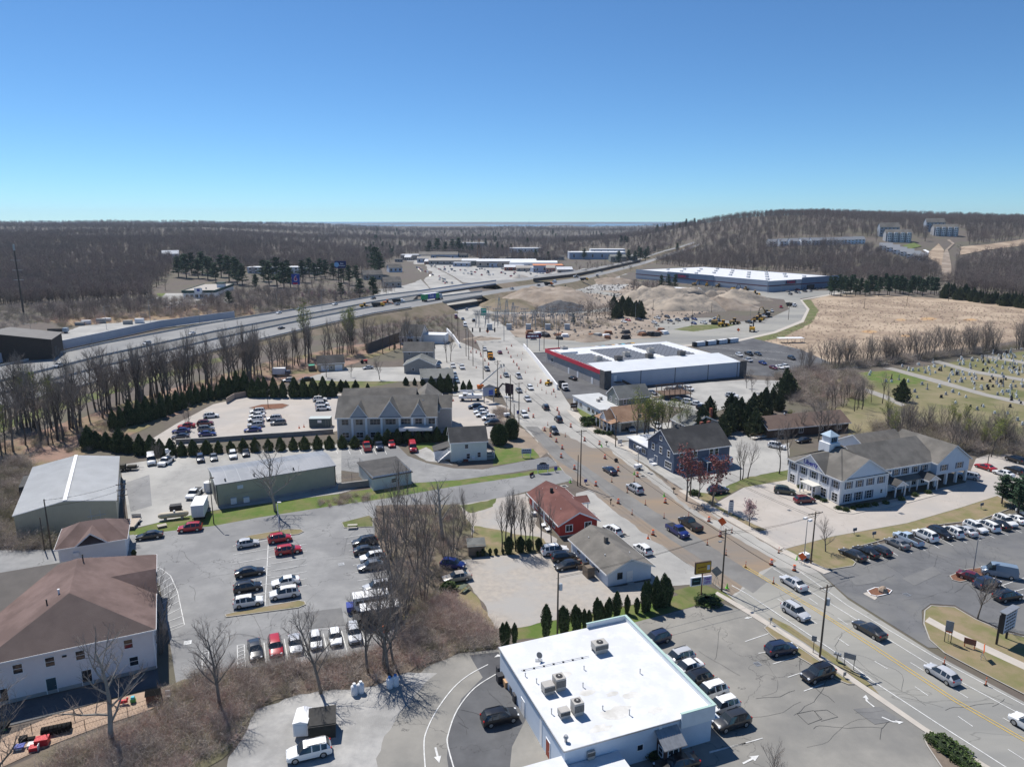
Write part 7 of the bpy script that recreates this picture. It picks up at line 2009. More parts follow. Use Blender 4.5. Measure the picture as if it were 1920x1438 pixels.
o=thing('utility_trailer','dark utility trailer loaded with machinery by the barn wall','trailer',G(238,882),math.radians(12));boxp(o,'bed',trim_m,(-2.6,2.6,-.9,.9,.6,.75));boxp(o,'load',mat('machine_olive',(.09,.08,.06),(.05,.05,.045),3),(-1.8,-.2,-.7,.7,.75,1.7),(.2,2.2,-.5,.6,.75,1.3));[MB.build((lambda m:(m.tube([(x,s*.95,.35),(x,s*1.15,.35)],.35,10),m)[1])(MB()),'wheel',rubber,o)for s in(-1,1)for x in(-.6,.4)];b=MB();b.tube([(2.6,0,.6),(4,0,.5)],.06,5);b.build('tow_bar',steel,o)
o=thing('bucket_van','white service truck with folded bucket lift beside the hedge','truck',G(312,869),math.radians(-92))
cb=car_meshes('pickup');bo=link('body',cb[0],o);bo.color=(.82,.82,.82,1);[link('side_window' if n_[:4]=='side' else n_,g_,o)for n_,g_ in cb[1].items()];[link('wheel',cb[4],o,w_)for w_ in cb[6]];boxp(o,'lift_base',steel,(-1.6,-.8,-.4,.4,1.1,2.0));b=MB();b.tube([(-1.2,0,2.0),(-2.4,.1,2.6),(-.6,.2,3.2)],.16,6);b.build('boom',white_p,o);b=MB();b.cyl(-.5,.2,2.7,3.7,.4,10);b.build('bucket',white_p,o)
o=thing('flatbed_truck','white cab truck with low bed facing the camera in the shed yard','truck',G(365,930),math.radians(-88));bo=link('body',cb[0],o);bo.color=(.8,.8,.8,1);[link('side_window' if n_[:4]=='side' else n_,g_,o)for n_,g_ in cb[1].items()];[link('wheel',cb[4],o,w_)for w_ in cb[6]]
b=MB();b.cyl(0,0,0,2.2,.9,14);b.cyl(0,0,2.2,2.45,.9,14,0,.4);tag(b.build('storage_tank',white_p,None,loc=G(391,921)),'white upright storage tank at the shed corner','tank')
def fence(pts,h,lab,m=None,step=2.4,name='chain_link_fence',rails=(1.0,.5)):
 W_=[G(*p)for p in pts]
 o=thing(name,lab,'fence',W_[0])
 m=m or steel
 for a,b_ in zip(W_,W_[1:]):
  L=(b_-a).length;n=max(1,int(L/step))
  for k in range(n+1):
   p=a.lerp(b_,k/n)-W_[0];q=MB();q.cyl(p.x,p.y,0,h,.04,5);q.build('fence_post',m,o)
  for t in rails+(.04,):
   q=MB();q.tube([a-W_[0]+Vector((0,0,h*t)),b_-W_[0]+Vector((0,0,h*t))],.022,4);q.build('rail',m,o)
  q=MB()
  nw=int(L/.35)
  d=(b_-a)/max(1,nw)
  for k in range(nw):
   p=a-W_[0]+d*k
   q.tube([p+Vector((0,0,.05)),p+d*1.0+Vector((0,0,h))],.008,3,cap=False);q.tube([p+Vector((0,0,h)),p+d*1.0+Vector((0,0,.05))],.008,3,cap=False)
  s_=q.build('mesh_wire',m,o);s_['kind']='stuff'
 return o
fence([(632,905),(660,902),(702,896),(675,872),(653,875)],2.0,'chain link fence around the gravel yard beside the white garage')
fence([(296,1290),(305,1318),(240,1342),(160,1366),(90,1392),(5,1432)],1.3,'black chain link fence along the playground edge',black_m)
fence([(0,1385),(60,1372),(140,1350),(210,1320)],1.2,'inner black fence dividing the playground',black_m)
def rwall(name,pts,h,w,m,lab,cat='wall',cap=None):
 W_=[G(*p)for p in pts]
 o=thing(name,lab,cat,W_[0])
 for a,b_ in zip(W_,W_[1:]):
  d=(b_-a);n=Vector((-d.y,d.x,0)).normalized()*w/2
  A_,B2=a-W_[0],b_-W_[0]
  q=MB();q.prism([((A_-n).x,(A_-n).y),((B2-n).x,(B2-n).y),((B2+n).x,(B2+n).y),((A_+n).x,(A_+n).y)],0,h);q.build('wall_panel',m,o)
  if cap:
   n2=n*1.25
   q=MB();q.prism([((A_-n2).x,(A_-n2).y),((B2-n2).x,(B2-n2).y),((B2+n2).x,(B2+n2).y),((A_+n2).x,(A_+n2).y)],h,h+.12);q.build('coping',cap,o)
 return o
rwall('retaining_wall',[(982,652),(1000,672),(1022,700),(1045,731)],2.0,.5,white_p,'white concrete retaining wall between the dusty road and store lot')
rwall('retaining_wall',[(330,832),(400,828),(480,822),(560,817),(625,812)],1.2,.5,mat('stone_wall',(.30,.28,.26),(.22,.21,.2),.8,.95,bump=.5,bsc=2),'grey stone wall edging the tan office lot above the hedge',cap=kerb_m)
rwall('stone_wall',[(634,918),(665,914),(702,910)],1.5,.6,mat('stone_wall',(0,0,0)),'low stone wall below the fenced gravel yard')
rwall('retaining_wall',[(838,622),(850,635),(862,652)],2.0,.5,white_p,'curved white retaining wall at the foot of the highway bank')
rwall('retaining_wall',[(688,662),(740,642),(775,632)],4.5,.6,mat('wall_block_dark',(.10,.09,.085),None),'dark block retaining wall behind the small bank office')
rwall('timber_fence',[(440,748),(462,744)],2.0,.2,mat('fence_brown',(.3,.24,.2),None),'brown timber bin screen at the corner of the tan lot','fence');rwall('timber_fence',[(425,757),(440,748)],2.0,.2,mat('fence_tan',(.42,.34,.28),None),'pale timber bin screen at the corner of the tan lot','fence')
def toy(name,px,py,lab,boxes,rz=.3):
 o=thing(name,lab,'playground toy',G(px,py),rz)
 for nm,c,bx in boxes:
  boxp(o,nm,mat('toy_%s'%c,{'blue':(.03,.2,.6),'red':(.55,.03,.04),'purple':(.10,.05,.22),'teal':(.05,.4,.5),'green':(.1,.35,.1),'brown':(.16,.08,.06),'white':(.7,.7,.7),'navy':(.03,.05,.3)}[c],None,rough=.5),bx)
 return o
o=toy('play_house',289,1313,'toy playhouse with bright blue roof in the playground corner',[('wall','brown',(-.8,.8,-.6,.6,0,1.2)),('shelf','brown',(-.6,.6,-.66,-.61,.4,.5))])
b=MB();b.quad((-.9,-.75,1.15),(.9,-.75,1.15),(.9,0,1.7),(-.9,0,1.7));b.quad((-.9,0,1.7),(.9,0,1.7),(.9,.75,1.15),(-.9,.75,1.15));b.build('roof',mat('toy_blue',(0,0,0)),o)
toy('spring_rider',232,1321,'red rocking toy behind the playground fence',[('body','red',(-.5,.5,-.15,.15,.3,.7)),('spring','white',(-.1,.1,-.1,.1,0,.3)),('head','red',(.4,.6,-.1,.1,.7,.95))])
toy('toy_car',250,1317,'green ride-on toy behind the playground fence',[('body','green',(-.3,.3,-.2,.2,.15,.6)),('roof','teal',(-.2,.2,-.2,.2,.6,.9))])
o=thing('play_tunnel','purple ribbed crawl tunnel lying in the playground sand','playground toy',G(106,1374),math.radians(20))
for k in range(7):
 b=MB();b.tube([(-1.5+k*.45,0,.55),(-1.5+k*.45+.38,0,.55)],[.55,.55],14,cap=False);b.build('tunnel_ring',mat('toy_purple',(0,0,0)),o)
toy('toy_slide',44,1389,'blue toddler slide in the playground sand',[('step','blue',(-.4,.4,-.3,.3,0,.6)),('chute','blue',(.3,1.2,-.25,.25,.1,.3))]);toy('toy_table',36,1405,'blue and white water table in the playground',[('top','navy',(-.6,.6,-.4,.4,.4,.55)),('stand','white',(-.3,.3,-.2,.2,0,.4))])
toy('climbing_frame',80,1395,'red climbing blocks in the playground',[('block','red',(-.7,.7,-.5,.5,0,.9)),('step','white',(-1.5,-.7,-.4,.4,0,.4))]);toy('toy_blocks',65,1405,'low red and white toy blocks in the playground',[('block','red',(-.5,.4,-.4,.4,0,.5)),('panel','white',(.42,.5,-.4,.4,0,.7))]);toy('sand_table',6,1367,'blue round-topped sand table in the playground',[('top','blue',(-.7,.7,-.5,.5,.4,.8)),('stand','green',(-.4,.4,-.3,.3,0,.4))])
toy('garden_chair',315,1309,'white plastic chair outside the playground fence',[('seat','white',(-.3,.3,-.3,.3,.4,.46)),('back','white',(-.3,.3,.25,.3,.46,1.0)),('leg','white',(-.28,-.22,-.28,-.22,0,.4))])
# gravel drive things
o=thing('cargo_trailer','small white enclosed trailer on the gravel drive','trailer',G(569,1371),math.radians(95));boxp(o,'body',white_p,(-1.4,1.4,-.85,.85,.45,2.2));b=MB();b.quad((-1.45,-.9,2.2),(1.45,-.9,2.2),(1.45,0,2.45),(-1.45,0,2.45));b.quad((-1.45,0,2.45),(1.45,0,2.45),(1.45,.9,2.2),(-1.45,.9,2.2));b.ngon([(-1.45,-.9,2.2),(-1.45,0,2.45),(-1.45,.9,2.2)]);b.build('roof',white_p,o);[MB.build((lambda m:(m.tube([(0,s*.88,.32),(0,s*1.06,.32)],.32,12),m)[1])(MB()),'wheel',rubber,o)for s in(-1,1)];b=MB();b.tube([(1.4,0,.5),(2.5,0,.4)],.05,5);b.build('tow_bar',steel,o);boxp(o,'rear_door',mat('door_pale',(0,0,0)),(-1.44,-1.405,-.7,.7,.55,2.0))
o=thing('bin_shelter','dark timber bin shelter on the gravel drive under a bare tree','shelter',G(606,1372),math.radians(12))
for k in range(9):
 boxp(o,'board',mat('shelter_dark',(.03,.032,.03),(.045,.048,.045),2),(-1.5,1.5,-1.3,-1.24,.05+k*.22,.05+k*.22+.2))
boxp(o,'side_panel',mat('shelter_dark',(0,0,0)),(-1.5,-1.44,-1.23,1.3,0,2.0),(1.44,1.5,-1.23,1.3,0,2.0),(-1.44,1.44,1.24,1.3,0,2.0));b=MB();b.quad((-1.6,-1.45,1.9),(1.6,-1.45,1.9),(1.6,1.4,2.5),(-1.6,1.4,2.5));b.quad((-1.6,1.4,2.42),(1.6,1.4,2.42),(1.6,-1.45,1.82),(-1.6,-1.45,1.82));b.build('roof',mat('shelter_roof',(.045,.043,.04),(.06,.058,.055),2),o)
for x,y,c,lab in((665,1302,'white','white plastic tank at the foot of the brush bank'),(677,1298,'white','white plastic tank at the foot of the brush bank'),(731,1289,'blue','white tank with blue lid in the tree shadows'),(742,1285,'blue','white tank with blue lid in the tree shadows')):
 o=thing('plastic_tank',lab,'tank',G(x,y),0,'tanks below the bank, '+c+' lids');b=MB();b.tube([(0,0,0),(0,0,.15),(0,0,1.25),(0,0,1.5)],[.42,.45,.45,.2],14);b.build('body',white_p,o,smooth=True);b=MB();b.cyl(0,0,1.5,1.68,.2,10);b.build('lid',white_p if c=='white' else mat('lid_blue',(.05,.2,.5),None),o)
b=MB()
def picnic(px,py,rz,m,lab):
 o=thing('picnic_table',lab,'picnic table',G(px,py),rz)
 for k in range(4):
  boxp(o,'plank',m,(-.95,.95,-.4+k*.2,-.4+k*.2+.18,.72,.76))
 for s in(-1,1):
  boxp(o,'bench',m,(-.95,.95,s*.75-.14,s*.75+.14,.42,.46));b=MB();b.tube([(s*.7,-.8,0),(s*.7,-.25,.72)],.04,4);b.tube([(s*.7,.8,0),(s*.7,.25,.72)],.04,4);b.build('leg_frame',m,o)
picnic(868,1107,math.radians(60),mat('picnic_green',(.10,.12,.09),(.13,.15,.11),2),'dark green picnic table on the dry grass by the tan sedan');picnic(661,990,math.radians(8),mat('picnic_pale',(.42,.40,.34),None),'pale picnic table at the top edge of the nursery lot')
o=thing('garden_shed','small open-sided grey shed among the trees by the dwarf cedars','shed',G(893,1038),math.radians(8));boxp(o,'wall',mat('weathered_wood',(0,0,0)),(-1.5,1.5,-.9,1.2,0,2.1));b=MB();b.quad((-1.7,-1.2,2.0),(1.7,-1.2,2.0),(1.7,1.4,2.6),(-1.7,1.4,2.6));b.quad((-1.7,1.4,2.5),(1.7,1.4,2.5),(1.7,-1.2,1.9),(-1.7,-1.2,1.9));b.build('roof',sh_green,o)
for x,y,s,lab in((690,1142,1.0,'white shuttle bus with blue front beside the thicket'),(706,1166,1.05,'dark-sided white-roofed camper bus half under bare branches')):
 o=thing('shuttle_bus',lab,'bus',G(x,y),ang((x,y),(x-60,y+9)));o.scale=(s,s,s);dk=y>1150
 boxp(o,'body',mat('bus_dark',(.06,.065,.07),None,rough=.4)if dk else white_p,(-3.2,2.2,-1.05,1.05,.5,2.6));boxp(o,'roof',white_p,(-3.25,2.25,-1.08,1.08,2.6,2.72));boxp(o,'hood',blue_sign if not dk else trim_m,(2.2,3.3,-.9,.9,.5,1.3));boxp(o,'windshield',car_glass,(2.2,2.28,-.9,.9,1.35,2.3))
 for k in range(4):
  for sd in(-1,1):
   y0_,y1_=sorted((sd*1.055,sd*1.075));boxp(o,'side_window',car_glass,(-2.9+k*1.25,-1.85+k*1.25,y0_,y1_,1.5,2.2))
 for xx in(2.3,-2.0):
  for sd in(-1,1):
   b=MB();b.tube([(xx,sd*.85,.42),(xx,sd*1.08,.42)],.42,12);b.build('wheel',rubber,o)
o=thing('riding_mower','orange riding mower beside the camper bus','mower',G(718,1184),.4);boxp(o,'hood',sg_o,(0,.8,-.35,.35,.4,.8));boxp(o,'seat',black_m,(-.6,-.2,-.25,.25,.5,.9));boxp(o,'deck',sg_o,(-.5,.5,-.55,.55,.15,.3));[MB.build((lambda m:(m.tube([(x,s*.4,.25),(x,s*.55,.25)],.25,10),m)[1])(MB()),'wheel',rubber,o)for s in(-1,1)for x in(-.5,.6)]
b=MB();rng=random.Random(3)
b.tube([(0,0,.1),(0,0,.4),(.05,0,.8),(.1,.05,1.05)],[.75,.8,.55,.2],7);tag(b.build('boulder',mat('boulder_tan',(.36,.27,.2),(.28,.22,.17),2,bump=.6,bsc=3),None,loc=G(1655,1110)),'tan boulder on the kerbed mulch island','boulder')
sheet('concrete_pad',[(1618,1113),(1632,1108),(1645,1121),(1640,1125)],walk_m)
def person(px,py,rz,shirt,trousers,lab,h=1.75,z=CARZ):
 o=thing('person',lab,'person',G(px,py),rz);o.location.z=z
 me=bpy.data.meshes.new('body');s=h/1.75
 J=[((0,0,.95),.15),((0,0,1.2),.16),((0,0,1.42),.14),((0,0,1.52),.06),((0,0.02,1.6),.09),((0,.02,1.72),.07),((.2,0,1.42),.065),((.28,.05,1.15),.05),((.26,.2,.95),.035),((-.2,0,1.42),.065),((-.28,.03,1.15),.05),((-.27,.12,.9),.035),((.1,0,.9),.1),((.12,.04,.5),.07),((.12,0,.06),.045),((.12,.16,.03),.035),((-.1,0,.9),.1),((-.12,-.02,.5),.07),((-.12,-.06,.06),.045),((-.12,.1,.03),.035)]
 E_=[(0,1),(1,2),(2,3),(3,4),(4,5),(2,6),(6,7),(7,8),(2,9),(9,10),(10,11),(0,12),(12,13),(13,14),(14,15),(0,16),(16,17),(17,18),(18,19)]
 me.from_pydata([Vector(j[0])*s for j in J],E_,[])
 bo=link('body',me,o)
 md=bo.modifiers.new('skin','SKIN');sv=me.skin_vertices[0].data
 for i,j in enumerate(J):
  sv[i].radius=(j[1]*s,j[1]*s);sv[i].use_root=i==0
 bo.modifiers.new('sub','SUBSURF').render_levels=1
 m=bpy.data.materials.new('clothes');m.use_nodes=True;N,L=m.node_tree.nodes,m.node_tree.links
 tc=N.new('ShaderNodeTexCoord');sp_=N.new('ShaderNodeSeparateXYZ');cr=N.new('ShaderNodeValToRGB');mr=N.new('ShaderNodeMapRange');mr.inputs[2].default_value=1.8*s
 L.new(tc.outputs['Object'],sp_.inputs[0]);L.new(sp_.outputs[2],mr.inputs[0]);L.new(mr.outputs[0],cr.inputs[0]);L.new(cr.outputs[0],N['Principled BSDF'].inputs[0])
 cr.color_ramp.interpolation='CONSTANT';el=cr.color_ramp.elements;el[0].color=(.02,.02,.02,1);el[1].position=.06;el[1].color=(*trousers,1)
 for pos,c in((.53,shirt),(.845,(.45,.28,.2)),(.93,(.05,.03,.02))):
  e=el.new(pos);e.color=(*c,1)
 me.materials.append(m)
person(1903,1126,2.0,(.05,.1,.25),(.04,.06,.14),'person in blue clothes standing at the open tail of the black car')
person(895,750,1.0,(.6,.3,.05),(.06,.06,.1),'worker in dark trousers standing beside the bucket truck');person(549,1043,.5,(.05,.05,.06),(.04,.04,.05),'person in dark clothes beside the open door of the red car')
for x,y,lab in((1205,893,'square concrete manhole frame on the shoulder before the blue house'),(1058,912,'square concrete manhole frame beside the tallest pole'),(1170,1003,'square concrete manhole frame on the forecourt by the white shop')):
 o=thing('manhole_frame',lab,'manhole',G(x,y),.4);boxp(o,'rim',kerb_m,(-.8,.8,-.8,-.5,0,.12),(-.8,.8,.5,.8,0,.12),(-.8,-.5,-.5,.5,0,.12),(.5,.8,-.5,.5,0,.12));boxp(o,'cover',trim_m,(-.5,.5,-.5,.5,0,.09))
b=MB();b.tube([(0,-.2,.5),(0,.2,.5)],.5,14);tag(b.build('black_pipe_coil',black_m,None,loc=G(1155,866)),'black plastic drum standing on the road shoulder','drum')
# highway, bridges and banks
def ribbon(name,A,B,m,kind=True,parent=None,thick=0.0):
 """surface between two edges given as (px, py, z)"""
 P=[G(*a)for a in A];Q=[G(*b)for b in B]
 b=MB()
 for i in range(len(P)-1):
  b.quad(Q[i],Q[i+1],P[i+1],P[i])
  if thick:
   d=Vector((0,0,thick))
   b.quad(P[i]-d,P[i+1]-d,Q[i+1]-d,Q[i]-d);b.quad(Q[i]-d,Q[i+1]-d,Q[i+1],Q[i]);b.quad(P[i],P[i+1],P[i+1]-d,P[i]-d)
 o=b.build(name,m,parent)
 return struct(o)if kind else o
hw_m=mat('highway_asphalt',(.23,.23,.23),(.19,.19,.19),.1,.9,c3=(.26,.258,.25),sc3=.03)
hw_w=mat('barrier_concrete',(.50,.49,.47),(.42,.41,.39),.5,.9)
bank_m=mat('bank_scrub',(.20,.165,.115),(.15,.13,.075),.3,.98,c3=(.25,.20,.15),sc3=.05,bump=.8,bsc=1.2)
EU=[(-60,757,.3),(0,741,.3),(200,687,.3),(400,638,1),(500,616,2),(620,591,4),(700,576,5.2),(770,566,6),(830,556.5,6.3),(904,547,6.3),(944,541,6),(1000,533,5.5),(1075,522,5),(1140,508,4),(1210,490,3),(1262,474,2)]
EL=[(-60,783,.3),(0,768,.3),(200,711,.3),(400,658,1),(500,634,2),(620,606,4),(700,588,5.2),(770,577,6),(830,567,6.3),(904,555,6.3),(944,548,6),(1000,541,5.5),(1075,529,5),(1140,513,4),(1210,495,3),(1262,477,2)]
for E_,pts in((EU,[(1285,466),(1310,457)]),(EL,[(1288,469),(1314,459)])):
 E_[-2:]=[(e[0],e[1],GT(e[0],e[1]).z+1.2)for e in E_[-2:]+pts]
ribbon('highway',EU,EL,hw_m)
FU=[(-60,703,.3),(0,688,.3),(200,644,.3),(400,606,1),(500,590,2),(620,571,4),(700,557,5.5),(783,547,7),(860,536,7.5),(930,527,7.5),(1000,519,7),(1060,511,6),(1120,501,5),(1190,487,3),(1245,470,2)]
FL=[(-60,732,.3),(0,716,.3),(200,666,.3),(400,623,1),(500,604,2),(620,582,4),(700,567,5.5),(783,554,7),(860,543,7.5),(930,533,7.5),(1000,524,7),(1060,516,6),(1120,505,5),(1190,490,3),(1245,472,2)]
for E_,pts in((FU,[(1275,462),(1300,454)]),(FL,[(1277,464),(1304,456)])):
 E_[-2:]=[(e[0],e[1],GT(e[0],e[1]).z+1.2)for e in E_[-2:]+pts]
ribbon('highway',FU,FL,hw_m)
def down(E,drop):
 return[G(e[0],e[1],e[2])for e in E]
def skirt(name,E,out,m,end,split=None):
 """earth bank from a road edge down to the ground; out = +1 towards the camera"""
 b=MB()
 P=[G(*e)for e in E]
 Q=[]
 for i,p in enumerate(P):
  d=(P[min(i+1,len(P)-1)]-P[max(i-1,0)]);n=Vector((d.y,-d.x,0)).normalized()*out
  q=p+n*(p.z*2.0+1.0);q.z=-0.1;Q.append(q)
 for i in range(len(P)-1):
  if split and split[0]<=i<split[1]:
   continue
  a=4
  for k in range(a):
   t0,t1=k/a,(k+1)/a
   b.quad(Q[i].lerp(P[i],t0),Q[i+1].lerp(P[i+1],t0),Q[i+1].lerp(P[i+1],t1),Q[i].lerp(P[i],t1))
 return struct(b.build(name,m))
skirt('highway_bank',EL,1,bank_m,0,(8,9));skirt('highway_bank',EU,-1,bank_m,0,(8,9));skirt('highway_bank',FL,1,bank_m,0,(7,9));skirt('highway_bank',FU,-1,bank_m,0,(7,9))
def bridge(E1,E2,i0,i1,lab,wall_m,deck_m):
 o=thing('road_bridge',lab,'bridge',(0,0,0))
 P=[G(*e)for e in E1[i0:i1+1]];Q=[G(*e)for e in E2[i0:i1+1]]
 d=Vector((0,0,1.3));u=Vector((0,0,.95));e=Vector((0,0,.02))
 b=MB()
 for i in range(len(P)-1):
  b.quad(P[i]-d,P[i+1]-d,Q[i+1]-d,Q[i]-d);b.quad(Q[i]-d,Q[i+1]-d,Q[i+1]-e,Q[i]-e);b.quad(P[i+1]-d,P[i]-d,P[i]-e,P[i+1]-e)
 b.build('girder',wall_m,o)
 for S in(P,Q):
  b=MB()
  for i in range(len(S)-1):
   n=Vector((-(S[i+1]-S[i]).y,(S[i+1]-S[i]).x,0)).normalized()*.2
   b.quad(S[i]-n,S[i+1]-n,S[i+1]-n+u,S[i]-n+u);b.quad(S[i]+n,S[i]+n+u,S[i+1]+n+u,S[i+1]+n);b.quad(S[i]-n+u,S[i+1]-n+u,S[i+1]+n+u,S[i]+n+u)
  b.build('parapet',deck_m,o)
 for k in(0,-1):
  a,c=Q[k],P[k]
  dd=(Q[1]-Q[0]).normalized()*(4 if k==0 else-4)
  b=MB();b.quad(a-dd-Vector((0,0,a.z)),a+Vector((0,0,-a.z)),a-d*.02,a-dd-d*.02)if False else None
  pts=[a,a-dd,c-dd,c]
  if k==-1:pts=pts[::-1]
  b.prism([(p.x,p.y)for p in pts],0,a.z-1.25);b.build('abutment',mat('abutment_dark',(.13,.125,.12),(.10,.097,.093),.5),o)
 return o
bridge(EU,EL,8,9,'near concrete highway bridge over the dusty road',mat('girder_grey',(.24,.23,.22),None),hw_w)
bridge(FU,FL,7,9,'far steel-girder highway bridge with blue-grey parapets',mat('girder_dark',(.06,.055,.055),None),mat('parapet_bluegrey',(.40,.44,.52),None))
def barrier(E,h,m,lab,off=0.0,grp=None,i0=0,i1=None,w=.3,name='crash_barrier'):
 S=[G(*e)for e in E[i0:i1]]
 o=thing(name,lab,'barrier',S[0])
 b=MB();n_=0
 for i in range(len(S)-1):
  d=S[i+1]-S[i];n=Vector((-d.y,d.x,0)).normalized()
  a,c=S[i]+n*off-S[0],S[i+1]+n*off-S[0];q=n*w/2;u=Vector((0,0,h))
  b=MB();b.quad(a-q,c-q,c-q*.6+u,a-q*.6+u);b.quad(c+q,a+q,a+q*.6+u,c+q*.6+u);b.quad(a-q*.6+u,c-q*.6+u,c+q*.6+u,a+q*.6+u);b.build('barrier_run',m,o)
 return o
barrier(EU,.95,hw_w,'pale concrete barrier along the near carriageway',.6,i1=9);barrier(FL,.95,hw_w,'pale concrete barrier along the far carriageway median',-.4,i1=8);barrier(FU,.95,hw_w,'pale concrete barrier along the far carriageway shoulder',.4,i1=8)
barrier(EL,.75,mat('guardrail',(.45,.45,.45),None),'steel guardrail along the near carriageway verge',-.6,i1=8,w=.12,name='guardrail')
barrier([(-60,694,0.2),(0,680,.2),(200,637,.2),(300,615,.3),(440,596,.8)],4.2,mat('sound_wall',(.46,.49,.55),(.42,.45,.51),.2),'long blue-grey retaining wall behind the far carriageway',0,w=.6,name='noise_wall')
barrier([(1000,528,5.5),(1080,519,5),(1140,506,4),(1200,492,3)],3.0,mat('girder_dark',(0,0,0)),'dark retaining wall between the carriageways beyond the bridges',0,w=.5,name='retaining_wall')
median_m=mat('median_dark',(.13,.13,.13),(.17,.165,.155),.3)
ribbon('median_strip',[(e[0],e[1],e[2]+.02)for e in FL[:8]],[(e[0],e[1],e[2]+.02)for e in EU[:8]],median_m)
hg_='traffic on the highway'
for k,c,x,y,z,h in(('pickup','white',112,688,.4,(-40,10)),('suv','silver',276,646,.6,(-40,9)),('sedan','white',360,627,1,(-40,9)),('sedan','grey',353,655,1,(40,-9)),('suv','dark',110,725,.4,(40,-9)),('sedan','white',523,588,2.4,(-40,8)),('sedan','silver',560,581,3,(-40,8)),('suv','white',628,572,4.2,(-40,7)),('sedan','dark',528,617,2.4,(40,-8)),('suv','silver',745,572,5.8,(40,-6)),('sedan','dark',700,561,5.6,(-40,6)),('suv','white',960,543,5.9,(30,-5)),('sedan','dark',1010,536,5.5,(30,-5)),('van','white',1040,530,5.3,(30,-5)),('sedan','silver',1090,524,4.9,(30,-6)),('suv','dark',1120,518,4.5,(30,-6)),('van','red',1245,478,2.3,(20,-6)),('sedan','white',1180,500,3.4,(25,-7))):
 p=G(x,y,z);car(k,c,x,y,ang((x,y),(x+h[0],y+h[1]),z),'driving on the highway',hg_,1.0,loc=(p.x,p.y,0),z=p.z+.06)
p=G(809,563.5,6.2);o=thing('semi_trailer_truck','long lorry with green and blue trailer crossing the near bridge','truck',p,ang((809,563),(830,560),6.2));o.scale=(1.25,)*3
tr_b=mat('trailer_blue',(.02,.07,.35),None,rough=.4);tr_g=mat('trailer_green',(.03,.30,.12),None,rough=.4)
boxp(o,'trailer',tr_b,(-7.5,5.2,-1.28,1.28,1.1,4.0));boxp(o,'trailer_end',tr_g,(-7.54,-4.5,-1.3,1.3,1.08,4.02),(2.4,5.24,-1.3,1.3,1.08,4.02));boxp(o,'trailer_roof',white_p,(-7.5,5.2,-1.25,1.25,4.03,4.08));boxp(o,'cab',mat('cab_steel',(.3,.36,.42),None,rough=.4),(5.9,8.2,-1.15,1.15,.8,3.2),(8.2,9.0,-1.0,1.0,.8,1.9));boxp(o,'windshield',car_glass,(8.2,8.26,-1.0,1.0,2.0,2.9))
for x in(-6.6,-5.4,5.0,6.2,8.3):
 for s in(-1,1):
  b=MB();b.tube([(x,s*.8,.5),(x,s*1.15,.5)],.5,10);b.build('wheel',rubber,o)
lettering(o,'Colt',2.0,ltw,(-1.3,-1.34,2.6),0,.03)
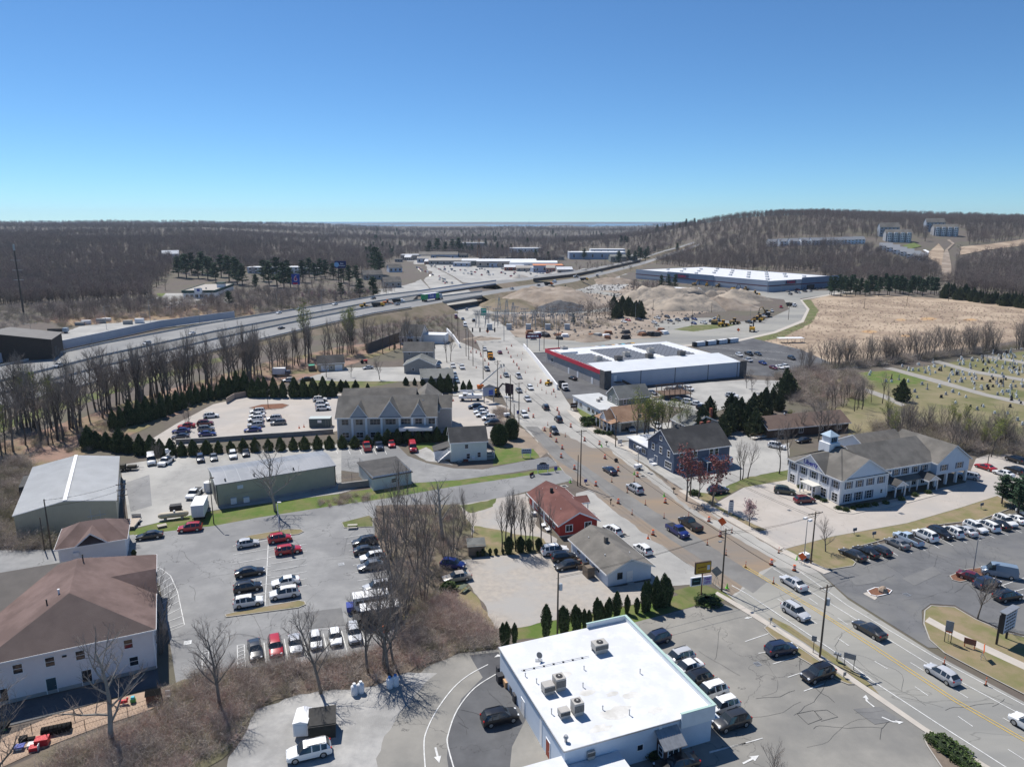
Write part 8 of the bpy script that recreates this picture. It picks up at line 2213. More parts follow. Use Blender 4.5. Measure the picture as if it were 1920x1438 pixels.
# heavy machines and trucks
yel=mat('machine_yellow',(.62,.34,.02),(.55,.3,.02),1,.5)
def machine(kind,px,py,rz,lab,grp=None,s=1.0,z=0.08,col=None):
 m=col or yel
 o=thing(kind,lab,kind.replace('_',' '),G(px,py),rz,grp);o.scale=(s,)*3;o.location.z=z
 def wheels(xs,r,y=.95,w=.4):
  for x in xs:
   for sd in(-1,1):
    b=MB();b.tube([(x,sd*y,r),(x,sd*(y+w),r)],r,12);b.build('wheel',rubber,o)
 if kind=='excavator':
  for sd in(-1,1):
   b=MB();b.tube([(-1.6,sd*1.0-.3,.45),(-1.6,sd*1.0+.3,.45)],.45,10);b.tube([(1.6,sd*1.0-.3,.45),(1.6,sd*1.0+.3,.45)],.45,10);b.box(-1.6,1.6,sd-.3,sd+.3,.05,.88);b.build('track',trim_m,o)
  boxp(o,'house',m,(-2.2,.9,-1.3,1.3,1.05,2.3));boxp(o,'cab',trim_m,(.0,1.5,.3,1.3,1.05,2.9));boxp(o,'cab_glass',car_glass,(1.5,1.53,.4,1.2,1.6,2.75));b=MB();b.tube([(.9,-.3,1.8),(3.2,-.3,4.6),(5.6,-.3,4.0)],[.32,.3,.22],6);b.build('boom',trim_m if col is None else m,o);b=MB();b.tube([(5.6,-.3,4.0),(6.0,-.3,1.4)],.2,6);b.build('stick',trim_m,o);boxp(o,'bucket',trim_m,(5.4,6.3,-.8,.2,.5,1.4))
 elif kind=='wheel_loader':
  wheels((-1.5,1.5),.75);boxp(o,'engine',m,(-2.9,-.4,-.9,.9,.9,2.1));boxp(o,'cab',trim_m,(-.4,.8,-.7,.7,1.0,3.2));boxp(o,'cab_roof',m,(-.5,.9,-.8,.8,3.2,3.3));boxp(o,'front_frame',m,(.8,2.2,-.6,.6,.7,1.5));b=MB();b.tube([(1.6,.5,1.4),(3.4,.5,.8)],.15,5);b.tube([(1.6,-.5,1.4),(3.4,-.5,.8)],.15,5);b.build('lift_arm',m,o);b=MB();b.ngon([(3.2,-1.3,.2),(4.4,-1.3,.2),(3.3,-1.3,1.4)]);b.ngon([(3.2,1.3,.2),(3.3,1.3,1.4),(4.4,1.3,.2)]);b.quad((3.2,-1.3,.2),(3.2,1.3,.2),(3.3,1.3,1.4),(3.3,-1.3,1.4));b.quad((4.4,-1.3,.2),(4.4,1.3,.2),(3.2,1.3,.2),(3.2,-1.3,.2));b.build('bucket',m,o)
 elif kind=='dump_truck':
  wheels((3.2,-1.2,-2.5),.5,.75);boxp(o,'chassis',trim_m,(-3.4,4.0,-.5,.5,.6,1.0));b=MB();b.ngon([(-3.6,-1.2,1.2),(1.4,-1.2,1.1),(1.8,-1.2,2.6),(-3.8,-1.2,2.5)]);b.ngon([(-3.6,1.2,1.2),(-3.8,1.2,2.5),(1.8,1.2,2.6),(1.4,1.2,1.1)]);b.quad((1.4,-1.2,1.1),(1.4,1.2,1.1),(1.8,1.2,2.6),(1.8,-1.2,2.6));b.quad((-3.6,1.2,1.2),(-3.6,-1.2,1.2),(-3.8,-1.2,2.5),(-3.8,1.2,2.5));b.quad((-3.6,-1.2,1.6),(1.5,-1.2,1.6),(1.5,1.2,1.6),(-3.6,1.2,1.6));b.build('tipper_body',trim_m,o);boxp(o,'cab',m,(1.95,3.4,-1.1,1.1,.9,2.7));boxp(o,'hood',m,(3.4,4.7,-.95,.95,.8,1.75));boxp(o,'windshield',car_glass,(3.4,3.44,-.95,.95,1.8,2.55));boxp(o,'grille',trim_m,(4.7,4.74,-.6,.6,.9,1.6))
 elif kind=='bucket_truck':
  wheels((3.0,-2.2),.5,.8);boxp(o,'chassis',trim_m,(-3.6,3.8,-.5,.5,.6,1.0));boxp(o,'utility_body',white_p,(-3.6,1.2,-1.15,1.15,1.0,2.1));boxp(o,'cab',white_p,(1.3,2.9,-1.1,1.1,.8,2.6));boxp(o,'hood',white_p,(2.9,4.3,-.95,.95,.8,1.7));boxp(o,'windshield',car_glass,(2.9,2.94,-.95,.95,1.75,2.5));boxp(o,'side_window',car_glass,(1.7,2.7,-1.12,-1.105,1.75,2.4),(1.7,2.7,1.105,1.12,1.75,2.4));b=MB();b.cyl(-.4,0,2.1,2.9,.35,10);b.build('turret',white_p,o);b=MB();b.tube([(-.4,0,2.9),(4.2,0,3.3)],[.3,.24],6);b.tube([(4.2,.1,3.5),(-3.6,.1,3.7)],[.2,.16],6);b.build('boom',white_p,o);boxp(o,'bucket',white_p,(-4.4,-3.6,-.3,.5,3.0,4.0))
 elif kind=='boom_lift':
  wheels((-.9,.9),.4,.7,.3);boxp(o,'base',m,(-1.4,1.4,-.8,.8,.4,1.1));boxp(o,'turntable',m,(-1.6,.6,-.7,.7,1.1,1.9));b=MB();b.tube([(-.8,0,1.8),(4.6,0,5.6),(8.0,0,7.9)],[.28,.24,.15],6);b.build('boom',mat('boom_grey',(.42,.43,.43),None),o);boxp(o,'platform',steel,(8.0,9.2,-.6,.6,7.6,7.7),(8.0,8.04,-.6,.6,7.7,8.7),(9.16,9.2,-.6,.6,7.7,8.7))
 return o
machine('excavator',927,742,math.radians(-20),'yellow excavator with black boom digging beside the dark billboard')
machine('boom_lift',903,731,math.radians(28),'orange boom lift raised toward the wires',col=mat('lift_orange',(.6,.17,.04),None))
machine('bucket_truck',884,751,math.radians(182),'white utility bucket truck with boom folded over its cab')
machine('dump_truck',919,672,ang((919,672),(925,690)),'orange and black dump truck coming down the dusty road',col=mat('truck_orange',(.72,.30,.02),None))
machine('dump_truck',1056,729,math.radians(-80),'white flatbed truck parked in the sunken store lot',col=white_p,s=.9)
machine('wheel_loader',1028,722,math.radians(60),'small yellow road machine behind the retaining wall',s=.6)
for i,(x,y,r)in enumerate(((1302,536,.2),(1325,537,.4),(1347,539,.2),(1376,545,.1),(1398,545,.3),(1415,553,0),(1340,608,.3),(1355,612,.2),(1376,608,.2),(1410,622,.4),(1425,600,.8),(1420,604,.9),(1437,590,1.2))):
 machine('wheel_loader' if i%3 else 'excavator',x,y,r*3,'construction machine parked on the pale side road' if y>570 else 'construction machine parked before the warehouse','machines '+('on the side road' if y>570 else 'before the warehouse'),1.1,col=None if i%2 else mat('machine_tan',(.36,.24,.10),None))
machine('dump_truck',1483,575,math.radians(-60),'white box-bodied truck at the field bend',col=white_p);machine('dump_truck',1440,594,math.radians(70),'white mixer-like truck on the side road',col=white_p)
for i,(x,y,z)in enumerate(((708,575,5.3),(726,571,5.5),(746,568,5.8),(683,577,5),(1028,535,5.5),(1080,521,5),(1095,526,4.8))):
 p=G(x,y,z);o=machine('wheel_loader' if i%2 else 'dump_truck',x,y,.4,'construction vehicle on the highway median works','machines on the highway median',1.0,col=[yel,mat('lift_orange',(0,0,0)),white_p][i%3]);o.location=p
o=thing('box_truck','white box truck by the woodpile below the garage','truck',G(527,705),.1);boxp(o,'cargo_box',white_p,(-3,1.8,-1.1,1.1,.9,3.3));boxp(o,'cab',mat('cab_navy',(.05,.07,.12),None),(1.9,3.6,-1,1,.6,2.2));boxp(o,'bed',trim_m,(-3.4,3.2,-1.0,1.0,.5,.88));[MB.build((lambda m:(m.tube([(x,s*.8,.45),(x,s*1.05,.45)],.45,10),m)[1])(MB()),'wheel',rubber,o)for s in(-1,1)for x in(-2,2.6)]
o=thing('small_tractor','small red tractor on the grass beside the garage','tractor',G(682,681),.3);boxp(o,'hood',mat('tractor_red',(.5,.05,.05),None),(0,1.6,-.5,.5,.7,1.4));boxp(o,'seat',trim_m,(-.8,-.2,-.4,.4,.9,1.6));[MB.build((lambda m:(m.tube([(x,s*.5,r),(x,s*.85,r)],r,10),m)[1])(MB()),'wheel',rubber,o)for s in(-1,1)for x,r in((-.7,.7),(1.1,.4))]
o=thing('timber_deck','unfinished timber deck with tall posts on the pale yard','deck',G(1245,750),math.radians(15));tm_=mat('timber_brown',(.13,.085,.06),None)
for i in range(6):
 for j in range(2):
  boxp(o,'post',tm_,(i*2-.1,i*2+.1,j*6-.1,j*6+.1,0,4))
boxp(o,'deck',tm_,(-.5,10.5,-.5,6.5,1.6,1.8));boxp(o,'beam',tm_,(-.5,10.5,-.1,.1,3.9,4.05),(-.5,10.5,5.9,6.1,3.9,4.05));boxp(o,'ramp',tm_,(-4,-.5,1,2.5,.6,.8))
o=thing('footbridge','small white-railed wooden ramp by the brown house','ramp',G(1425,822),math.radians(28));boxp(o,'deck',mat('ramp_pale',(.55,.52,.47),None),(-3,4,-.8,.8,.5,.62));boxp(o,'rail',mat('rail_brown',(.2,.13,.09),None),(-3,4,-.86,-.8,1.4,1.5),(-3,4,.8,.86,1.4,1.5));[boxp(o,'post',mat('rail_brown',(0,0,0)),(x,x+.1,y,y+.1,0,1.4))for x in(-3,-.6,1.7,3.9)for y in(-.9,.8)]
# spoil heaps
def heap(name,px,py,rx,ry,h,m,lab,seed,top=0.0,rz=.1,rough=.18):
 c=G(px,py);n,r=48,18;rough*=1.7
 b=MB();V=[]
 for i in range(r+1):
  t=i/r
  for k in range(n):
   a=2*math.pi*k/n
   q=1+rough*1.6*mnoise.noise(Vector((math.cos(a)*1.5,math.sin(a)*1.5,seed)))
   x,y=rx*t*math.cos(a)*q,ry*t*math.sin(a)*q
   z=h*(1-max(0,(t-top)/(1-top))**1.25)*(1+rough*mnoise.noise(Vector((x*.12,y*.12,seed))))+rough*(2.2*mnoise.noise(Vector((x*.28,y*.28,seed)))+1.4*mnoise.noise(Vector((x*.8,y*.8,seed))))*(1-t)
   b.v.append((x,y,z if i<r else-.2))
 for i in range(r):
  for k in range(n):
   k2=(k+1)%n
   b.f.append((i*n+k,(i+1)*n+k,(i+1)*n+k2,i*n+k2));b.m.append(0)
 return tag(b.build(name,m,None,True,(c.x,c.y,0),rz),lab,'heap')
heap('earth_mound',1035,566,42,55,9,dirt,'broad smooth tan earth mound beside the slip road',1.1,.45)
heap('gravel_heap',1053,581,19,16,6.0,spoil_dark,'dark grey gravel heap before the tan mound',2.2)
heap('rocky_bank',1280,575,36,28,7,dirt_rock,'long rocky spoil bank above the parked cars',3.3,.5,rough=.3);heap('earth_heap',1345,578,26,22,7.5,dirt,'smooth brown earth heap at the end of the rocky bank',4.4);heap('rocky_bank',1262,563,44,26,8.5,dirt_rock,'grey upper rock bank behind the tan ledge',5.5,.6,rough=.3);heap('earth_heap',1372,562,34,22,7.0,dirt_rock,'lumpy spoil heap beside the curving side road',6.6,.2,rough=.4);heap('sand_heap',974,521,12,10,4,gravel,'pale sand heap between the carriageways',7.7);heap('gravel_heap',1075,516,40,14,6,gravel_gr,'grey gravel ridge beyond the highway bridge',8.8,.3);heap('earth_heap',1150,530,30,20,4.5,dirt,'low tan heap along the highway ramp',9.9,.3);heap('sand_heap',1105,637,12,8,2.6,dirt,'small sandy heap in the material yard',10.1);heap('earth_mound',950,577,22,26,6,bank_m,'scrubby bank beside the underpass',11.4,.3);heap('dirt_pile',905,636,10,5,1.2,dirt,'low dirt pile beside the machine yard',12.2)
def tent(px,py,L,w,h,rz,lab):
 o=thing('storage_tent',lab,'tent',G(px,py),rz);b=MB();n=10
 pr=[(-w/2*math.cos(math.pi*i/n),h*math.sin(math.pi*i/n))for i in range(n+1)]
 for(x0,z0),(x1,z1)in zip(pr,pr[1:]):
  b.quad((0,x0,z0),(L,x0,z0),(L,x1,z1),(0,x1,z1))
 b.build('canopy',white_p,o,True)
 for x in(0,L):
  b=MB();b.ngon([(x,p_[0],p_[1])for p_ in pr]);b.build('end_panel',mat('tent_end',(.55,.58,.66),None),o)
tent(1262,553,22,12,6.5,math.radians(-20),'leftmost white arched storage tent in the works yard');tent(1280,558,20,11,6,math.radians(-20),'middle white arched storage tent beside the site house');tent(1298,558,17,11,6,math.radians(-20),'white arched storage tent nearest the site house')
cottage((1318,561),(1342,560),10,6,8.5,'x',sh_grey,sid_white,'white two-storey site house among the storage tents',two=True,name='site_house')
for i in range(30):
 rng=random.Random(100+i);x,y=rng.uniform(985,1250),0;y=640-rng.uniform(2,16)if x<1180 else 632-rng.uniform(0,12)
 o=thing('material_stack',rng.choice(['grey stack of precast blocks in the material yard','wrapped pallet of pipes in the material yard','dark equipment crate in the material yard']),'stack',G(x,y),rng.random(),'stacks in the material yard')
 c=rng.choice([conc_pale,white_p,trim_m,mat('rust_steel',(.28,.14,.08),None),spoil_dark]);w_,d_,h_=rng.uniform(1,3),rng.uniform(1,2),rng.uniform(.8,2.2)
 boxp(o,'lower_tier',c,(-w_,w_,-d_,d_,.1,h_*.5));boxp(o,'upper_tier',c,(-w_*.8,w_*.8,-d_*.85,d_*.85,h_*.52,h_));boxp(o,'pallet',wood_pole,(-w_,w_,-d_,d_,0,.1))
for i in range(16):
 x=1302+i*5.2;y=650-i*.55
 o=thing('wrapped_pallet','white wrapped pallet in the row at the edge of the store lot','pallet',G(x,y),.2,'wrapped pallets at the store lot edge');boxp(o,'load',white_p if i%4 else trim_m,(-.9,.9,-.9,.9,.15,2.2));boxp(o,'base',wood_pole,(-.95,.95,-.95,.95,0,.15))
for i in range(14):
 x=1108+i*6;y=660-i*.6
 o=thing('wrapped_pallet','colourful wrapped pallet behind the red-banded store','pallet',G(x,y),.2,'colourful pallets behind the store');boxp(o,'load',[mat('toy_blue',(0,0,0)),yel,white_p,trim_m,mat('toy_teal',(0,0,0)),mat('toy_brown',(0,0,0))][i%6],(-1.0,1.0,-1,1,.15,2.4));boxp(o,'base',wood_pole,(-1.05,1.05,-1.05,1.05,0,.15))
o=thing('shelter_row','white glass-sided cart shelter at the edge of the dark lot','shelter',G(1462,644),.1);boxp(o,'roof',white_p,(0,13,0,4,2.3,2.5));[boxp(o,'frame_post',steel,(x,x+.1,y,y+.1,0,2.3))for x in(0,4,8,12.9)for y in(0,3.9)]
o=thing('substation','electrical substation of grey steel frames behind a fence','substation',G(985,612),0)
for i in range(12):
 for j in range(3):
  x,y,h=i*5.5-28,j*9-6,7 if(i+j)%3 else 10
  b=MB();[b.tube([(x+dx,y,0),(x+dx*.6,y,h)],.12,4)for dx in(-1,1)];b.box(x-2.6,x+2.6,y-.1,y+.1,h,h+.25);b.build('gantry',steel,o);k=MB();[k.cyl(x+dx,y,h-1.2,h,.14,5)for dx in(-1.6,0,1.6)];k.build('insulator_string',mat('insulator_grey',(.25,.26,.28),None),o)
for i in range(5):
 boxp(o,'transformer',mat('transformer_grey',(0,0,0)),(i*11-22,i*11-19,-14,-11.5,0,3.2))
for i,(x,y,t)in enumerate(((936,605,558),(950,607,562),(962,608,567))):
 h=px_h(x,y,t);o=thing('lattice_mast','lattice steel mast beside the substation','mast',G(x,y),.3,'lattice masts at the substation')
 b=MB();[b.tube([(sx,sy,0),(sx*.2,sy*.2,h)],.1,4)for sx in(-1.5,1.5)for sy in(-1.5,1.5)];b.build('leg_frame',steel,o);b=MB()
 for k in range(6):
  t0,t1=k/6,(k+1)/6;s0,s1=1.5-1.2*t0,1.5-1.2*t1
  for a_,c_ in(((-1,-1),(1,-1)),((1,-1),(1,1)),((1,1),(-1,1)),((-1,1),(-1,-1))):
   b.tube([(a_[0]*s0,a_[1]*s0,h*t0),(c_[0]*s1,c_[1]*s1,h*t1)],.06,3,cap=False)
 b.build('bracing',steel,o)
o=thing('signal_span','span wire of hanging black traffic signals across the junction','traffic lights',(0,0,0));A_,B2=G(876,640),G(945,640);b=MB();b.tube([A_+Vector((0,0,7)),B2+Vector((0,0,7))],.04,4);b.build('span_wire',black_m,o)
for t in(.15,.35,.55,.75):
 q=A_.lerp(B2,t);boxp(o,'signal_head',black_m,(q.x-.35,q.x+.35,q.y-.3,q.y+.3,4.8,6.9))
for q in(A_,B2):
 b=MB();b.cyl(q.x,q.y,0,8,.15,7);b.build('span_post',steel,o)
 # distant buildings
def far_block(px,py,w,d,h,wm,rm,lab,name='shop_building',rz=0.0,gab=0.0,wins=4,storeys=1,cat='building',grp=None,loc=None):
 p=loc or GT(px,py)
 o=thing(name,lab,cat,p,rz,grp)
 walls(o,-w/2,w/2,0,d,-4,h,wm)
 if gab:
  gable(o,-w/2,w/2,0,d,h-.1,h,h+gab,'x',rm,wm,ov=.5,wall='gable_wall',trims=False)
 else:
  boxp(o,'roof',rm,(-w/2-.3,w/2+.3,-.3,d+.3,h,h+.4))
 for s in range(storeys):
  for i in range(wins):
   window(o,'f',-w/2+w*(i+.5)/wins,h*(s+.3)/storeys,min(2.4,w/wins*.5),h/storeys*.45,0,d,1,1,t=.15)
 return o
o=thing('motel_building','low white motel office with dark green mansard edge and flat roof','building',G(344,560),math.radians(8));k_=1.15
walls(o,0,24,0,64,0,5.5,white_p);boxp(o,'mansard',mat('mansard_green',(.02,.06,.055),None),(-.8,24.8,-.8,-.02,4.4,6.4),(-.8,-.02,-.02,64,4.4,6.4),(24.02,24.8,-.02,64,4.4,6.4));boxp(o,'roof',mat('roof_tan',(.42,.39,.34),(.36,.33,.3),.3),(-.02,24.02,-.02,64,5.5,6.0));boxp(o,'sign_gable',white_p,(9,15,-1.1,-.81,4,8.2));boxp(o,'sign_panel',blue_sign,(11,13.2,-1.16,-1.11,5.6,7.6));[window(o,'f',3+i*3.6,.8,2.2,2.2,24,34,2,1)for i in range(6)];boxp(o,'roof_unit',ac_m,(8,10,12,14,6,7.4),(13,14,16,17,6,7.2));boxp(o,'rear_tower',white_p,(19,24.5,28,36,0,9));boxp(o,'tower_roof',mat('mansard_green',(0,0,0)),(18.6,24.9,27.6,36.4,9,10))
for k,c,x,y in(('sedan','maroon',330,564),('suv','dark',415,555),('sedan','silver',420,548),('sedan','dark',424,541),('pickup','white',461,530)):
 car(k,c,x,y,(12,2),'parked beside the green-edged motel','cars beside the green-edged motel')
far_block(518,514,62,16,7,white_p,white_p,'long two-storey white motel wing behind the pines',rz=.05,wins=10,storeys=2)
far_block(575,515,30,12,6,sid_grey,membrane,'grey motel wing behind the blue roadside sign',wins=5)
o=thing('brown_barn','dark brown barn with low grey roof beside the highway wall','barn',G(-30,682),math.radians(21));gable(o,-14,26,0,22,0,9,12.5,'y',mat('roof_grey_flat',(.20,.19,.18),(.17,.16,.15),.3),mat('barn_brown',(.055,.042,.035),(.045,.035,.03),1),ov=.4,trims=False);boxp(o,'barn_door',trim_m,(26.02,26.1,4,9,0,5))
o=thing('logging_truck','dark flatbed truck parked behind the brown barn','truck',G(108,625),.1);boxp(o,'bed',trim_m,(-5,3,-1.2,1.2,1,1.3));boxp(o,'cab',mat('cab_steel',(0,0,0)),(3.2,5.5,-1.2,1.2,.8,3));boxp(o,'load',bark_dk,(-4.6,2.6,-1.1,1.1,1.3,2.7));[MB.build((lambda m:(m.tube([(x,s*.8,.5),(x,s*1.2,.5)],.5,10),m)[1])(MB()),'wheel',rubber,o)for s in(-1,1)for x in(-4,-2.8,4.4)]
for i,(x,y)in enumerate(((150,610),(162,608),(190,606),(200,602),(240,608),(262,606))):
 o=thing('boat_stack','white wrapped load on pallets in the highway yard','stack',G(x,y),.2,'wrapped loads in the highway yard');boxp(o,'load',white_p if i%2 else conc_pale,(-2.4,2.4,-1.2,1.2,.2,1.8+(i%3)*.5));boxp(o,'pallet',wood_pole,(-2.4,2.4,-1.2,1.2,0,.2))
p=G(556,548);o=thing('motel_pylon_sign','tall blue motel pylon sign with a big red and white six','sign',p,0);boxp(o,'panel',mat('sign_motel_blue',(.02,.05,.28),None),(-3.4,3.4,-.4,.4,6.5,15.5));[boxp(o,'post',steel,(x-.25,x+.25,.1,.5,0,6.5))for x in(-2,2)];lettering(o,'6',7.0,ltw,(0,-.43,11.6),0,.05);lettering(o,'6',5.6,mat('letter_red',(0,0,0)),(0,-.46,11.6),0,.03);boxp(o,'lower_panel',mat('letter_red',(0,0,0)),(-2.6,1.6,-.45,-.41,6.8,8.2))
p=G(640,532);o=thing('motel_pylon_sign','navy hotel pylon sign with round pale logo above the pines','sign',p,0);boxp(o,'panel',mat('sign_navy2',(.012,.025,.12),None),(-5.5,5.5,-.5,.5,15,22));[boxp(o,'post',bark_dk,(x-.4,x+.4,.1,.7,0,15))for x in(-2.4,2.4)];b=MB();b.tube([(-3.6,-.52,18.5),(-3.6,-.56,18.5)],2.4,20);b.build('logo_disc',mat('logo_paleblue',(.25,.45,.7),None),o);lettering(o,'Best',1.7,ltw,(1.6,-.55,19.6),0,.02);lettering(o,'Western',1.7,ltw,(1.6,-.55,17.6),0,.02)
far_block(822,489,60,26,9,mat('far_bluegrey',(.36,.42,.52),None),sh_grey,'blue-grey store at the head of the far street',gab=4);far_block(775,488,40,20,8,mat('far_tan',(.4,.35,.3),None),membrane,'pale flat-roofed shop at the far end of the street');far_block(850,497,70,22,6,sid_grey,mat('roof_tan',(0,0,0)),'long brown-roofed strip of shops facing the far lot',wins=8,gab=3)
far_block(950,502,80,60,8,mat('far_tan',(0,0,0)),membrane,'white-roofed shopping hall at the far lot',wins=8);far_block(1000,507,60,50,9,sid_white,membrane,'white-roofed shopping hall with orange porch',wins=6,rz=-.05);far_block(900,499,50,20,7,sid_green,membrane,'green-fronted shop beside the white-roofed halls',gab=2);far_block(1028,511,36,30,8,mat('far_bluegrey',(0,0,0)),mat('roof_orange',(.55,.22,.1),None),'blue-walled shop with orange roof edge')
far_block(985,474,60,30,8,sid_white,membrane,'white-roofed plant above the brown wood',wins=5);far_block(1120,487,90,40,11,mat('far_bluegrey',(0,0,0)),membrane,'grey industrial hall with white roof left of the highway ramp',wins=6);far_block(1140,478,60,30,9,sid_white,membrane,'second white industrial hall behind the first',wins=5);far_block(890,463,60,24,9,sid_grey,membrane,'distant grey hall on the wooded rise',wins=4);far_block(1170,492,40,26,8,sid_green,sh_green,'green-roofed shed by the highway ramp',wins=4,gab=3)
for i,(x,y,lab)in enumerate(((737,540,'grey gabled house by the far junction'),(742,511,'small blue house left of the far street'),(320,484,'white gabled house in the left wood'),(620,443,'tiny white house on the far wooded hill'),(700,525,'low grey house by the pines'))):
 far_block(x,y,16 if i<2 else 20,12,5.5,[sid_grey,sid_blue_w,sid_white,sid_white,sid_grey][i],sh_grey if i!=2 else membrane,lab,'house',gab=4,wins=3,cat='house',rz=.4)
rq=random.Random(8)
for i in range(26):
 t=i/25;x=752+300*t+rq.uniform(-8,8);y=487+26*t*(i%2)+rq.uniform(-2,5)
 far_block(x,y,rq.uniform(10,24),rq.uniform(8,16),rq.uniform(4,7),[sid_grey,mat('far_tan',(0,0,0)),sid_white,mat('far_bluegrey',(0,0,0)),sid_green,brick_m][i%6],[sh_grey,membrane,sh_dark,mat('roof_tan',(0,0,0))][i%4],'small shop in the cluttered far shopping street',gab=rq.choice([0,2.5,3]),wins=3,grp='small shops of the far street',rz=rq.uniform(-.3,.3))
def apartments(px,py,w,lab):
 p=GT(px,py);o=thing('apartment_block',lab,'apartment building',p,math.radians(-12));walls(o,-w/2,w/2,0,15,-8,12.5,mat('apt_grey',(.30,.31,.33),None));gable(o,-w/2,w/2,0,15,12.4,12.5,17,'x',sh_grey,mat('apt_grey',(0,0,0)),ov=.8,wall='gable_wall',trims=False)
 for i in range(4):
  x=-w/2+w*(i+.5)/4
  boxp(o,'balcony_bay',sid_white,(x-2.2,x+2.2,-2.2,-.02,-8,13))
  for s in range(4):
   window(o,'f',x-1.1,s*3.1+.4,1.3,1.8,0,18,1,1,y0=-2.2);window(o,'f',x+1.1,s*3.1+.4,1.3,2.0,0,18,1,1,y0=-2.2);window(o,'f',x+4.2,s*3.1+.5,1.2,1.4,0,18,1,1)if i<3 else None
 far=far_block(0,0,w*.8,14,12,mat('apt_bluegrey',(.26,.30,.36),None),sh_grey,'blue-grey apartment block rising behind the '+lab.split(' ',1)[0]+' four-bay one','apartment_block',math.radians(-12),6,5,3,'apartment building',loc=p+Vector((12,50,8)))
apartments(1684,454,33,'lower four-bay white apartment block on the right hill');apartments(1773,443,33,'upper four-bay white apartment block on the right hill')
for i in range(15):
 x,y=((1452+i*20,462-i*.5)if i<9 else(1660+(i-9)*13,470+(i-9)*4))
 far_block(x,y,15,11,6,sid_blue_w if i%3 else sid_white,mat('roof_terrace',(.24,.25,.27),None),'pale grey-roofed terrace house on the right hill' if i<9 else 'grey-roofed terrace house stepping down the right hill','terrace_house',.1 if i<9 else-.5,3.5,3,2,'house','terrace houses on the right hill '+('row' if i<9 else 'steps'))
def tsheet(name,pts,m):
 b=MB();b.ngon([GT(*p)+Vector((0,0,.5))for p in pts]);return struct(b.build(name,m))
for nm,A_,B2,m in(('dirt_track',[(1768,528),(1765,500),(1768,478),(1772,470),(1785,458),(1775,452)],[(1784,528),(1784,500),(1780,478),(1777,470),(1790,458),(1780,450)],dirt),('slope_lawn',[(1692,462),(1706,468)],[(1714,456),(1728,463)],grass_bright),('hill_meadow',[(1800,480),(1850,470),(1920,462),(1990,455)],[(1800,464),(1850,460),(1920,450),(1990,444)],field_tan),('hill_meadow',[(1735,480),(1765,500)],[(1760,458),(1770,470)],field_tan),('access_lane',[(1730,470),(1745,478),(1762,492)],[(1735,469),(1750,477),(1766,490)],white_p)):
 b=MB();n=6
 P=[GT(*a)for a in A_];Q=[GT(*a)for a in B2]
 for i in range(len(P)-1):
  for k in range(n):
   for j in range(3):
    f0,f1=k/n,(k+1)/n;g0,g1=j/3,(j+1)/3
    pt=lambda f_,g_:(lambda v_:Vector((v_.x,v_.y,hz(v_.x,v_.y)+.7)))(P[i].lerp(P[i+1],f_).lerp(Q[i].lerp(Q[i+1],f_),g_))
    b.quad(pt(f0,g0),pt(f1,g0),pt(f1,g1),pt(f0,g1))
 struct(b.build(nm,m))
b=MB();p=GT(992,417);b.tube([(0,0,0),(0,0,60)],[1.5,1.0],6);o=thing('radio_mast','thin radio mast on the skyline','mast',GT(992,424));link('mast',b.mesh('mast',steel),o)
b=MB();[b.tube([(sx,sy,0),(sx*.2,sy*.2,34)],.3,4)for sx in(-3,3)for sy in(-3,3)];o=thing('lattice_tower','red lattice tower behind the far shopping halls','mast',GT(898,492));link('leg_frame',b.mesh('leg_frame',mat('rust_steel',(0,0,0))),o)
# gravestones
def stone(kind):
 b=MB()
 if kind==0:
  b.box(-.45,.45,-.12,.12,.18,.95);b.box(-.6,.6,-.22,.22,0,.18)
 elif kind==1:
  n=8;pr=[(-.4,.15),(.4,.15)]+[(.4*math.cos(math.pi*i/n),.7+.3*math.sin(math.pi*i/n))for i in range(n+1)]
  b.ngon([(x,-.1,z)for x,z in pr]);b.ngon([(x,.1,z)for x,z in reversed(pr)])
  for(x0,z0),(x1,z1)in zip(pr,pr[1:]+pr[:1]):
   b.quad((x0,.1,z0),(x1,.1,z1),(x1,-.1,z1),(x0,-.1,z0))
  b.box(-.5,.5,-.2,.2,0,.15)
 else:
  b.box(-.3,.3,-.3,.3,0,.5);b.tube([(0,0,.5),(0,0,2.0),(0,0,2.3)],[.22,.16,.02],4)
 return b.mesh('headstone',mat('stone_col',(.4,.4,.4),None,rough=.6,objcol=True))
ST=[stone(i)for i in range(3)]
rng=random.Random(21)
poly1=[(1600,706),(1650,694),(1745,720),(1850,746),(1925,765),(1925,800),(1850,775),(1750,752),(1700,742),(1640,715)]
poly2=[(1680,690),(1745,680),(1825,700),(1925,722),(1925,760),(1850,737),(1760,710)]
poly3=[(1765,676),(1845,668),(1925,690),(1925,718),(1830,695)];poly4=[(1860,664),(1925,655),(1925,688),(1870,672)]
cnt=0
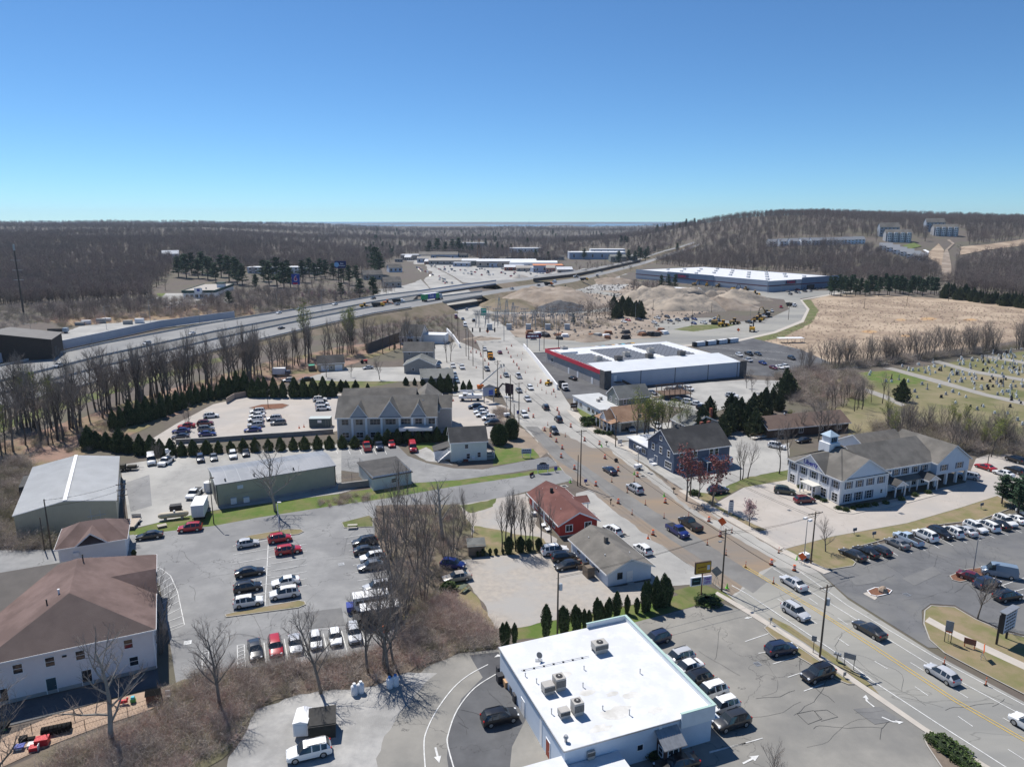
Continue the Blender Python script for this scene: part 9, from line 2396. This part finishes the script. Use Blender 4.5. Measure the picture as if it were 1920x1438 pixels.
for poly,n in((poly1,34),(poly2,105),(poly3,70),(poly4,30)):
 k=0
 while k<n:
  x=rng.uniform(min(p[0]for p in poly),max(p[0]for p in poly));y=rng.uniform(min(p[1]for p in poly),max(p[1]for p in poly))
  if not inside(poly,x,y):
   continue
  k+=1
  g=G(x,y);g.x=round(g.x/2.2)*2.2+rng.uniform(-.3,.3);g.y=round(g.y/4.2)*4.2+rng.uniform(-.5,.5)
  kd=rng.choice([0,0,1,1,1,2]);cn,c=rng.choice([('white',(.7,.7,.68)),('white',(.75,.75,.73)),('grey',(.33,.33,.34)),('grey',(.42,.42,.42)),('black',(.03,.03,.035))])
  o=link('headstone',ST[kd],None,(g.x,g.y,.05),math.radians(20)+rng.uniform(-.1,.1));s=rng.uniform(.8,1.25);o.scale=(s,s,s);o.color=(*c,1)
  lab=f"{cn} {('square granite headstone', 'round-topped headstone', 'obelisk gravestone')[kd]} on the cemetery lawn"
  tag(o,lab,'gravestone',f'{cn} gravestones kind {kd}')
  # planting
rng0=random.Random(9)
def sp(lst,kind,fmt,name='arborvitae',grp=None,wf=None,cat='tree'):
 for x,y,t in lst:
  h=px_h(x,y,t)*rng0.uniform(.86,1.1)
  plant_ever(kind,x+rng0.uniform(-1.2,1.2),y,h,(wf*h)if wf else None,fmt,name,cat,grp)
sp([(943,1210,1166),(949,1209,1160),(965,1206,1161),(1025,1194,1136),(1055,1188,1134),(1062,1186,1133),(1078,1182,1134),(1085,1180,1140),(1096,1176,1137),(1103,1174,1142),(1118,1171,1120),(1124,1169,1124),(1136,1165,1124),(1141,1163,1120),(1157,1158,1106),(1176,1150,1112),(1193,1149,1117),(1207,1147,1084),(1215,1145,1092),(1229,1140,1077),(1234,1138,1086),(1245,1138,1079),(1253,1136,1084)],'spire','narrow dark arborvitae in the row behind the white-roofed restaurant',grp='arborvitae row behind the restaurant')
sp([(895,1043,1032),(907,1042,1027),(919,1041,1025),(931,1040,1025),(942,1038,1028)],'spire','knee-high dwarf arborvitae along the gravel lot edge',grp='dwarf arborvitae by the gravel lot',wf=.5)
sp([(954,1038,1004),(977,1035,1005),(993,1032,1009),(1009,1030,1008)],'spire','stout dark arborvitae along the gravel lot edge',grp='stout arborvitae by the gravel lot',wf=.52)
sp([(936,832,791),(960,822,786)],'egg','big clipped egg-shaped cedar beside the cream house','clipped_cedar','clipped cedars beside the cream house',wf=.78)
sp([(1136,1437,1388),(1139,1439,1393)],'spire','narrow arborvitae against the restaurant front wall',grp='arborvitae at the restaurant front')
hl_=[(387+i*23.2,850-i*.95)for i in range(14)]
sp([(x,y,y-25)for x,y in hl_],'hedge','olive cone-shaped hedge cedar above the long metal shed','hedge_cedar','hedge row above the long shed',wf=.72)
sp([(709+i*18.5,833-i*1.0,806-i*.7)for i in range(8)],'cone','dark cone-shaped hedge cedar in front of the gabled office','hedge_cedar','hedge row in front of the gabled office',wf=.68)
sp([(168,842,800),(181,840,803),(200,842,805),(225,845,806),(243,848,808),(264,852,810),(283,853,815),(302,853,820),(322,854,821),(342,854,823),(364,853,824)],'cone','dark cone-shaped cedar behind the cream barn yard','hedge_cedar','cedars behind the barn yard',wf=.62)
sp([(213,806,765),(228,803,763),(245,797,752),(261,794,750),(277,790,745),(290,786,742),(305,782,735),(319,776,738),(333,770,733),(345,766,728),(357,760,725),(370,756,720),(382,752,718),(394,749,717),(407,748,714),(420,744,706),(432,742,703),(446,740,698),(460,740,696)],'cone','tall dark arborvitae in the slanting screen beside the tan lot',grp='slanting arborvitae screen',wf=.42)
sp([(474,744,708),(487,744,708),(497,744,707),(514,745,705),(531,745,709),(552,744,704),(569,744,706),(588,744,709),(608,744,708),(624,743,711)],'cone','tall dark arborvitae in the straight screen behind the tan lot',grp='straight arborvitae screen',wf=.5)
sp([(640,733,712),(650,733,710),(668,733,712),(690,732,716),(761,722,706),(777,722,706),(792,722,707)],'cone','arborvitae top showing behind the gabled office roof',grp='arborvitae behind the gabled office',wf=.6)
sp([(808,735,700),(825,735,701),(840,734,704),(855,734,711),(868,733,712),(881,733,710)],'cone','broad dark arborvitae beside the bucket truck',grp='arborvitae beside the bucket truck',wf=.5)
rng=random.Random(77)
for i in range(22):
 x=rng.uniform(1305,1435);y=rng.uniform(772,816)+(1435-x)*.05
 plant_ever('cedar',x,y,rng.uniform(6,9),None,'dark cedar in the dense clump behind the blue house','cedar_tree','tree','cedar clump behind the blue house')
for x,y,t in((1472,745,690),(1480,740,700),(1690,752,710),(1448,760,725),(1460,770,735),(1435,775,735),(1425,765,735)):
 plant_ever('cedar',x,y,px_h(x,y,t),None,'lone dark conifer beside the cemetery lawn' if x==1690 else 'dark conifer at the end of the pale yard','conifer_tree','tree','conifers at the pale yard end' if x!=1690 else None)
for i in range(20):
 x=rng.uniform(1150,1205);plant_ever('cedar',x,rng.uniform(580,598),rng.uniform(6,11),None,'dark cedar in the grove by the slip road','cedar_tree','tree','cedar grove by the slip road')
for x,y,t in((1240,545,518),(1253,545,516),(1265,544,517),(740,660,645),(760,665,648),(775,662,650),(1075,610,588),(1060,545,535)):
 plant_pine(x,y,px_h(x,y,t)*1.05,'dark pine in front of the warehouse wall' if x>1200 else 'small dark pine on the open ground','pines in front of the warehouse' if x>1200 else 'small pines')
for i in range(44):
 x=1556+i*4.6+rng.uniform(-3,3);y=rng.uniform(545,556)
 plant_pine(x,y,rng.uniform(11,16),'dark pine in the row behind the tan field','pine row behind the field')
for i in range(34):
 x=1770+i*5.5;y=556+(x-1770)*.13+rng.uniform(-4,4)
 plant_ever('cedar',x,y,rng.uniform(7,12),None,'dark cedar at the right edge of the tan field','cedar_tree','tree','cedars at the field edge')
for x,y,h in((335,520,15),(350,522,17),(372,522,14),(390,525,16),(405,530,13),(430,528,18),(445,533,17),(455,536,14),(495,528,15),(520,540,19),(533,543,17),(545,540,13),(480,545,10),(568,530,15),(590,525,12),(610,523,14),(640,530,11),(655,535,13),(668,530,12),(705,515,22),(712,518,18),(430,575,8),(640,560,9),(675,560,11),(700,560,12),(805,478,18),(820,476,20),(835,478,17),(360,515,16),(380,515,17),(395,518,14),(415,520,16),(440,522,15),(345,512,14),(580,520,14),(600,518,13),(625,525,12),(505,535,16),(540,530,15),(860,479,22),(848,474,18),(1095,487,12),(1160,498,14),(1178,492,13),(1190,492,12),(1200,490,14),(1210,490,13)):
 p=GT(x,y);plant_pine(x,y,h*1.4,'tall green pine among the bare wood beyond the highway','pines beyond the highway',loc=p,w=1.3)
for x,y in((1878,945),(1898,952),(1915,948),(1908,965)):
 plant_pine(x,y,6.5,'bushy young pine at the end of the dry grass strip','young pines by the car lot',w=1.5)
for x,y,h in((1095,791,1.6),(1107,793,1.8),(1115,788,1.6),(1100,799,1.5),(1118,797,1.4),(1120,812,1.0),(1130,814,1.0),(1140,815,1.0),(1146,813,.9)):
 plant_ever('shrub',x,y,h,h*1.9,'rounded dark shrub in front of the tan-roofed shop','garden_shrub','shrub','shrubs before the tan-roofed shop')
for x,y in((1532,935),(1545,941),(1572,955),(1585,958),(1600,955),(1640,948),(1660,945),(1690,938),(1715,930),(1740,925),(1500,915),(1612,951),(1625,950)):
 plant_ever('shrub',x,y,.8,1.5,'low clipped shrub along the white office wall','garden_shrub','shrub','shrubs along the white office')
for x,y,w in((1755,1392,2.2),(1768,1402,2.4),(1780,1412,2.4),(1795,1422,2.4),(1808,1432,2.3),(1820,1442,2.2),(1785,1402,2.0),(1800,1413,2.0),(1770,1390,1.8)):
 plant_ever('shrub',x,y,.75,w,'spreading green juniper in the kerbed bed','juniper','shrub','junipers in the kerbed bed')
plant_ever('shrub',1224,1418,1.0,2.2,'round dark shrub beside the restaurant porch','garden_shrub','shrub');plant_ever('shrub',1325,1130,1.0,4.5,'low evergreen mound under the stacked shop signs','juniper','shrub');plant_ever('shrub',842,1110,1.6,3.0,'green bramble clump behind the picnic table','garden_shrub','shrub');plant_ever('spire',252,1045,1.6,1.0,'small dark conifer at the nursery wall corner','dwarf_conifer','shrub');plant_ever('shrub',1302,927,1.0,2.4,'green shrub at the foot of the red-tree pole','garden_shrub','shrub')
# individual bare trees
def bt(lst,kind,label,grp,name='bare_tree',lean=0.0):
 for q in lst:
  x,y,t=q[:3]
  plant_tree(kind,x,y,px_h(x,y,t),label,'tree',name,grp,lean=rng.uniform(-.04,.04)+lean)
bt([(516,958,838)],'pale','pale forked leafless tree in front of the long shed',None)
bt([(602,1300,1128),(690,1262,1095),(718,1255,1085),(738,1250,1110),(728,1262,1080)],'bare','bare tree at the foot of the nursery lot bank','bare trees on the nursery bank')
bt([(412,1330,1148)],'bare','slim bare tree standing alone by the striped bays',None)
bt([(210,1398,1196)],'pale','pale-barked bare tree in front of the nursery wall',None);bt([(10,1480,1240),(-25,1450,1230)],'bare','bare tree rising in front of the nursery end wall','bare trees at the nursery end')
bt([(296,1190,1090),(292,1120,1062),(302,1225,1160)],'multi','thin shrubby tree along the nursery side wall','thin trees along the nursery wall')
bt([(830,1012,893)],'snag','broken dark dead tree topping the thicket',None)
bt([(718,1000,925),(735,1045,935),(758,1012,905),(792,1000,925),(850,1040,955),(742,1098,965),(782,1072,955),(722,1172,1045),(752,1182,1050),(800,1062,965),(815,965,905),(862,1000,935),(795,1125,1030),(726,1125,1020),(760,1150,1050),(840,1062,995),(745,960,898)],'multi','grey many-stemmed bare tree in the thicket between the lots','thicket trees between the lots')
bt([(886,1010,945),(872,985,915),(748,940,860),(765,928,872)],'tall','slender bare tree at the edge of the thicket','slender trees by the thicket')
bt([(941,1034,935),(948,1033,920),(956,1034,915),(967,1033,925),(976,1032,930),(985,1032,938),(1000,1030,940),(1013,1030,915),(1034,1030,945),(960,1025,935),(992,1028,945)],'tall','slim straight bare tree behind the stout arborvitae','slim trees behind the red building')
bt([(1287,940,845),(1335,950,850)],'red','reddish budding tree beside the sidewalk','reddish trees by the sidewalk','budding_tree');bt([(1310,935,870)],'red','low dark red budding tree beside the blue house',None,'budding_tree')
bt([(1405,986,935)],'pink','small pink budding tree on the sidewalk lawn',None,'budding_tree')
bt([(1388,900,820),(1392,899,830)],'tall','bare twin-stemmed tree on the lawn by the white office','twin tree on the office lawn');bt([(1402,897,822)],'tall','leaning bare tree on the lawn by the white office',None,lean=.25);bt([(1461,888,800),(1478,872,788)],'tall','bare tree beside the corner of the white office','bare trees at the office corner')
bt([(1548,1035,968)],'bare','small spreading bare tree on the dry grass strip',None);bt([(1833,1160,1068)],'bare','small bare tree on the curved lawn by the large sign',None)
bt([(1195,834,735),(1206,833,742),(1208,830,748),(1226,829,748),(1232,828,742),(1240,828,750),(1249,826,744),(1275,815,750),(1287,812,755),(1215,830,757)],'bud','yellow-green budding tree between the small shop and blue house','budding trees by the small shop','budding_tree')
bt([(655,662,575),(572,668,570),(660,665,585)],'bud','tall yellow-green budding tree behind the garage','budding trees behind the garage','budding_tree');bt([(712,712,668)],'bare','round-crowned bare tree behind the gabled office',None);bt([(612,707,665),(658,707,680),(690,664,615)],'bare','bare tree beside the beige garage','bare trees by the garage')
bt([(838,680,630),(845,678,622)],'tall','thin bare tree beside the sandy heap','thin trees by the sandy heap');bt([(352,799,768),(296,868,830)],'multi','low bare shrub tree in the tan lot','shrub trees in the tan lot');bt([(1450,1500,1395)],'bare','bare tree below the restaurant lot edge',None)
hw=[]
for i in range(180):
 x=rng.uniform(-20,700);f_=rng.random()
 top=800-(x/700)*150;bot=862-(x/700)*195
 hw.append((x,top+(bot-top)*f_*(1 if x<170 else .55)))
for x,y in hw:
 k=rng.choice(['tall','tall','bare','tall'])
 bud=x<130 and rng.random()<.2
 plant_tree('bud' if bud else k,x,y,rng.uniform(13,22)if x<480 else rng.uniform(12,19),('yellow-green budding tree' if bud else 'tall bare tree')+' in the belt of wood below the highway','tree','budding_tree' if bud else 'bare_tree','budding trees below the highway' if bud else 'bare trees below the highway',lean=rng.uniform(-.06,.06))
bt([(x,655+rng.uniform(-10,12),590+rng.uniform(-12,20))for x in(705,718,730,742,751,760,765,772,781,685)],'tall','thin bare tree on the highway bank by the small office','thin trees on the highway bank')
for i in range(16):
 x=rng.uniform(1545,1700);plant_tree('tall',x,rng.uniform(752,775),rng.uniform(7,11),'thin bare sapling in the stand behind the brown house','tree','bare_sapling','sapling stand behind the brown house')
for i in range(60):
 x=rng.uniform(1500,1930);y=696-(x-1500)*.105+rng.uniform(-4,3)
 plant_tree(rng.choice(['multi','bare','multi']),x,y,rng.uniform(7,13)*(1+(x-1500)/1400),'grey bare tree in the row between cemetery and field','tree','bare_tree','tree row between cemetery and field')
for i in range(46):
 x=rng.uniform(1660,1935);y=812+(x-1660)*.12+rng.uniform(-18,22)
 k=rng.choice(['multi','bare','bare','bud'])
 plant_tree(k,x,y,rng.uniform(7,10.5),('olive budding tree' if k=='bud' else 'grey spreading bare tree')+' behind the long white office','tree','budding_tree' if k=='bud' else 'bare_tree',('olive' if k=='bud' else 'bare')+' trees behind the white office')
bt([(1535,828,745),(1550,824,755),(1500,815,760),(1570,830,770),(1520,800,750),(1480,810,775),(1600,835,790),(1410,735,690),(1400,728,695),(1440,735,700)],'bare','spreading bare tree around the brown house','bare trees around the brown house');bt([(1480,800,765)],'bud','small bright yellow-green tree beside the brown house',None,'budding_tree')
for x,y in((630,560),(648,560),(600,565),(620,556),(585,560),(568,563),(690,556)):
 plant_tree('pink',x,y,6,'pale pink blossoming tree beside the highway','tree','blossom_tree','blossom trees by the highway')
 # brush as stuff: four named shrubs double as sources
BR=[]
for i,(x,y,lab)in enumerate(((430,1300,'tan tangle of leafless brush below the striped bays'),(870,1155,'reddish bramble clump on the bank by the gravel lot'),(60,930,'olive brush clump beside the cream barn'),(330,1350,'tall leafless brush clump below the playground corner'))):
 q=G(x,y);BR.append(tag(link('leafless_shrub',BUSH[i],None,(q.x,q.y,0),i),lab,'shrub'))
def fill(poly,n,idx,smin=.7,smax=1.3,dens=None):
 pts=[]
 xs=[p[0]for p in poly];ys=[p[1]for p in poly]
 W_=[G(*p)for p in poly]
 x0,x1=min(p.x for p in W_),max(p.x for p in W_);y0,y1=min(p.y for p in W_),max(p.y for p in W_)
 wp=[(p.x,p.y)for p in W_]
 while len(pts)<n:
  x,y=rng.uniform(x0,x1),rng.uniform(y0,y1)
  if inside(wp,x,y):
   pts.append((x,y,0,rng.uniform(smin,smax),rng.random()*6.28,rng.choice(idx)))
 return pts
pts=fill([(300,1290),(345,1278),(450,1256),(560,1248),(690,1230),(745,1190),(800,1130),(850,1150),(925,1185),(925,1212),(860,1222),(800,1242),(700,1280),(560,1295),(480,1325),(430,1400),(300,1480),(60,1480),(110,1410),(312,1330)],760,[0,0,1,1,3,2],.35,.95)
pts+=fill([(705,955),(860,950),(880,985),(875,1040),(850,1055),(835,1090),(800,1130),(745,1190),(745,1100),(735,1050),(710,1010)],260,[0,2,0,1],.3,.75)
pts+=fill([(800,1130),(850,1120),(925,1185),(920,1205),(830,1190)],160,[1,1,0],.5,.9)
scatter('brush',pts,BR)
pts=fill([(-60,870),(50,868),(60,880),(30,1000),(60,1020),(100,1010),(105,1030),(-60,1040)],260,[2,2,3,0],.7,1.3)
pts+=fill([(590,945),(640,930),(690,928),(690,940),(610,952)],40,[1,0],.4,.6)
pts+=fill([(-60,830),(160,800),(420,700),(640,650),(700,655),(480,725),(300,780),(160,850),(60,865),(-60,870)],320,[0,2,3],.5,.9)
pts+=fill([(620,640),(740,605),(840,580),(845,600),(860,625),(760,640),(680,650)],260,[0,1,2],.7,1.2)
pts+=fill([(1450,700),(1600,700),(1640,735),(1560,770),(1480,760)],260,[0,3,2,1],.8,1.5)
pts+=fill([(1640,800),(1760,800),(1940,835),(1940,865),(1840,850),(1700,835),(1640,830)],300,[2,3,0,2],.8,1.4)
pts+=fill([(1490,695),(1700,672),(1940,646),(1940,650),(1700,680),(1500,702)],220,[0,3,2],.9,1.5)
pts+=fill([(60,600),(330,578),(470,570),(480,590),(300,600),(120,615)],300,[1,0,2],.8,1.4)
pts+=fill([(-60,580),(290,562),(480,545),(640,548),(740,545),(640,570),(440,595),(100,600),(-60,640)],800,[0,3,2,3],1.0,1.9)
pts+=fill([(925,765),(955,772),(945,800),(932,800)],30,[0,3],.5,.8)
pts+=fill([(890,590),(1000,600),(1100,605),(1150,600),(1150,615),(960,618)],120,[0,2],.8,1.4)
pts+=fill([(1580,830),(1660,815),(1690,825),(1620,850)],80,[0,2,3],.6,1.0)
scatter('brush',pts,BR)
pts=fill([(1420,640),(1500,608),(1535,585),(1530,565),(1700,560),(1940,585),(1940,630),(1720,660),(1560,680)],1700,[1,1,2],.2,.42)
scatter('dry_field_grass',pts,BR)
RK=MB();RK.tube([(0,0,-.1),(0,0,.35),(.1,0,.75)],[.6,.55,.15],6)
q=G(1240,585);RK=tag(RK.build('rock',mat('rock_grey',(.30,.265,.23),(.2,.18,.16),.8,bump=.6,bsc=2),None,loc=(q.x,q.y,0)),'single grey rock left of the rocky spoil bank','rock')
pts=fill([(950,612),(1100,640),(1240,628),(1300,595),(1390,575),(1395,552),(1270,520),(1160,525),(1040,545),(960,560)],1500,[0],.4,1.7)
scatter('rubble',pts,[RK])
# the far wood
FT=[]
for i in range(5):
 T_,C_=bare_tree(500+i,13,.2,.3,1.0,(12,6,5),.12,tw=3.5)
 x,y=((120,566),(175,567),(235,565),(275,560),(310,545))[i]
 o=thing('forest_tree','bare forest tree at the edge of the left wood','tree',GT(x,y),i,'trees at the edge of the left wood')
 a_=link('trunk',T_.mesh('trunk',bark_dk,True),o);c_=link('crown',C_.mesh('crown',[bark_dk,mat('twig_far_%d'%i,[(.235,.195,.172),(.27,.225,.20),(.245,.185,.172),(.29,.245,.21),(.215,.18,.168)][i],[(.18,.15,.135),(.21,.175,.155),(.19,.145,.135),(.225,.19,.165),(.165,.14,.13)][i],.02,.95)]),o)
 FT.append([a_,c_])
edge=[(-200,577),(90,575),(280,562),(300,530),(325,508),(460,512),(690,512),(730,492),(765,479),(870,482),(900,492),(1040,494),(1090,478),(1180,484),(1230,496),(1300,503),(1320,506),(1530,513),(1560,530),(1680,536),(1750,528),(1790,545),(1940,562),(2200,575)]
def lim(x):
 for(x0,y0),(x1,y1)in zip(edge,edge[1:]):
  if x0<=x<=x1:
   return y0+(y1-y0)*(x-x0)/(x1-x0)
 return 0
open_polys=[[(1635,478),(1650,440),(1700,435),(1735,455),(1760,430),(1810,428),(1815,462),(1795,475),(1790,530),(1762,530),(1755,500),(1720,490),(1690,495),(1660,480)],[(1440,468),(1450,450),(1640,445),(1645,470),(1560,462)],[(1130,520),(1295,453),(1320,460),(1190,510)],[(1800,490),(1800,462),(1990,444),(1990,460)],[(1085,492),(1085,470),(1175,468),(1180,496)],[(960,480),(960,468),(1010,468),(1010,480)],[(305,490),(345,490),(345,482),(305,480)],[(865,468),(915,468),(915,458),(865,458)]]
pts=[]
for poly,n in(([(300,592),(470,548),(560,552),(640,548),(720,540),(745,548),(690,562),(560,582),(440,596)],210),([(455,500),(700,500),(735,510),(690,535),(560,545),(470,525)],260),([(60,592),(280,565),(330,585),(120,605)],130),([(-100,572),(280,560),(330,510),(470,505),(470,470),(-100,470)],2600),([(1040,505),(1180,485),(1190,510),(1060,520)],60),([(1000,590),(1150,585),(1150,600),(1000,606)],40),([(1180,540),(1260,535),(1260,548),(1190,556)],40)):
 for q in fill(poly,n,[0,1,2,3,4],.4,.85):
  pts.append((q[0],q[1],hz(q[0],q[1])-.2,*q[3:]))
tries=0
while len(pts)<40000 and tries<400000:
 tries+=1
 y=430*math.exp(rng.random()*math.log(4600/430))
 x=y*rng.uniform(-.78,.80)
 z=hz(x,y)
 px_,py_=px_of(x,y,z)
 if py_>lim(px_)or px_<-60 or px_>1985:
  continue
 if any(inside(q,px_,py_)for q in open_polys):
  continue
 s=rng.uniform(.75,1.2)*(1.0 if y<1400 else 1.0+(y-1400)/9000)
 c_=int((mnoise.noise(Vector((x/120,y/120,9)))+.5)*5+rng.uniform(-1,1))
 pts.append((x,y,z-.3,s,rng.random()*6.28,max(0,min(4,c_))))
scatter('far_wood',pts,FT)
PS=plant_pine(0,0,16,'dark pine crowning the distant knoll','pines crowning the distant knoll',loc=GT(1288,414))
for x in(1278,1283,1294,1299,1306):
 plant_pine(0,0,16+rng.uniform(-3,3),'dark pine crowning the distant knoll','pines crowning the distant knoll',loc=GT(x,415))
pts=[]
while len(pts)<130:
 y=900*math.exp(rng.random()*math.log(3200/900));x=y*rng.uniform(-.2,.25);px_,py_=px_of(x,y,hz(x,y))
 if py_<lim(px_)-3 and mnoise.noise(Vector((x/150,y/150,2)))>.12:
  pts.append((x,y,hz(x,y),rng.uniform(.9,1.5),rng.random()*6,0))
scatter('far_conifers',pts,[[c for c in PS.children]])
# haze over the distance
b=MB();b.box(-6200,6200,-190,6480,-1.5,150)
hm=bpy.data.materials.new('haze');hm.use_nodes=True
hm.node_tree.nodes.clear()
pv_=hm.node_tree.nodes.new('ShaderNodeVolumePrincipled');ho=hm.node_tree.nodes.new('ShaderNodeOutputMaterial')
pv_.inputs['Color'].default_value=(.72,.84,1,1);pv_.inputs['Density'].default_value=.00005;pv_.inputs['Anisotropy'].default_value=.2
hm.node_tree.links.new(pv_.outputs[0],ho.inputs['Volume'])
struct(b.build('haze',hm),'stuff')
